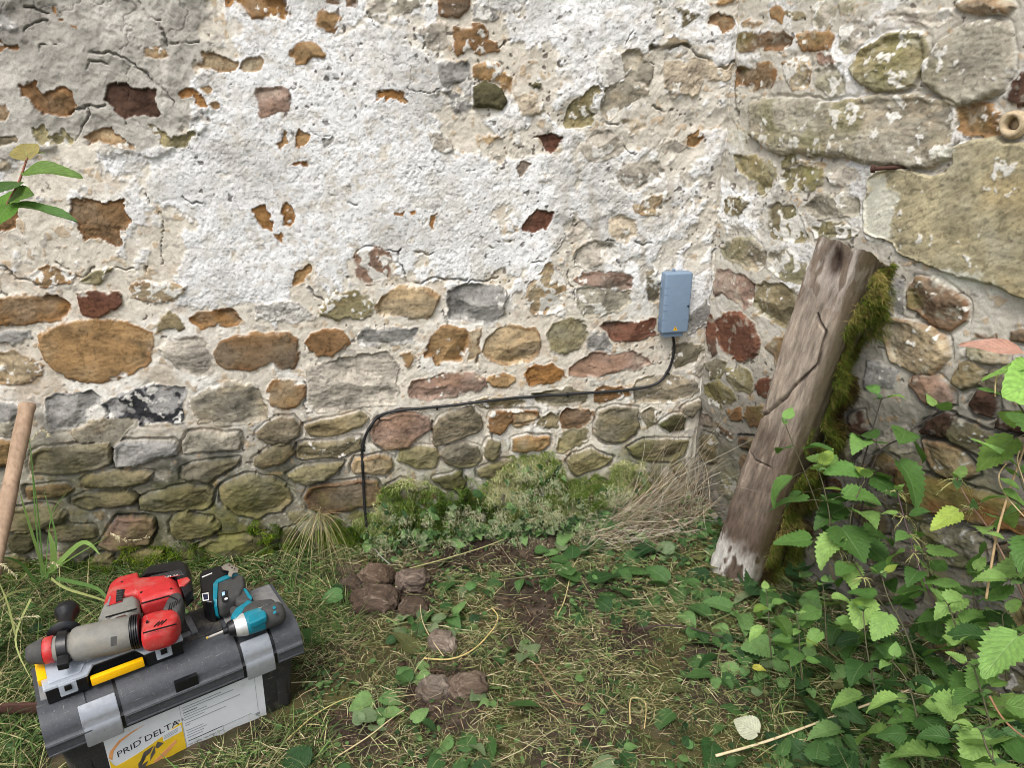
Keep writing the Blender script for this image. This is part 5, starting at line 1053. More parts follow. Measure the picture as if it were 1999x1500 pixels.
bm = bmesh.new(); box(bm, (ox0 - .006, oy0 + .035, oz + .03), (ox0 + .012, oy0 + .10, oz + .0465), .002); bmobj('side_clip', bm, M['yellow'], org, 40, OI)
random.seed(5)
for k in range(16):
    bm = bmesh.new(); x_ = random.uniform(ox0 + .03, ox1 - .03); y_ = random.uniform(oy0 + .05, oy1 - .02)
    # small fixings seen dimly through the lid
    bm.free()

# ------------------------------------------------------------------ rotary hammer lying on the organiser
hz = oz + .048
ham = thing('rotary_hammer', 'red and grey cordless rotary hammer lying on its side on the parts organiser', 'power drill', TM @ Vector((-.33, .12, hz)), TY)
HI = inv_of(ham)
def part(name, pts, z0, z1, mat, bev=.006, par=None, zref=None, taper=1.0):
    bm = bmesh.new(); pp = P3(pts, (z0 + z1) / 2 if zref is None else zref)
    if z1 - z0 > .03: pillow(bm, pp, z0, z1, bev)
    else: slab(bm, [(p[0], p[1], z0) for p in pp], (0, 0, 1), z1 - z0, bev, 3, taper)
    return bmobj(name, bm, mat, par or ham, 50, HI)
zc_ = hz + .036
A = Vector(atz(62, 1277, zc_)); B = Vector(atz(266, 1234, zc_)); dx = (B - A).normalized(); ln = (B - A).length
T = lambda x: (Vector(atz(x, 1277 - (x - 62) * 43 / 204, zc_)) - A).length * (1 if x >= 62 else -1)
bm = bmesh.new(); lathe(bm, A, dx, [(T(53), .016), (T(56), .0195), (T(76), .0265), (T(87), .028)], 20); bmobj('chuck_sleeve', bm, M['rubber'], ham, 50, HI)
bm = bmesh.new(); lathe(bm, A, dx, [(T(87.3), .027), (T(89), .029), (T(104), .0295), (T(107), .028)], 24); bmobj('red_ring', bm, M['red'], ham, 50, HI)
bm = bmesh.new(); lathe(bm, A, dx, [(T(107), .0285), (T(140), .030), (T(144), .036), (T(152), .040), (T(175), .0405), (T(246), .0405), (T(257), .038)], 28, 1, .92); bmobj('gear_housing', bm, M['toolgrey'], ham, 40, HI)
bm = bmesh.new(); prr = [(T(257), .036)]
for k in range(4): x = 258 + k * 4.4; prr += [(T(x), .035), (T(x + 1), .0385), (T(x + 3), .0385), (T(x + 4), .035)]
lathe(bm, A, dx, prr, 24); bmobj('bellows', bm, M['jet'], ham, 50, HI)
part('gear_housing', [(193,1222),(203,1196),(212,1190),(268,1178),(275,1184),(276,1205),(258,1222),(225,1230)], hz + .006, hz + .064, M['toolgrey'], .012, zref=zc_)
part('motor_housing', [(203,1197),(208,1176),(216,1152),(226,1142),(271,1130),(274,1144),(336,1137),(348,1146),(356,1160),(358,1176),(332,1180),(279,1198),(274,1182),(266,1177)], hz + .002, hz + .066, M['red'], .012, zref=zc_)
part('rear_housing', [(275,1218),(300,1209),(326,1204),(342,1203),(352,1208),(353,1222),(345,1236),(330,1246),(300,1255),(277,1259)], hz + .004, hz + .062, M['red'], .014, zref=zc_)
part('grip', [(318,1207),(326,1188),(334,1174),(348,1166),(358,1172),(361,1188),(357,1204),(350,1214),(334,1209)], hz + .012, hz + .06, M['rubber'], .014, zref=zc_)
bat = part('battery', [(277,1139),(280,1126),(290,1120),(357,1107),(368,1112),(374,1128),(377,1163),(362,1176),(352,1150),(330,1133)], hz + .004, hz + .064, M['jet'], .006, zref=zc_)
part('red_flank', [(346,1134),(366,1128),(372,1134),(360,1145),(350,1146)], hz + .0605, hz + .0665, M['red'], .002, bat, zref=hz + .064)
p_ = Vector(atz(292, 1134, hz + .067)); q_ = Vector(atz(352, 1122, hz + .067)); xd = (q_ - p_).normalized()
bm = bmesh.new(); pp = P3([(288,1135),(296,1125),(352,1113),(360,1124)], hz + .0642); slab(bm, pp, (0, 0, 1), .0008); bmobj('battery_label', bm, M['black_plastic'], bat, 30, HI)
o = text_mesh('lettering', 'REDLITHIUM  5.0', .0085, M['white_print'], bat, p_ - Vector((0, 0, .0014)), xd, Vector((-xd.y, xd.x, 0))); o.data.transform(HI)
bm = bmesh.new(); slab(bm, P3([(290,1136.5),(351,1124.5),(351,1123.5),(290,1135)], hz + .0645), (0, 0, 1), .0008); bmobj('red_stripe', bm, M['red'], bat, 30, HI)
rp = part('rating_plate', [(208,1184),(219,1154),(244,1152),(238,1175)], hz + .0655, hz + .0668, M['red'], 0, zref=hz + .066)
part('vent_grille', [(226,1178),(228,1153),(244,1152),(238,1174)], hz + .0668, hz + .0674, M['jet'], 0, rp, zref=hz + .066)
for k in range(5): part('vent_slot', [(227.5,1174 - k * 4.6),(238,1171.5 - k * 4.6),(238.6,1170 - k * 4.6),(227.7,1172.4 - k * 4.6)], hz + .0674, hz + .0678, M['rubber'], 0, rp, zref=hz + .066)
part('grey_flash', [(208,1184),(214,1166),(217,1165),(212,1184)], hz + .0668, hz + .0673, M['latch'], 0, rp, zref=hz + .066)
part('name_plate', [(216,1263),(216,1245),(228,1243),(228,1260)], zc_ + .0365, zc_ + .0375, M['rubber'], 0, zref=zc_ + .037)
part('mud_smear', [(218,1213),(228,1206),(244,1201),(250,1205),(240,1212),(224,1217)], hz + .0625, hz + .0652, M['rust'], .0008, zref=hz + .064)
for x, y in ((238,1137),(276,1157),(334,1150),(287,1214)):
    bm = bmesh.new(); lathe(bm, Vector(atz(x, y, hz + .066)) - Vector((0, 0, .004)), (0, 0, 1), [(0, .003), (.0046, .003)], 10); bmobj('screw_hole', bm, M['jet'], ham, 40, HI)
for pts in ([(206,1205),(268,1188),(268,1189.3),(206,1206.4)], [(276,1178),(330,1163),(345,1170),(345,1171.2),(330,1164.5),(276,1179.4)], [(279,1236),(345,1218),(345,1219),(279,1237.2)]): part('seam_line', pts, hz + .064, hz + .0668, M['jet'], 0, zref=hz + .066)
for k in range(5): part('grip_rib', [(328 + k * 5, 1196 - k * 4), (332 + k * 5, 1180 - k * 2.2), (333.4 + k * 5, 1180.4 - k * 2.2), (329.4 + k * 5, 1196.6 - k * 4)], hz + .054, hz + .0612, M['jet'], 0, zref=hz + .058)
for k in range(3): part('vent_slot', [(300 + k * 7, 1226 - k * 2), (311 + k * 7, 1216 - k * 2), (312.6 + k * 7, 1216.8 - k * 2), (301.6 + k * 7, 1226.8 - k * 2)], hz + .056, hz + .0635, M['jet'], 0, zref=hz + .060)
# side handle
cA = A + dx * T(126); hd = (Vector(atz(131, 1180, zc_ + .012)) - Vector(atz(126, 1246, zc_))).normalized(); hl = (Vector(atz(131, 1178, zc_ + .012)) - Vector(atz(126, 1246, zc_))).length
hn = thing; bm = bmesh.new()
lathe(bm, cA - dx * .010, dx, [(0, .034), (.001, .0355), (.019, .0355), (.020, .034)], 24); slab(bm, [tuple(cA + dx * a_ - hd * .0 + Vector((0, 0, b_))) for a_, b_ in ((-.011, -.008), (.011, -.008), (.011, .008), (-.011, .008))], -hd, .062, .003)
hnd = bmobj('side_handle', bm, M['jet'], ham, 40, HI)
bm = bmesh.new(); lathe(bm, cA, hd, [(.03, .012), (.034, .030), (.041, .037), (.046, .030), (.049, .019), (.055, .0165), (.075, .0165), (hl - .022, .0185), (hl - .012, .025), (hl - .002, .027), (hl + .008, .024), (hl + .012, .012)], 24); bmobj('grip_sleeve', bm, M['jet'], hnd, 40, HI)

# ------------------------------------------------------------------ impact driver lying on the toolbox deck
dz = TH2 + .004; da = dz + .030
drv = thing('impact_driver', 'teal and black cordless impact driver with a bit, lying on the toolbox deck', 'power drill', atz(490, 1200, dz), .3)
DI = inv_of(drv)
A = Vector(atz(437, 1233, da)); B = Vector(atz(546, 1196, da)); dx = (B - A).normalized(); ln = (B - A).length
bm = bmesh.new(); e = Vector(atz(403, 1247, da - .006)); bd_ = (e - A); lathe(bm, A, bd_, [(-.01, .0032), (bd_.length - .008, .0032), (bd_.length - .006, .0022), (bd_.length, .0015)], 8); bit = bmobj('driver_bit', bm, M['steel'], drv, 40, DI)
bm = bmesh.new(); lathe(bm, e, -bd_, [(-.001, .002), (0, .0034), (.004, .0034)], 8); bmobj('bit_tip', bm, m_plain('brass_coating', (190, 160, 80), .35, .5, .7), bit, 40, DI)
bm = bmesh.new(); lathe(bm, A, dx, [(-.002, .0085), (.008, .009), (.009, .015), (.012, .0175), (.021, .020), (.024, .0215)], 20); bmobj('chuck', bm, M['jet'], drv, 40, DI)
bm = bmesh.new(); lathe(bm, A, dx, [(.0242, .022), (.03, .0255), (.046, .029), (.0500, .0292)], 24, 1, .95); bmobj('nose_housing', bm, M['silver'], drv, 40, DI)
bm = bmesh.new(); lathe(bm, A, dx, [(.0502, .0285), (.06, .0292), (.085, .0292), (.0905, .0285)], 24, 1, .95); bmobj('motor_housing', bm, M['teal'], drv, 40, DI)
bm = bmesh.new(); lathe(bm, A, dx, [(.0907, .0286), (.1, .0296), (ln - .006, .0290), (ln + .003, .0262), (ln + .010, .018), (ln + .012, .008)], 24, 1, .95); rc = bmobj('rear_cap', bm, M['rubber'], drv, 40, DI)
def dpart(name, pts, z0, z1, mat, bev=.004, par=None, zref=None, taper=1.0):
    bm = bmesh.new(); pp = P3(pts, (z0 + z1) / 2 if zref is None else zref)
    if z1 - z0 > .03 and name != 'battery': pillow(bm, pp, z0, z1, bev, .86)
    else: slab(bm, [(p[0], p[1], z0) for p in pp], (0, 0, 1), z1 - z0, bev, 3, taper)
    return bmobj(name, bm, mat, par or drv, 50, DI)
dpart('top_shell', [(456,1214),(466,1196),(484,1182),(500,1180),(535,1176),(545,1186),(540,1196),(505,1206),(478,1216)], da - .012, da + .026, M['rubber'], .009, zref=da + .012)
dpart('teal_shell', [(450,1212),(460,1196),(476,1186),(486,1178),(498,1181),(480,1194),(474,1206),(460,1218)], da - .008, da + .0275, M['teal'], .006, zref=da + .014)
dpart('trigger', [(450,1202),(449,1194),(456,1189),(464,1190),(466,1198),(458,1204)], da - .010, da + .016, M['rubber'], .005, zref=da + .006)
dpart('grip', [(462,1186),(456,1172),(450,1152),(466,1138),(478,1148),(490,1164),(497,1178),(484,1184)], dz + .006, dz + .048, M['rubber'], .014, zref=dz + .034)
dpart('teal_inlay', [(474,1150),(481,1152),(493,1168),(491,1174),(484,1168)], dz + .046, dz + .0505, M['teal'], .002, zref=dz + .047)
ft = dpart('foot', [(420,1148),(424,1140),(470,1124),(478,1130),(480,1150),(470,1168),(432,1186),(422,1184)], dz + .004, dz + .056, M['rubber'], .007, zref=dz + .044)
dpart('teal_band', [(413,1150),(420,1138),(466,1122),(472,1126),(426,1146),(424,1186),(414,1184)], dz + .002, dz + .060, M['teal'], .003, zref=dz + .046)
bt = dpart('battery', [(391,1132),(398,1124),(440,1112),(462,1120),(424,1142),(418,1150),(418,1186),(404,1186),(394,1176)], dz + .001, dz + .062, M['jet'], .005, zref=dz + .046)
dpart('battery_label', [(394,1160),(407,1158),(408,1173),(396,1175)], dz + .0622, dz + .0628, M['white_print'], 0, bt, zref=dz + .062)
dpart('label_print', [(396,1162),(405.5,1160.5),(406.5,1171.5),(398,1173)], dz + .0628, dz + .0632, m_plain('navy_print', (30, 34, 60), .5, .4, bump=0), 0, bt, zref=dz + .062)
dpart('white_stripe', [(394,1127),(414,1119),(414.5,1120.5),(395,1129)], dz + .0622, dz + .0628, M['white_print'], 0, bt, zref=dz + .062)
cpn = dpart('control_panel', [(432,1160),(436,1154),(444,1154),(446,1168),(440,1176),(433,1175)], dz + .0562, dz + .0572, M['jet'], 0, ft, zref=dz + .0565)
dpart('button', [(433,1158),(438.5,1156.5),(439,1163),(434,1165)], dz + .0572, dz + .058, m_plain('pale_blue_print', (160, 200, 230), .5, .4, bump=0), 0, cpn, zref=dz + .0565)
bm = bmesh.new(); lathe(bm, atz(441.5, 1170, dz + .0572), (0, 0, 1), [(0, .0042), (.0008, .0042)], 14); bmobj('button', bm, M['white_print'], cpn, 40, DI)
bm = bmesh.new(); pp = P3([(432,1108),(446,1100),(466,1112),(464,1119),(455,1120),(452,1128),(445,1126),(447,1116),(436,1114)], dz + .068); slab(bm, pp, (0, 0, 1), .002, .0006); bmobj('belt_clip', bm, M['steel'], drv, 40, DI)
for x, y in ((448,1104.5),(453,1109),(458,1112)):
    bm = bmesh.new(); lathe(bm, Vector(atz(x, y, dz + .0702)), (0, 0, 1), [(0, .0022), (.0006, .0022)], 10); bmobj('clip_hole', bm, M['jet'], drv, 40, DI)
p_ = Vector(atz(481, 1198, da + .0275)); q_ = Vector(atz(522, 1183, da + .0275)); xd = (q_ - p_).normalized()
o = text_mesh('lettering', 'LXT BRUSHLESS', .0072, M['white_print'], drv, p_ + Vector((0, 0, -.0008)), xd, Vector((-xd.y, xd.x, 0)), shear=.2); o.data.transform(DI)
for x, y in ((532,1186),(533,1195)): dpart('vent', [(x,y),(x + 6,y - 2),(x + 7,y + 3),(x + 1,y + 5)], da + .0255, da + .0275, M['teal'], .001, rc, zref=da + .026)
dpart('teal_panel', [(484,1214),(496,1208),(516,1201),(521,1206),(522,1214),(510,1220),(488,1229)], da + .010, da + .0275, M['teal'], .004, zref=da + .012)

# ------------------------------------------------------------------ loose stones dug out of the trench
M['rock'] = m_attr('muddy_stone', .97, .08, 380, .6, 1.3, .8, .002)
def rock(px, py, rx, ry, rz_, col, label, seed, zoff=0.0):
    rx, ry, rz_ = rx * .95, ry * .9, rz_ * .9; c = np.array(atz(px, py, ry * .22 + zoff)); bm = bmesh.new(); bmesh.ops.create_icosphere(bm, subdivisions=5, radius=1)
    v = np.array([tuple(a.co) for a in bm.verts]); f = np.array([[a.index for a in q.verts] for q in bm.faces]); bm.free()
    n = fbm(v[:, 0] + v[:, 2] * .7 + seed, v[:, 1] - v[:, 2] * .6, 1.1, 3, seed); n2 = ridge(v[:, 0] - v[:, 2] * .5, v[:, 1] + v[:, 2] * .8 + seed, 1.6, 3, seed + 3); n3 = fbm(v[:, 0] + v[:, 2], v[:, 1] - v[:, 2], 7, 3, seed + 5)
    q = np.sign(v) * np.abs(v) ** .62; q = q / np.linalg.norm(q, axis=1, keepdims=True) ** .55; n = np.round(n * 2.2) / 2.2 * .35 + n * .65; p = q * (1 + .26 * n + .13 * n2 + .035 * n3)[:, None] * np.array([rx, rz_, ry])
    a = seed * 1.3; ca, sa_ = math.cos(a), math.sin(a); p = np.stack([p[:, 0] * math.cos(.3 * math.sin(a)) - p[:, 1] * math.sin(.3 * math.sin(a)), p[:, 0] * math.sin(.3 * math.sin(a)) + p[:, 1] * math.cos(.3 * math.sin(a)), p[:, 2]], -1)
    n6 = fbm(v[:, 0] * 1.3 + v[:, 2], v[:, 1] - v[:, 2] * 1.2, 24, 3, seed + 9)
    c_ = .72 * lin(np.array(col) * .45 + .55 * np.mean(col) + np.array([18, 14, 8])); cc = c_ * (1 + .35 * n3)[:, None]; cc = cc + (lin((70, 58, 48)) - cc) * (sst(-.2, .5, n + .5 * n6) * .6)[:, None]; cc = cc * (1 + .35 * n6)[:, None]; cc = cc + (lin((160, 146, 132)) - cc) * (sst(.5, .9, n3 - .3 * n + .3 * n6) * .35)[:, None]
    o = npmesh('loose_stone', p, f, np.clip(cc, .01, .7), mat=M['rock']); o.location = c; tag(o, label, 'stone', 'stones dug out along the trench')
PXM = .00165
for k, (x, y, a, b, c, lb, dz_) in enumerate([(683, 1112, 26, 20, (112, 90, 70), 'small tan edged stone at the foot of the wall, left of the pile', 0), (735, 1126, 34, 30, (116, 86, 66), 'rounded brown stone at the top of the pile by the cable', .02),
        (738, 1170, 46, 32, (98, 74, 62), 'largest brown stone of the pile below the cable', .0), (802, 1136, 38, 30, (118, 94, 84), 'squarish brown stone at the right of the pile by the cable', .01), (804, 1190, 28, 22, (92, 72, 60), 'low earthy stone below the squarish stone', 0),
        (690, 1142, 24, 20, (90, 72, 64), 'dark small stone half hidden left of the largest stone', 0), (866, 1258, 30, 30, (160, 138, 122), 'pale pinkish stone lying alone above the straw stalk', 0), (848, 1346, 34, 30, (128, 112, 100), 'grey brown angular stone with mud, touching a rounder stone', 0),
        (914, 1345, 40, 32, (118, 92, 76), 'rounder brown stone touching the grey brown angular one', 0), (850, 1394, 38, 18, (88, 66, 56), 'flat muddy stone below the angular one', -.015)]):
    s = PXM * (1 - (y - 1100) * .0005); rock(x, y, a * s, b * s * .8, a * s * .85, c, lb, k + 3, dz_)

# ------------------------------------------------------------------ vegetation
vr = np.random.default_rng(21)
def leaf_material(name, trans=.3):
    t = NT(name); c = t.attr(); uvn = t.n('ShaderNodeUVMap'); uvn.uv_map = 'UVMap'; sp = t.n('ShaderNodeSeparateXYZ'); t.l(uvn.outputs[0], sp.inputs[0])
    def mth(op, a, b=None):
        x = t.n('ShaderNodeMath', operation=op)
        for v, i in ((a, 0), (b, 1)):
            if v is None: continue
            if hasattr(v, 'is_linked'): t.l(v, x.inputs[i])
            else: x.inputs[i].default_value = v
        return x.outputs[0]
    au = mth('ABSOLUTE', mth('SUBTRACT', sp.outputs[0], .5)); w = mth('SUBTRACT', sp.outputs[1], mth('MULTIPLY', au, .75))
    f = mth('FRACT', mth('MULTIPLY', w, 8.0)); dv = mth('ABSOLUTE', mth('SUBTRACT', f, .5))          # .5 on a side vein, 0 between two
    side = mth('SMOOTH_MIN', mth('MULTIPLY', mth('SUBTRACT', dv, .42), 12.0), 1.0); side = mth('MAXIMUM', side, 0.0)
    mid = mth('MAXIMUM', mth('SUBTRACT', 1.0, mth('MULTIPLY', au, 26.0)), 0.0); vein = mth('MAXIMUM', mth('MULTIPLY', side, .7), mid)
    nz = t.noise(90, 4, .6); c = t.mul(c, t.ramp(nz, [(.3, (.78, .78, .78)), (.7, (1.14, 1.14, 1.1))]))
    c = t.mul(c, t.ramp(mth('MULTIPLY', dv, 2.0), [(0, (1.05, 1.05, 1.04)), (.75, (.94, .95, .94))])); c = t.mix(mth('MULTIPLY', vein, .30), c, (.25, .34, .17)); t.l(c, t.b.inputs['Base Color']); t.b.inputs['Roughness'].default_value = .55; t.b.inputs['Specular IOR Level'].default_value = .35
    hgt = mth('SUBTRACT', mth('MULTIPLY', mth('SUBTRACT', .5, dv), 1.0), vein); t.bump(hgt, .5, .0016)
    tr = t.n('ShaderNodeBsdfTranslucent'); t.l(t.mul(c, (1.25, 1.3, .7)), tr.inputs[0]); ms = t.n('ShaderNodeMixShader'); ms.inputs[0].default_value = trans
    t.l(t.b.outputs[0], ms.inputs[1]); t.l(tr.outputs[0], ms.inputs[2]); t.l(ms.outputs[0], t.out.inputs[0]); return t.m
M['leaf'] = leaf_material('nettle_leaf'); M['blade'] = m_attr('grass_blade', .7, .25, 60, .85, 1.12, 0, 0, .2); M['dry'] = m_attr('dry_stalk', .8, .2, 120, .8, 1.12, .2, .0006)
M['moss'] = m_attr('moss_blade', .85, .15, 80, .8, 1.15, 0, 0, .2); M['stem'] = m_attr('plant_stem', .65, .3, 120, .8, 1.15, 0)
class Batch:
    def __init__(s): s.V = []; s.F = []; s.C = []; s.U = []; s.n = 0
    def add(s, V, F, C, U=None):
        s.V.append(V); s.F.append(F + s.n); s.C.append(np.broadcast_to(C, (len(V), 3))); s.U.append(U if U is not None else np.zeros((len(V), 2))); s.n += len(V)
    def build(s, name, mat, parent=None, origin=None):
        if not s.n: return None
        V = np.concatenate(s.V)
        if parent is not None: V = V - np.array(parent.location)
        elif origin is not None: V = V - np.asarray(origin)
        o = npmesh(name, V, np.concatenate(s.F), np.clip(np.concatenate(s.C), .003, .85), np.concatenate(s.U), mat=mat, parent=parent)
        if parent is None and origin is not None: o.location = origin
        return o
def norm(a): return a / (np.linalg.norm(a, axis=-1, keepdims=True) + 1e-9)
def ribbons(batch, P, D, L, W, bend, C, side=None, seg=4, curl=0.0):
    """n blades from the points P along D, bending by bend (a vector per blade added over the length)"""
    n = len(P); t = np.linspace(0, 1, seg + 1); D = norm(D)
    pts = P[:, None] + D[:, None] * (L[:, None] * t)[..., None] + bend[:, None] * (L[:, None] * t ** 2)[..., None]
    if curl: pts = pts + vr.normal(0, 1, (n, 1, 3)) * (curl * L[:, None] * np.sin(t * math.pi * 2 + vr.uniform(0, 6, (n, 1))) * t)[..., None]
    sd = side if side is not None else norm(np.cross(D, vr.normal(0, 1, (n, 3)) + np.array([0, 0, .6])))
    w = (W[:, None] * np.clip(np.minimum(1, .55 + t * 1.6) * (1 - t ** 2.2 * .92), .06, 1))[..., None]
    V = np.stack([pts - sd[:, None] * w * .5, pts + sd[:, None] * w * .5], 2).reshape(-1, 3)
    b = (np.arange(n) * (seg + 1) * 2)[:, None] + (np.arange(seg) * 2)[None]
    F = np.stack([b, b + 1, b + 3, b + 2], -1).reshape(-1, 4)
    batch.add(V, F, np.repeat(C, (seg + 1) * 2, 0))
def leaf_local(teeth=11, wide=.36, cord=.62, fold=.25, droop=.5, serr=.16, seed=0, ripple=.02):
    """one serrate leaf of length 1 along y, spread in x, face up; returns V, F, UV"""
    n = teeth * 2; v = np.linspace(0, 1, n + 1)
    w = wide * np.sin(np.pi * np.clip(v, 0, 1) ** cord) ** .85 * (1 - .12 * v) + .012
    if serr: w = w * (1 + serr * np.where(np.arange(n + 1) % 2 == 0, -.55, .55))
    w[-1] = .004; w[0] = max(w[0], .06 * (wide > .25)); r_ = np.random.default_rng(seed)
    yo = np.where(np.arange(n + 1) % 2 == 1, .35 / n, 0) if serr else np.zeros(n + 1)        # teeth point to the tip
    us = np.array([-1, -.55, 0, .55, 1.0]); X = w[:, None] * us[None]; Y = v[:, None] + yo[:, None] * np.abs(us)[None] - .05 * (np.abs(us) ** 2)[None] * (1 - v[:, None]) ** 3 * (wide > .25) * 1.6
    Zf = np.abs(X) * fold + ripple * np.sin(v[:, None] * 9 + us[None] * 2 + seed) * np.abs(us)[None]
    ang = droop * v[:, None] ** 1.3; yy = np.cumsum(np.concatenate([[0], np.cos(droop * v[1:] ** 1.3) / n])); zz = -np.cumsum(np.concatenate([[0], np.sin(droop * v[1:] ** 1.3) / n]))
    Yb = np.interp(np.clip(Y, 0, 1), v, yy) + np.minimum(Y, 0); Zb = np.interp(np.clip(Y, 0, 1), v, zz) + Zf
    V = np.stack([X, Yb, Zb], -1).reshape(-1, 3); idx = np.arange((n + 1) * 5).reshape(n + 1, 5)
    F = np.stack([idx[:-1, :-1], idx[:-1, 1:], idx[1:, 1:], idx[1:, :-1]], -1).reshape(-1, 4)
    UV = np.stack([np.broadcast_to(us[None] * .5 + .5, X.shape), np.broadcast_to(v[:, None], X.shape)], -1).reshape(-1, 2)
    return V, F, UV
LEAVES = [leaf_local(10, w, c, f, d, .20, i) for i, (w, c, f, d) in enumerate([(.36, .60, .22, .55), (.40, .56, .10, .35), (.33, .62, .35, .8), (.38, .58, -.12, .5), (.35, .60, .30, 1.1), (.42, .55, .16, .2)])]
NARROW = [leaf_local(9, .17, .75, .2, .5, .0, 20), leaf_local(9, .22, .72, .3, .8, .05, 21)]
SMALL = [leaf_local(6, .40, .58, .15, .3, .14, 30), leaf_local(6, .36, .62, -.2, .6, .14, 31), leaf_local(5, .45, .6, .3, .2, .1, 32)]
def put_leaf(batch, p, d, up, L, col, kind=None, wscale=1.0):
    V, F, U = LEAVES[vr.integers(len(LEAVES))] if kind is None else kind
    d = np.asarray(d, float); d = d / np.linalg.norm(d); up = np.asarray(up, float); x = np.cross(d, up); nx_ = np.linalg.norm(x)
    if nx_ < 1e-3: x = np.cross(d, [1, 0, 0.01]); nx_ = np.linalg.norm(x)
    x /= nx_; z = np.cross(x, d); Rm = np.stack([x * wscale, d, z]); batch.add(np.asarray(p) + (V * L) @ Rm, F, col, U)
def leaf_col(kind=0, g=1.0):
    a, b = [((54, 88, 46), (80, 116, 62)), ((86, 126, 72), (122, 156, 94)), ((36, 66, 36), (54, 88, 46)), ((108, 130, 92), (132, 148, 112)), ((84, 90, 56), (116, 118, 74))][kind]
    return lin(a) + (lin(b) - lin(a)) * vr.random()

# ---- standing nettles: stem, leaves in crossed pairs, hanging flower tassels
def nettle(label, path, L0=.075, pairs=6, kind=0, flowers=False, thick=.0028, name='nettle_plant', petiole=.45, top=.35, start=.12, light=0.3, group='stinging nettles growing along the walls', seed=None, stemcol=(86, 84, 62)):
    """path: [(px, py, depth)] from the root to the tip"""
    pts = smoothpath([atd(*p) for p in path], 8); t = thing(name, label, 'nettle', pts[0], 0, group); A = np.array([tuple(p) for p in pts]); n = len(A)
    cum = np.concatenate([[0], np.cumsum(np.linalg.norm(np.diff(A, axis=0), axis=1))]); tot = cum[-1]
    at = lambda f: np.array([np.interp(f * tot, cum, A[:, i]) for i in range(3)])
    bm = bmesh.new(); tube(bm, pts, list(np.linspace(thick, thick * .5, n)), 6); 
    ax0 = vr.uniform(0, np.pi); B = Batch(); Bf = Batch(); pets = []
    for k in range(pairs):
        f = start + (1 - start) * (k + .5) / pairs if k < pairs - 1 else .985; p = at(f); d = norm(at(min(1, f + .03)) - at(max(0, f - .03))); u, v = frame_of(Vector(d)); u, v = np.array(u), np.array(v)
        g = k / max(1, pairs - 1); size = L0 * (1 - .62 * max(0, (g - top) / (1 - top)) ** 1.2) * (.8 + .2 * min(1, g * 4))
        for sgn in (0, 1):
            a = ax0 + k * np.pi / 2 + sgn * np.pi + vr.normal(0, .25); o = u * math.cos(a) + v * math.sin(a); o = norm(o + np.array([0, 0, .12 + .5 * g ** 3]))
            s = size * 1.08 * vr.uniform(.8, 1.15); q = p + o * s * petiole; ld = norm(o + np.array([0, 0, -.35 + .55 * g ** 4]) + vr.normal(0, .13, 3)); upv = norm(np.array([0, 0, 1.0]) * 1.0 + vr.normal(0, .22, 3) + d * .3)
            kk = kind if vr.random() > light else (1 if kind != 1 else 0)
            if g > .85: kk = 1
            put_leaf(B, q, ld, upv, s, leaf_col(kk) * np.array([1.12, 1.04, .85]) * vr.uniform(1.05, 1.5) * (np.array([1.35, 1.1, .8]) if vr.random() < .07 else 1)); pets.append((p, q))
        if g > .6 and vr.random() < .7:                    # the small leaves in the axils
            for q_ in range(2): o = norm(vr.normal(0, 1, 3) + np.array([0, 0, .6])); put_leaf(B, p, o, (0, 0, 1), L0 * .25, leaf_col(1))
        if flowers and g > .3:
            m = 7; o = norm(vr.normal(0, 1, (m, 3)) * np.array([1, 1, .2])); Lf = vr.uniform(.02, .045, m) 
            ribbons(Bf, np.tile(p, (m, 1)), o, Lf, np.full(m, .0028), np.tile([0, 0, -.9], (m, 1)) * vr.uniform(.5, 1, (m, 1)), np.tile(lin((178, 178, 118)), (m, 1)) * vr.uniform(.8, 1.15, (m, 1)), None, 5, .12)
            mm = 60; tt_ = vr.random(mm); w_ = vr.integers(0, m, mm); bp = p + o[w_] * (Lf[w_] * tt_)[:, None] + np.array([0, 0, -.6]) * (Lf[w_] * tt_ ** 2)[:, None]
            ribbons(Bf, bp, vr.normal(0, 1, (mm, 3)), vr.uniform(.003, .006, mm), np.full(mm, .002), np.zeros((mm, 3)), np.tile(lin((188, 190, 130)), (mm, 1)) * vr.uniform(.8, 1.15, (mm, 1)), None, 1)
    for a, b in pets: tube(bm, [a, (np.array(a) + b) / 2 + np.array([0, 0, .003]), b], [thick * .45, thick * .38, thick * .3], 5)
    me = bpy.data.meshes.new('stem'); bm.transform(Matrix.Translation(-t.location)); bm.to_mesh(me); bm.free()
    for pl in me.polygons: pl.use_smooth = True
    ca = me.color_attributes.new('Col', 'FLOAT_COLOR', 'POINT'); c = np.ones((len(me.vertices), 4), np.float32); c[:, :3] = lin(stemcol); ca.data.foreach_set('color', c.ravel()); me.materials.append(M['stem'])
    link(bpy.data.objects.new('stem', me), t); B.build('leaves', M['leaf'], t); Bf.build('flower_tassels', M['blade'], t); return t
N_ = nettle
N_('dark nettle behind the mossy flank of the post, its top leaves crossing white mortar', [(1650,1120,2.06),(1672,960,2.02),(1700,850,2.0),(1722,775,1.98)], .105, 5, 0, thick=.0026, stemcol=(58, 54, 46), light=.1)
N_('nettle with its tip leaves against the purplish boulder, leaning right out of the mossy post', [(1660,1110,1.98),(1705,905,1.93),(1765,852,1.9),(1835,800,1.88)], .10, 4, 0, thick=.0024, stemcol=(52, 44, 40), start=.45, light=.1)
N_('small nettle sprig hanging over the front of the leaning post', [(1600,1000,1.96),(1570,920,1.94),(1545,860,1.93),(1532,825,1.92)], .08, 4, 0, thick=.0018, light=.2)
N_('broad leaved nettle tucked against the lower moss of the post', [(1600,1110,1.93),(1620,1030,1.91),(1610,960,1.9),(1596,915,1.9)], .105, 4, 0, thick=.0022, light=.3, top=.6)
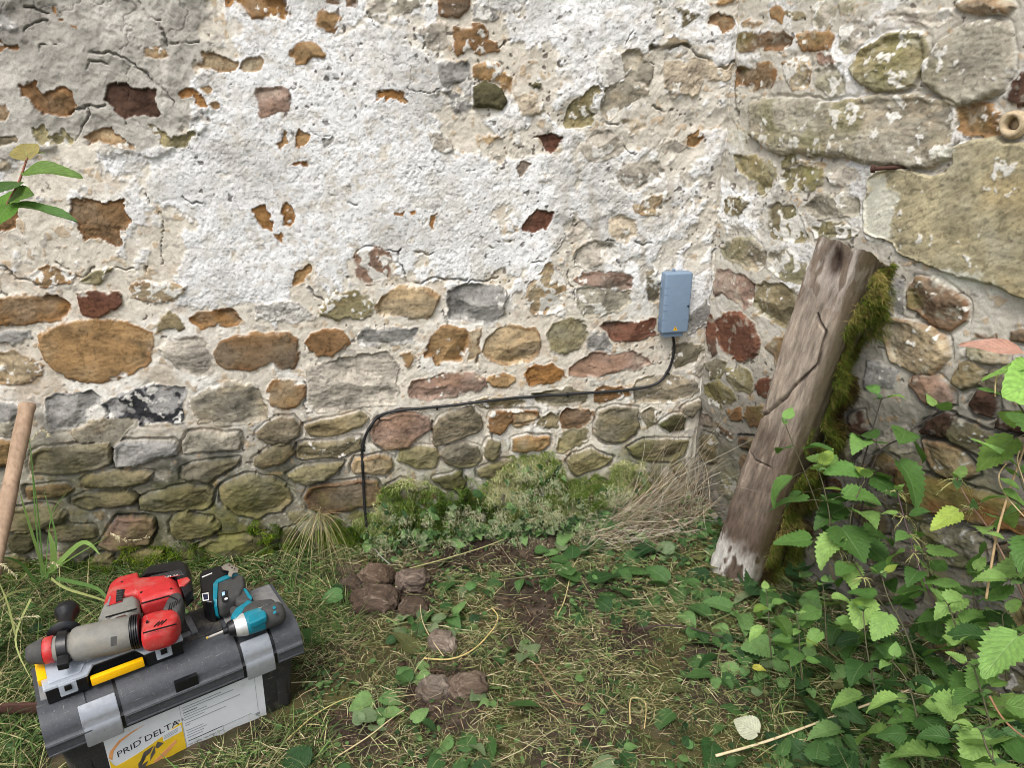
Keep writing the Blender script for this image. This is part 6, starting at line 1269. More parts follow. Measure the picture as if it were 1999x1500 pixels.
N_('low nettle with rounded pale leaves right of the post foot', [(1640,1140,1.9),(1655,1060,1.88),(1665,990,1.87),(1690,935,1.87)], .10, 4, 0, thick=.0022, light=.4, top=.7)
N_('yellow flowering nettle in front of the long brown stone, its stem bare', [(1895,1320,1.62),(1830,1195,1.66),(1785,1080,1.7),(1750,955,1.72)], .062, 6, 1, True, thick=.0026, stemcol=(92, 72, 76), start=.4)
N_('flowering nettle bending left before the long brown stone, tip of pale tassels', [(2010,1190,1.5),(1940,1050,1.56),(1895,985,1.58),(1866,935,1.6)], .088, 5, 1, True, thick=.0024, stemcol=(140, 112, 96), start=.2)
N_('flowering nettle lowest by the post foot, tassels at its crown', [(1760,1230,1.78),(1700,1150,1.8),(1660,1090,1.82),(1632,1065,1.83)], .072, 5, 0, True, thick=.0024, start=.2, light=.45)
N_('tall nettle at the edge beside the stone wall with a broad pale top leaf', [(2060,1330,1.42),(2025,1230,1.42),(1990,1130,1.42),(1975,1060,1.42)], .090, 5, 1, thick=.003, light=.5)
N_('nettle with big heart shaped leaf in front of the pale slanting stone', [(1930,1400,1.55),(1900,1310,1.55),(1865,1220,1.56),(1850,1180,1.57)], .096, 5, 1, thick=.0028, light=.4)
N_('bushy nettle under the flowering ones, leaves drooping', [(1800,1330,1.68),(1770,1240,1.7),(1735,1170,1.72),(1720,1120,1.74)], .085, 6, 0, thick=.0026, light=.25)
N_('nettle with a cluster of bright leaves above the reddish bent stem', [(1960,1500,1.42),(1935,1420,1.43),(1915,1350,1.44),(1900,1300,1.45)], .078, 5, 1, thick=.0026, light=.3)
N_('large leaved nettle in the lower corner of the patch', [(2010,1600,1.3),(1960,1520,1.31),(1930,1470,1.32),(1915,1425,1.33)], .092, 4, 1, thick=.0028, light=.4, top=.7)
N_('dark nettle low in the middle of the patch', [(1720,1400,1.66),(1700,1310,1.68),(1690,1250,1.7),(1685,1190,1.72)], .078, 6, 2, thick=.0024, light=.3)
N_('spreading nettle at the front of the patch beyond the straw stalk', [(1800,1480,1.5),(1790,1400,1.52),(1770,1330,1.54),(1740,1290,1.55)], .080, 5, 2, thick=.0024, light=.35)
N_('nettle at the very edge under the dry stalks', [(2080,1150,1.4),(2040,1050,1.42),(2005,970,1.44),(1990,930,1.45)], .085, 4, 1, thick=.0026, light=.4)
N_('nettle with chewed leaf tips crossing the dark upper boulders', [(2070,960,1.4),(2030,860,1.42),(1995,800,1.43),(1975,770,1.44)], .105, 3, 0, thick=.0026, light=.5, start=.5)
N_('low nettle behind the bushy one, against the foot of the bare wall', [(1860,1250,1.76),(1835,1180,1.76),(1815,1120,1.76),(1810,1080,1.76)], .078, 5, 0, thick=.0024, light=.3)
for i, (x, y, dd, s, k) in enumerate([(1560,1260,1.78,.045,1),(1880,1480,1.42,.085,2),(1760,1440,1.56,.075,0),(1500,1215,1.84,.055,0),(1960,1260,1.5,.085,2),(1900,1180,1.6,.08,2),(1840,1420,1.52,.08,2),(1610,1200,1.84,.06,0)]):
    N_(['young nettle at the ragged inner edge of the patch', 'shaded nettle under the large leaved corner nettle', 'mid green nettle among the darker ones of the patch', 'small nettle near the post foot, on the cut stalks',
        'shaded nettle behind the tall edge nettle', 'shaded nettle against the pale slanting stone', 'shaded nettle below the heart shaped leaf', 'small nettle just right of the post foot'][i],
       [(x + 6, y + 70, dd + .01), (x + 2, y + 30, dd), (x, y - 20, dd), (x - 4, y - 60, dd)], s, 5, k, thick=.002, light=.35, start=.25)

# ---- cut nettle sprigs lying on the ground
def sprig(label, px, L0, pairs, kind, light=.4):
    path = [(a, b) for a, b in px]; P = []
    for a, b in path: q = atz(a, b, .02); P.append(np.array([q[0], q[1], float(gz(q[0], q[1])) + .012]))
    pts = smoothpath(P, 6); A = np.array([tuple(p) for p in pts]); t = thing('cut_nettle', label, 'cut nettle', pts[0], 0, 'cut nettle stalks lying on the ground'); B = Batch(); bm = bmesh.new(); tube(bm, pts, list(np.linspace(.0024, .0012, len(pts))), 6)
    for k in range(pairs):
        f = (k + .8) / pairs; i = min(int(f * (len(A) - 1)), len(A) - 1); p = A[i]; d = norm(A[min(i + 1, len(A) - 1)] - A[max(i - 1, 0)]); s = L0 * (1 - .4 * f) 
        for sg in (-1, 1):
            s = s * 1.12; o = norm(np.cross(d, [0, 0, 1]) * sg + d * .5 + vr.normal(0, .25, 3) + np.array([0, 0, .15])); q = p + o * s * .25; tube(bm, [p, q], [.001, .0008], 4)
            put_leaf(B, q, norm(o * np.array([1, 1, .5]) + np.array([0, 0, vr.uniform(-.1, .15)])), norm(np.array([0, 0, 1]) + vr.normal(0, .35, 3)), s * vr.uniform(.8, 1.15), leaf_col(kind if vr.random() > light else vr.integers(0, 4)))
    put_leaf(B, A[-1], norm(A[-1] - A[-3]), (0, 0, 1), L0 * .5, leaf_col(1))
    me = bpy.data.meshes.new('stem'); bm.transform(Matrix.Translation(-t.location)); bm.to_mesh(me); bm.free(); ca = me.color_attributes.new('Col', 'FLOAT_COLOR', 'POINT'); c = np.ones((len(me.vertices), 4), np.float32); c[:, :3] = lin((110, 112, 78)); ca.data.foreach_set('color', c.ravel()); me.materials.append(M['stem'])
    link(bpy.data.objects.new('stem', me), t); B.build('leaves', M['leaf'], t)
for a in [('limp pale nettle hanging over the feathery moss on the wall foot', [(1130,1030),(1095,985),(1050,955),(1020,965)], .08, 4, 3), ('cut nettle beside the stone pile, big leaf on bare soil', [(860,1120),(910,1130),(950,1145)], .075, 3, 0), ('cut nettle with its stalk crossing the bare soil, right of the stone pile', [(1140,1105),(1090,1118),(1020,1125),(970,1128)], .062, 4, 0),
          ('cut nettle with two large dull leaves near the foot of the mossy bank', [(1160,1170),(1130,1120),(1110,1085),(1090,1070)], .085, 3, 0), ('cut nettle fanned out beneath the post foot', [(1330,1130),(1290,1150),(1240,1165),(1200,1170)], .075, 4, 0),
          ('cut nettle with a bright tip, in front of the dark soil hollow', [(1290,1180),(1240,1185),(1180,1195),(1135,1200)], .075, 3, 2), ('pale leaved cut nettle at the end of the dark twig', [(1480,1180),(1420,1200),(1380,1215),(1360,1230)], .085, 3, 1),
          ('cut nettle with bright serrated leaves below the dark twig', [(1420,1230),(1405,1270),(1400,1300),(1398,1320)], .085, 3, 1), ('yellowing cut nettle by the toolbox', [(720,1330),(735,1350),(740,1380),(742,1395)], .07, 2, 1), ('wilted cut nettle draped on the low earthy stone', [(760,1215),(800,1210),(840,1215),(880,1225)], .06, 4, 3),
          ('cut nettle lying above the straw curl', [(840,1180),(860,1195),(890,1205),(920,1215)], .065, 3, 0), ('single bright cut nettle top between toolbox and stones', [(800,1285),(808,1300),(812,1315)], .06, 2, 1), ('cut nettle leaf tuft beside the rounder lower stone', [(935,1330),(950,1350),(960,1370)], .05, 2, 1),
          ('cut nettle in the grass below the muddy stone', [(700,1430),(715,1410),(730,1390)], .05, 2, 0), ('cut nettle on the bottom edge below the trench', [(1000,1500),(950,1490),(900,1480),(860,1476)], .07, 3, 1), ('dark cut nettle at the bottom edge beyond the trench', [(1130,1480),(1170,1470),(1220,1462)], .07, 2, 2),
          ('cut nettle with faded undersides on bare soil', [(1000,1240),(1010,1262),(1030,1275)], .07, 2, 3), ('cut nettle heap strand by the post foot', [(1480,1160),(1430,1150),(1380,1145),(1340,1140)], .065, 5, 0), ('cut nettle lying at the edge of the patch', [(1560,1230),(1510,1240),(1460,1255),(1430,1262)], .07, 4, 2),
          ('cut nettle spread above the pale dead leaf', [(1600,1330),(1550,1320),(1500,1310),(1460,1300)], .06, 4, 1), ('cut nettle beneath the straw stalk', [(1700,1440),(1640,1440),(1580,1450),(1530,1460)], .07, 4, 2), ('cut nettle at the bottom edge below the straw stalk', [(1650,1500),(1600,1490),(1550,1485)], .065, 3, 2)]: sprig(*a)

# ---- loose leaves and clippings (nobody could count them)
def ground_points(n, poly_px, z=0.0):
    P = np.array([atz(a, b, 0)[:2] for a, b in poly_px]); lo, hi = P.min(0), P.max(0); out = []
    while sum(map(len, out)) < n:
        q = vr.uniform(lo, hi, (n * 2, 2)); m = sdpoly(q[:, 0], q[:, 1], P) > 0; out.append(q[m])
    q = np.concatenate(out)[:n]; return q
def clear_of_box(q):                                   # nothing grows through the toolbox
    c, s = math.cos(TY), math.sin(TY); dx_, dy_ = q[:, 0] + .54, q[:, 1] - 1.54; a, b = dx_ * c + dy_ * s, -dx_ * s + dy_ * c
    return ~((a < .02) & (a > -TL - .02) & (b > -.015) & (b < TD + .02))
FIELD = [(-120,1130),(320,1115),(720,1085),(1060,1040),(1390,1005),(1500,1040),(1600,1110),(1900,1290),(2150,1420),(2150,1620),(-200,1620)]
B = Batch(); q = ground_points(2300, FIELD); q = q[clear_of_box(q)]; px_, py_ = proj(np.concatenate([q, np.zeros((len(q), 1))], 1))
dens = .06 + .9 * sst(1250, 1720, px_ + 60 * fbm(q[:, 0], q[:, 1], 3, 2, 301)) * sst(-.55, .2, fbm(q[:, 0], q[:, 1], 5, 3, 303)) + .25 * sst(800, 1000, px_) * sst(1200, 1120, py_); dens *= 1 - .75 * soil_mask(q[:, 0], q[:, 1])
keep = vr.random(len(q)) < dens; q, px_ = q[keep], px_[keep]
for (x, y), a in zip(q, px_):
    z = float(gz(x, y)) + vr.uniform(.004, .03 + .03 * (a > 1450)); th_ = vr.uniform(0, 2 * np.pi); s = vr.choice([.03, .05, .07, .09], p=[.35, .3, .22, .13])
    put_leaf(B, (x, y, z), (math.cos(th_), math.sin(th_), vr.normal(0, .25)), norm(np.array([0, 0, 1]) + vr.normal(0, .45, 3)), s, leaf_col(vr.choice([0, 1, 2, 3, 4], p=[.36, .2, .26, .06, .12])), LEAVES[vr.integers(6)] if s > .035 else SMALL[vr.integers(3)])
tag(B.build('leaf_litter', M['leaf']), kind='stuff')
B = Batch(); q = ground_points(15000, FIELD); q = q[clear_of_box(q)]; keep = vr.random(len(q)) < (.2 + .8 * sst(-.3, .35, fbm(q[:, 0], q[:, 1], 6, 3, 311))) * (1 - .85 * soil_mask(q[:, 0], q[:, 1])); q = q[keep]
for (x, y) in q:
    z = float(gz(x, y)) + vr.uniform(.001, .012); th_ = vr.uniform(0, 2 * np.pi); V, F, U = SMALL[vr.integers(3)]
    put_leaf(B, (x, y, z), (math.cos(th_), math.sin(th_), vr.normal(.1, .3)), norm(np.array([0, 0, 1]) + vr.normal(0, .5, 3)), vr.uniform(.008, .02), leaf_col(vr.choice([0, 1, 2, 4], p=[.35, .25, .2, .2])), (V, F, U))
tag(B.build('ground_cover', M['leaf']), kind='stuff')
GR = [((110, 126, 72), .22), ((150, 160, 106), .20), ((66, 82, 46), .15), ((204, 194, 156), .16), ((164, 146, 112), .16), ((94, 76, 56), .16)]
def grass_cols(n, pal=GR):
    p = np.array([w for c, w in pal]); i = vr.choice(len(pal), n, p=p / p.sum()); return np.stack([lin(c) for c, w in pal])[i] * vr.uniform(.75, 1.2, (n, 1))
B = Batch(); q = ground_points(84000, FIELD); q = q[clear_of_box(q)]; n = len(q)
kd = (.30 + .7 * sst(-.35, .35, fbm(q[:, 0], q[:, 1], 5, 4, 321))) * (1 - .82 * soil_mask(q[:, 0], q[:, 1])); q = q[vr.random(n) < kd]; n = len(q); th_ = vr.uniform(0, 2 * np.pi, n); el = np.abs(vr.normal(0, .22, n))
L = vr.gamma(1.8, .015, n) + .010; P = np.column_stack([q, gz(q[:, 0], q[:, 1]) + vr.uniform(.0, .016, n)])
ribbons(B, P, np.column_stack([np.cos(th_), np.sin(th_), el]), L, vr.uniform(.0009, .0024, n), np.column_stack([vr.normal(0, .35, (n, 2)), -el * 1.1]), grass_cols(n), None, 4, .05)
tag(B.build('grass_clippings', M['blade']), kind='stuff')
# longer living grass on the left and along the foot of the wall
GREEN = [((82, 110, 54), .30), ((110, 134, 74), .24), ((58, 84, 42), .22), ((176, 168, 124), .24)]
B = Batch()
for poly, n, lo, hi in (([(-150,1110),(120,1105),(330,1110),(330,1180),(200,1220),(60,1330),(-30,1500),(-200,1500)], 2600, .05, .14), ([(-150,1300),(60,1330),(90,1480),(120,1620),(-200,1620)], 1500, .04, .12), ([(330,1115),(680,1085),(680,1125),(330,1150)], 900, .03, .09),
                        ([(560,1150),(680,1140),(700,1240),(600,1290)], 700, .03, .08), ([(1480,1130),(2100,1400),(2100,1600),(1500,1600)], 1500, .04, .11), ([(560,1400),(640,1380),(660,1500),(300,1620),(350,1520)], 500, .03, .07)):
    q = ground_points(n, poly); q = q[clear_of_box(q)]; n = len(q); th_ = vr.uniform(0, 2 * np.pi, n); el = vr.uniform(.5, 1.6, n); L = vr.uniform(lo, hi, n)
    ribbons(B, np.column_stack([q, gz(q[:, 0], q[:, 1])]), np.column_stack([np.cos(th_), np.sin(th_), el]), L, vr.uniform(.0016, .0042, n), np.column_stack([np.cos(th_) * .5, np.sin(th_) * .5, -.55 * vr.random(n)]), grass_cols(n, GREEN), None, 5)
tag(B.build('grass', M['blade']), kind='stuff')
# ---- moss on the foot of the wall
def wall_moss(name, polys, n, cols, Lr=(.006, .016), lump=.03, seed=0, hang=0.0):
    B = Batch()
    for poly, w in polys:
        P = np.array([wall_px('limewashed_wall', a, b) for a, b in poly]); lo, hi = P.min(0), P.max(0); m_ = int(n * w); q = vr.uniform(lo, hi, (m_ * 3, 2)); d = sdpoly(q[:, 0], q[:, 1], P) + .03 * fbm(q[:, 0], q[:, 1], 14, 3, seed)
        q = q[d > 0][:m_]; k = len(q); lm = fbm(q[:, 0], q[:, 1], 22, 3, seed + 1); edge = sst(0, .04, sdpoly(q[:, 0], q[:, 1], P) + .015); thick = lump * np.clip(.45 + .8 * lm, .05, 1.4) * edge
        gap = fbm(q[:, 0], q[:, 1], 30, 3, seed + 2); kp = gap > -.55; q, thick, lm, gap = q[kp], thick[kp], lm[kp], gap[kp]; k = len(q)
        base_ = wall_point('limewashed_wall', q[:, 0], q[:, 1], 0.0) + NL * (thick * vr.uniform(.35, 1, k) ** .7)[:, None]
        D = norm(NL * .8 + UZ * .35 + vr.normal(0, .55, (k, 3))); c = np.stack([lin(a) for a in cols]); tone = np.clip(.5 + .55 * fbm(q[:, 0], q[:, 1], 9, 3, seed + 4) + vr.normal(0, .22, k), 0, .999) * (len(c) - 1); i = tone.astype(int); fr = (tone - i)[:, None]
        ribbons(B, base_, D, vr.uniform(*Lr, k), vr.uniform(.0010, .0022, k), np.tile([0, 0, -.45 - hang], (k, 1)) * vr.random((k, 1)), (c[i] * (1 - fr) + c[np.minimum(i + 1, len(c) - 1)] * fr) * vr.uniform(.75, 1.2, (k, 1)), None, 2)
    o = B.build(name, M['moss']); return tag(o, kind='stuff')
wall_moss('moss', [([(-40,1110),(120,1100),(320,1055),(380,1070),(430,1100),(500,1075),(560,1060),(610,1030),(620,1110),(500,1150),(300,1150),(-40,1180)], .6), ([(620,1060),(650,1000),(700,1010),(720,1060),(700,1110),(620,1120)], .25), ([(460,1020),(520,1010),(560,1040),(500,1055)], .05)], 40000, [(40, 56, 14), (70, 98, 24), (106, 134, 36), (140, 154, 56)], (.007, .018), .045, 401)
wall_moss('feathery_moss', [([(690,1030),(740,940),(800,920),(880,950),(960,930),(1010,890),(1080,880),(1105,910),(1100,950),(1180,930),(1210,885),(1260,890),(1270,940),(1220,985),(1150,1010),(1060,1040),(960,1060),(860,1100),(740,1125),(690,1100)], 1.0)], 75000, [(50, 70, 22), (92, 122, 44), (128, 152, 70), (166, 176, 106), (208, 204, 160)], (.009, .022), .055, 411, .2)
# ---- moss on the flank of the post, a part of the post
B = Batch(); n = 56000; t_ = vr.uniform(.02, .96, n); a_ = vr.uniform(-.5, .5, n); cov = fbm(t_ * POST['L'], a_ * .3, 9, 3, 421); kp = (cov > -.42) & ~((np.abs(t_ - .47) < .03) & (a_ > 0)); t_, a_, cov = t_[kp], a_[kp], cov[kp]; n = len(t_)
wd = (POST['W'] - .022 * t_) * .5; dp = POST['D'] * (1 + .12 * (a_ > .42)); lump = .040 * np.clip(.5 + 1.0 * fbm(t_ * POST['L'], a_ * .25, 13, 3, 423), .05, 1.5) + .012 * sst(.5, .0, t_)
base_ = POST['pb'] + POST['ax'] * (t_ * POST['L'])[:, None] + POST['fx'] * (wd + lump * vr.uniform(.2, 1, n))[:, None] + POST['fz'] * (a_ * dp)[:, None]
c = np.stack([lin(x) for x in [(46, 38, 20), (96, 80, 38), (66, 84, 26), (104, 122, 40), (148, 132, 80)]]); tone = np.clip(.5 + .6 * fbm(t_ * POST['L'], a_ * .2, 11, 3, 425) + vr.normal(0, .2, n), 0, .999) * 4; i = tone.astype(int); fr = (tone - i)[:, None]
D = norm(POST['fx'] * .8 + vr.normal(0, .6, (n, 3)) + POST['fz'] * .2); ribbons(B, base_, D, vr.uniform(.008, .022, n), vr.uniform(.0009, .002, n), np.tile([0, 0, -.5], (n, 1)) * vr.random((n, 1)), (c[i] * (1 - fr) + c[np.minimum(i + 1, 4)] * fr) * vr.uniform(.7, 1.2, (n, 1)), None, 3)
B.build('moss', M['moss'], bpy.data.objects['leaning_post'])
# ---- dead hay swept into the corner
B = Batch(); n = 430; k_ = vr.random(n)
s0, s1 = vr.uniform(.0, .34, n), vr.uniform(-.05, .10, n); h0 = vr.uniform(.0, .10, n) * (1 - k_ * .5); d0 = .03 + .13 * vr.random(n); d1 = .04 + .16 * vr.random(n)
A_ = PC + UL * s0[:, None] + NL * d0[:, None] + UZ * (.06 + h0)[:, None]; E_ = PC + UR * (vr.uniform(.0, .26, n))[:, None] + NR * (.03 + .07 * vr.random(n))[:, None] + UZ * (.12 + .52 * vr.random(n) ** 1.2)[:, None]
D = E_ - A_; D = D + vr.normal(0, .10, (n, 3)); L = np.linalg.norm(D, axis=1) * vr.uniform(.35, 1.0, n); ribbons(B, A_, D, L, vr.uniform(.0007, .0016, n), vr.normal(0, .24, (n, 3)) + np.array([0, 0, -.12]), grass_cols(n, [((186, 174, 150), .34), ((152, 132, 108), .28), ((206, 200, 182), .2), ((108, 88, 68), .18)]), None, 7, .02)
n = 900; s0 = .06 + .44 * vr.beta(2, 2, n); P = PC + UL * s0[:, None] + NL * (.02 + .15 * vr.random(n) ** 1.4)[:, None] + UZ * 0; P[:, 2] = gz(P[:, 0], P[:, 1]) + .01 + .05 * vr.random(n); th_ = vr.normal(.35, .45, n)
ribbons(B, P, np.column_stack([np.cos(th_), np.sin(th_), vr.normal(.1, .2, n)]), vr.uniform(.04, .18, n), vr.uniform(.0007, .0015, n), vr.normal(0, .3, (n, 3)), grass_cols(n, [((196, 186, 162), .45), ((160, 140, 112), .3), ((214, 208, 192), .15), ((124, 100, 78), .1)]), None, 5, .03)
tag(B.build('dead_hay', M['dry']), kind='stuff')
# ---- small weeds in front of the moss and the hay
B = Batch()
for poly, n in (([(700,1060),(900,1010),(1240,950),(1260,1010),(1060,1060),(720,1120)], 500), ([(1130,1000),(1400,985),(1480,1060),(1400,1100),(1130,1090)], 380)):
    for x, y in ground_points(n, poly):
        s_ = (np.array([x, y, 0]) - PC) @ UL; dl = max((np.array([x, y, 0]) - PC) @ NL, .05); p = PC + UL * s_ + NL * dl; p[2] = float(gz(p[0], p[1])) + vr.uniform(.005, .07) * math.exp(-dl / .2)
        put_leaf(B, p, (vr.normal(), vr.normal() - .5, vr.normal(.1, .4)), norm(np.array([0, -.4, 1]) + vr.normal(0, .4, 3)), vr.uniform(.012, .035), leaf_col(vr.choice([0, 1, 2, 3], p=[.3, .35, .15, .2])), SMALL[vr.integers(3)] if vr.random() < .6 else NARROW[vr.integers(2)])
P = np.array([wall_px('limewashed_wall', a, b) for a, b in [(700,1060),(740,960),(880,960),(1010,900),(1090,890),(1100,960),(1190,930),(1250,900),(1260,960),(1150,1030),(880,1100),(720,1120)]]); q = vr.uniform(P.min(0), P.max(0), (3000, 2)); q = q[sdpoly(q[:, 0], q[:, 1], P) > 0][:330]
Wp = wall_point('limewashed_wall', q[:, 0], q[:, 1], 0) + NL * vr.uniform(.02, .075, len(q))[:, None]
for p in Wp:
    d = norm(NL * .5 + vr.normal(0, .7, 3) + np.array([0, 0, -.35])); put_leaf(B, p, d, norm(NL + UZ * .8 + vr.normal(0, .5, 3)), vr.uniform(.012, .04), leaf_col(vr.choice([0, 1, 2, 3], p=[.28, .34, .2, .18])), [SMALL[1], NARROW[0], NARROW[1], NARROW[1]][vr.integers(4)])
tag(B.build('low_weeds', M['leaf']), kind='stuff')
B = Batch(); c_ = Wp[vr.integers(0, len(Wp), 240)]; n = 240 * 50; P = np.repeat(c_, 50, 0) + vr.normal(0, .014, (n, 3)) * np.array([1, 1, .7]) + NL * .03
ribbons(B, P, vr.normal(0, 1, (n, 3)) + NL, vr.uniform(.006, .015, n), vr.uniform(.0014, .0028, n), np.zeros((n, 3)), np.tile(lin((206, 206, 168)), (n, 1)) * vr.uniform(.75, 1.1, (n, 1)), None, 1); tag(B.build('flowering_weeds', M['blade']), kind='stuff')
# ---- crumbs of soil
B = Batch(); q = ground_points(16000, FIELD); m_ = soil_mask(q[:, 0], q[:, 1]); q = q[(vr.random(len(q)) < .06 + .9 * m_) & clear_of_box(q)]; n = len(q); bm = bmesh.new(); bmesh.ops.create_icosphere(bm, subdivisions=1, radius=1); iv = np.array([tuple(a.co) for a in bm.verts]); fi = np.array([[a.index for a in f.verts] for f in bm.faces]); bm.free()
sz = .0012 + vr.gamma(1.6, .0016, n); V = iv[None] * vr.uniform(.6, 1.3, (n, len(iv), 1)) * sz[:, None, None] * vr.uniform(.7, 1.2, (n, 1, 3)) + np.column_stack([q, gz(q[:, 0], q[:, 1]) + .001])[:, None]
B.add(V.reshape(-1, 3), (fi[None] + (np.arange(n) * len(iv))[:, None, None]).reshape(-1, 3), np.repeat(lin((70, 56, 46)) * vr.uniform(.55, 1.6, (n, 1)), len(iv), 0)); tag(B.build('soil_crumbs', M['soil']), kind='stuff')
# ---- hanging grass tuft on the wall
B = Batch(); n = 95; s_, z_ = wall_px('limewashed_wall', 622, 1004); P = wall_point('limewashed_wall', s_ + vr.normal(0, .010, n), z_ + vr.normal(0, .012, n), .008); D = NL * .45 + UZ * .1 + UL * vr.normal(0, .22, (n, 1)) + vr.normal(0, .2, (n, 3))
ribbons(B, P, D, vr.uniform(.08, .24, n), vr.uniform(.0010, .0018, n), np.column_stack([vr.normal(-.02, .15, n), vr.normal(-.1, .12, n), vr.uniform(-1.3, -.7, n)]), grass_cols(n, [((190, 178, 138), .45), ((130, 146, 84), .35), ((160, 140, 104), .2)]), None, 7)
tag(B.build('grass_tuft', M['blade'], None, P.mean(0)), 'straggly pale grass tuft hanging from the wall foot behind the toolbox', 'grass tuft')
# ---- tall grass clump left of the toolbox
def tall_grass(label, root, blades, heads=()):
    r = np.array(atz(*root, 0)); r[2] = float(gz(r[0], r[1])); t = thing('grass_clump', label, 'grass', r); B = Batch(); H_ = Batch()
    for path, w, c in blades:
        pts = np.array([tuple(p) for p in smoothpath([atd(*p) for p in path], 6)]); n = len(pts); d = norm(np.gradient(pts, axis=0)); sd = norm(np.cross(d, norm(CAM - pts.mean(0)) + vr.normal(0, .25, 3))); ww = w * (1 - np.linspace(0, 1, n) ** 2.5 * .9)
        V = np.stack([pts - sd * ww[:, None] / 2, pts + sd * ww[:, None] / 2], 1).reshape(-1, 3); i = np.arange(n - 1) * 2; B.add(V, np.stack([i, i + 1, i + 3, i + 2], -1), lin(c) * vr.uniform(.9, 1.1))
    for path in heads:
        H_ = Batch()
        pts = np.array([tuple(p) for p in smoothpath([atd(*p) for p in path], 10)]); m = 70; i = vr.integers(0, len(pts), m); d = norm(np.gradient(pts, axis=0))[i]
        ribbons(H_, pts[i], d + vr.normal(0, .6, (m, 3)), vr.uniform(.004, .011, m), np.full(m, .0022), np.tile([0, 0, -.3], (m, 1)), np.tile(lin((204, 196, 160)), (m, 1)) * vr.uniform(.8, 1.15, (m, 1)), None, 2); H_.build('seed_head', M['blade'], t)
    B.build('blades', M['blade'], t)
g1, g2, g3 = (84, 116, 56), (118, 146, 76), (150, 156, 98)
tall_grass('tall grass clump with drooping seed heads between the wooden shaft and the wall', (85, 1135), [([(82,1130,2.02),(70,1020,2.0),(62,900,1.98),(56,850,1.97)], .004, g1), ([(85,1125,2.0),(74,1000,1.98),(58,880,1.95)], .004, g1), ([(88,1120,1.98),(62,1040,1.95),(38,960,1.92)], .008, g2),
    ([(90,1130,1.96),(110,1060,1.95),(86,960,1.94)], .006, g1), ([(95,1120,1.95),(140,1090,1.9),(210,1048,1.86)], .004, g2), ([(100,1115,1.95),(160,1060,1.9),(195,1083,1.88)], .013, g2), ([(70,1140,1.95),(40,1100,1.9),(5,1088,1.86)], .010, g1), ([(100,1130,1.94),(130,1150,1.9),(200,1172,1.88),(280,1205,1.85)], .008, g3),
    ([(60,1150,1.9),(20,1160,1.86),(-20,1190,1.84)], .006, g3), ([(105,1120,1.95),(104,1075,1.93),(96,1040,1.92)], .016, g2), ([(30,1240,1.8),(15,1180,1.82),(-5,1130,1.84)], .005, g3), ([(110,1130,1.92),(190,1150,1.88),(215,1185,1.86)], .010, g1), ([(60,1170,1.88),(30,1250,1.82),(62,1330,1.78)], .005, g3), ([(88,1130,1.98),(100,1010,1.96),(132,960,1.95)], .003, g1)],
    [[(215,1040,1.86),(245,1055,1.85),(290,1050,1.84)], [(60,860,1.97),(80,840,1.97),(95,850,1.97)], [(0,1100,1.86),(15,1110,1.86),(30,1125,1.86)], [(30,1210,1.84),(50,1205,1.84),(72,1204,1.84)], [(92,1110,1.92),(100,1098,1.92),(112,1105,1.92)]])
# ---- single stalks and twigs
def stalk(name, label, cat, px, r0, r1, col, lift=.012, z=None):
    P = []
    for a in px:
        if len(a) == 3: P.append(np.array(atd(*a)))
        else: q = atz(a[0], a[1], lift); q[2] = float(gz(q[0], q[1])) + lift; P.append(q)
    pts = smoothpath(P, 8); n = len(pts); bm = bmesh.new(); tube(bm, pts, list(np.linspace(r0, r1, n) * (1 + .06 * np.sin(np.arange(n) * 1.7))), 8); o0 = pts[0].copy(); bm.transform(Matrix.Translation(-o0)); me = bpy.data.meshes.new(name); bm.to_mesh(me); bm.free()
    for p in me.polygons: p.use_smooth = True
    ca = me.color_attributes.new('Col', 'FLOAT_COLOR', 'POINT'); c = np.ones((len(me.vertices), 4), np.float32); c[:, :3] = lin(col); ca.data.foreach_set('color', c.ravel()); me.materials.append(M['dry']); o = link(bpy.data.objects.new(name, me)); o.location = o0
    return tag(o, label, cat)
stalk('straw_stalk', 'long straight pale straw stalk lying across the cut nettles', 'stalk', [(1398,1472),(1500,1440),(1620,1400),(1778,1355)], .0034, .0026, (214, 196, 160), .03)
stalk('straw_curl', 'curved yellow straw stalk curling round the pale pinkish stone', 'stalk', [(828,1290),(880,1288),(925,1268),(960,1232),(972,1205),(960,1188)], .0022, .0016, (206, 184, 122), .014)
stalk('dark_twig', 'dark bare twig lying among the cut nettles below the post foot', 'twig', [(1245,1228),(1300,1222),(1350,1228),(1412,1245)], .0028, .0018, (74, 60, 58), .03)
stalk('brown_runner', 'bent brown root emerging from the bare soil', 'root', [(1046,1300),(1065,1325),(1080,1350),(1105,1372),(1140,1375)], .003, .0016, (138, 110, 86), .01)
stalk('thin_stalk', 'thin pale stem standing bent in front of the pinkish stone', 'stalk', [(866,1285),(842,1250),(825,1215),(820,1178)], .0012, .0009, (206, 190, 150), .03)
stalk('grey_stick', 'short grey stick lying above the stone pile', 'twig', [(722,1074),(742,1090),(762,1106)], .0022, .002, (150, 146, 138), .03)
stalk('green_stalk', 'thick green cut stem lying under the straw stalk', 'stalk', [(1783,1375),(1788,1420),(1800,1500),(1806,1560)], .0045, .004, (128, 140, 92), .02)
stalk('brown_stalk', 'long thin green brown stem lying along the nettle patch edge', 'stalk', [(1590,1245),(1640,1290),(1700,1325),(1745,1358)], .0026, .002, (112, 104, 72), .04)
stalk('red_stalk', 'thin reddish bent stem at the edge of the nettle patch', 'stalk', [(1932,1360,1.4),(1955,1400,1.38),(1985,1430,1.36),(2030,1460,1.34)], .0022, .0016, (138, 104, 78))
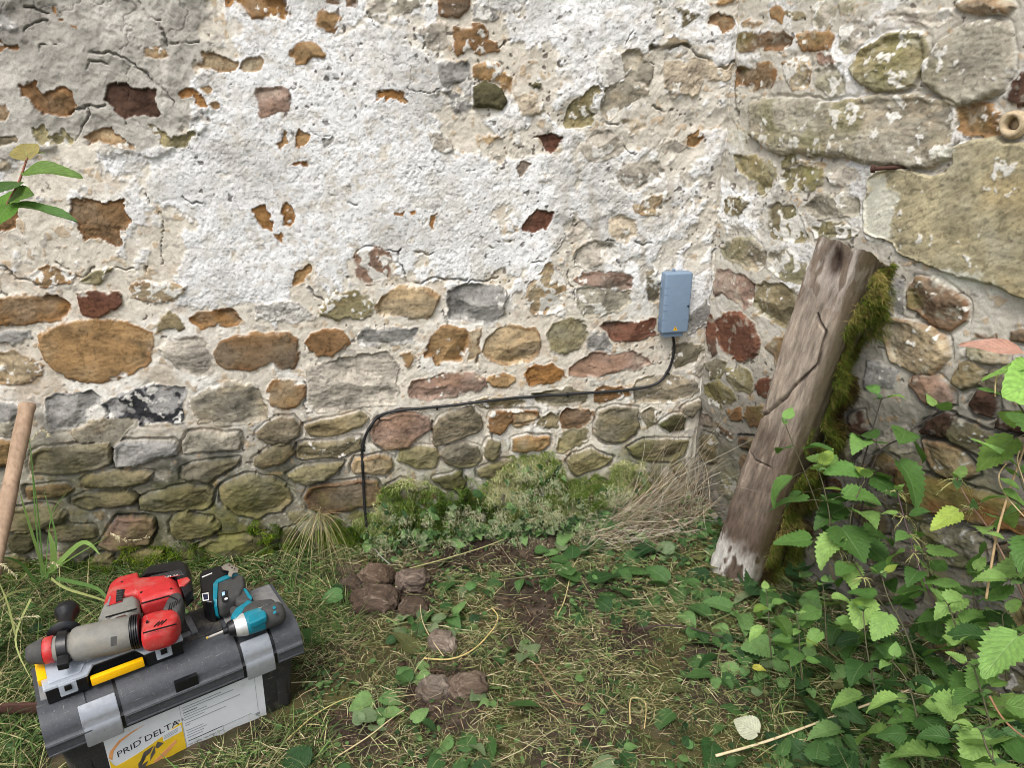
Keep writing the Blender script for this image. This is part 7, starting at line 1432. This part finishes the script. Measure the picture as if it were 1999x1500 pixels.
for k, (lb, pp) in enumerate([('upper pale stem lying across the soil by the cut nettles', [(1088,1200),(1102,1170),(1116,1120),(1130,1085),(1142,1060)]), ('pale stem lying left of the trench near the toolbox', [(660,1478),(720,1440),(760,1410),(790,1390)]), ('long pale stem on the grass in front of the toolbox', [(560,1440),(610,1395),(660,1370),(700,1360)]),
        ('pale stem bent sharply in the grass at the bottom', [(1230,1420),(1232,1365),(1260,1370),(1258,1425)]), ('thin stem along the foot of the moss bank', [(800,1112),(880,1092),(960,1070),(1050,1040)]), ('brown stem under the hay near the post foot', [(1250,1075),(1310,1060),(1370,1042)])]):
    stalk('loose_stalk', lb, 'stalk', pp, .0018, .0012, [(190, 176, 128), (196, 180, 140), (176, 166, 110), (204, 184, 130), (180, 176, 124), (120, 98, 78)][k], .016)
# pale dead leaf
B = Batch(); p = np.array(atz(1478, 1432, .03)); put_leaf(B, p, (-.75, .55, .25), (.1, -.5, 1), .062, lin((196, 198, 176)), leaf_local(12, .46, .62, .1, .6, .06, 77), 1.15); o = B.build('dead_leaf', M['leaf'], None, p); tag(o, 'pale curled dead leaf on the clippings above the straw stalk', 'leaf')
B = Batch(); p = np.array(atz(1470, 1303, .03)); put_leaf(B, p, (.8, -.4, .15), (0, 0, 1), .034, lin((212, 206, 96)), SMALL[0]); o = B.build('yellow_leaf', M['leaf'], None, p); tag(o, 'small bright yellow leaf lying among cut nettles', 'leaf')
# ---- leafy shoot at the left edge
def tri(name, label, cat, path, rad, col, leaves, group=None):
    pts = smoothpath([atd(*p) for p in path], 8); t = thing(name, label, cat, pts[0], 0, group); n = len(pts); bm = bmesh.new(); tube(bm, pts, list(np.linspace(rad, rad * .5, n)), 8); bm.transform(Matrix.Translation(-t.location)); me = bpy.data.meshes.new('stem'); bm.to_mesh(me); bm.free()
    ca = me.color_attributes.new('Col', 'FLOAT_COLOR', 'POINT'); c = np.ones((len(me.vertices), 4), np.float32); c[:, :3] = lin(col); ca.data.foreach_set('color', c.ravel()); me.materials.append(M['stem'])
    for p in me.polygons: p.use_smooth = True
    link(bpy.data.objects.new('stem', me), t); B = Batch()
    for (a, b, up, c, ws, lf) in leaves:
        p, q = np.array(atd(*a)), np.array(atd(*b)); put_leaf(B, p, q - p, up, np.linalg.norm(q - p), lin(c), lf, ws)
    B.build('leaves', M['leaf'], t)
lf = leaf_local(9, .24, .72, .25, .45, .03, 51); lr = leaf_local(9, .40, .7, .15, .3, .05, 52); ln_ = leaf_local(9, .13, .8, .5, .35, .03, 53)
tri('leafy_shoot', 'green leafy shoot with reddish stem leaning in front of the limewash', 'shoot', [(-60,1150,1.62),(-50,800,1.62),(-20,500,1.62),(8,412,1.62),(35,360,1.62),(53,308,1.62)], .0042, (140, 92, 74),
    [((42,338,1.62),(148,322,1.58),(.1,-.5,1),(98,128,58),.72,lf), ((53,310,1.62),(42,272,1.66),(.4,-1,.3),(150,138,84),1.0,lr), ((54,310,1.62),(84,288,1.68),(0,-.6,1),(140,160,90),.7,ln_), ((36,356,1.62),(-12,372,1.56),(0,-.7,1),(72,104,50),.9,lr), ((22,384,1.62),(58,374,1.58),(0,-.9,1),(86,116,48),.8,lr), ((24,404,1.62),(146,412,1.58),(0,-.2,1),(80,116,56),.8,ln_), ((20,398,1.62),(-20,440,1.56),(0,-.8,1),(88,130,44),1.0,lr), ((5,420,1.62),(-40,380,1.7),(0,-.6,1),(88,130,44),1.0,lr)])
# ---- willowherb and dry stalks at the right edge
tri('willowherb', 'dry branched willowherb stalk with a pink tinged leaf in front of the bare wall', 'wild flower', [(1925,1170,1.45),(1945,1050,1.45),(1970,960,1.44),(2000,870,1.43),(2030,740,1.42),(2040,640,1.42)], .0026, (176, 150, 112),
    [((2000,689,1.42),(1880,664,1.42),(.2,-.7,.8),(198,152,138),1.0,ln_), ((2040,712,1.42),(1918,728,1.42),(0,-.2,1),(120,158,76),.8,ln_), ((2040,740,1.42),(1968,770,1.38),(-.2,-.8,.6),(150,196,100),1.3,lr), ((1985,910,1.43),(1908,850,1.42),(0,-.5,1),(140,180,100),.5,ln_), ((1955,955,1.44),(2010,985,1.42),(0,-.5,1),(104,140,66),.8,lf), ((1990,955,1.42),(1955,930,1.42),(0,-.5,1),(120,156,80),.8,lf)])
for lb, pp in (('leftmost of the thin dry stems beside the willowherb', [(1965,905,1.44),(1950,930,1.44),(1962,965,1.44),(2000,1010,1.43)]), ('thin curved dry stem crossing the rounded boulders', [(1943,775,1.44),(1945,740,1.44),(1962,722,1.44),(1985,760,1.43)]), ('straight dry stem rising beside the willowherb stalk', [(1990,880,1.43),(1986,900,1.43),(1995,930,1.43),(2012,980,1.43)])): stalk('dry_stalk', lb, 'stalk', pp, .0016, .001, (204, 180, 140))
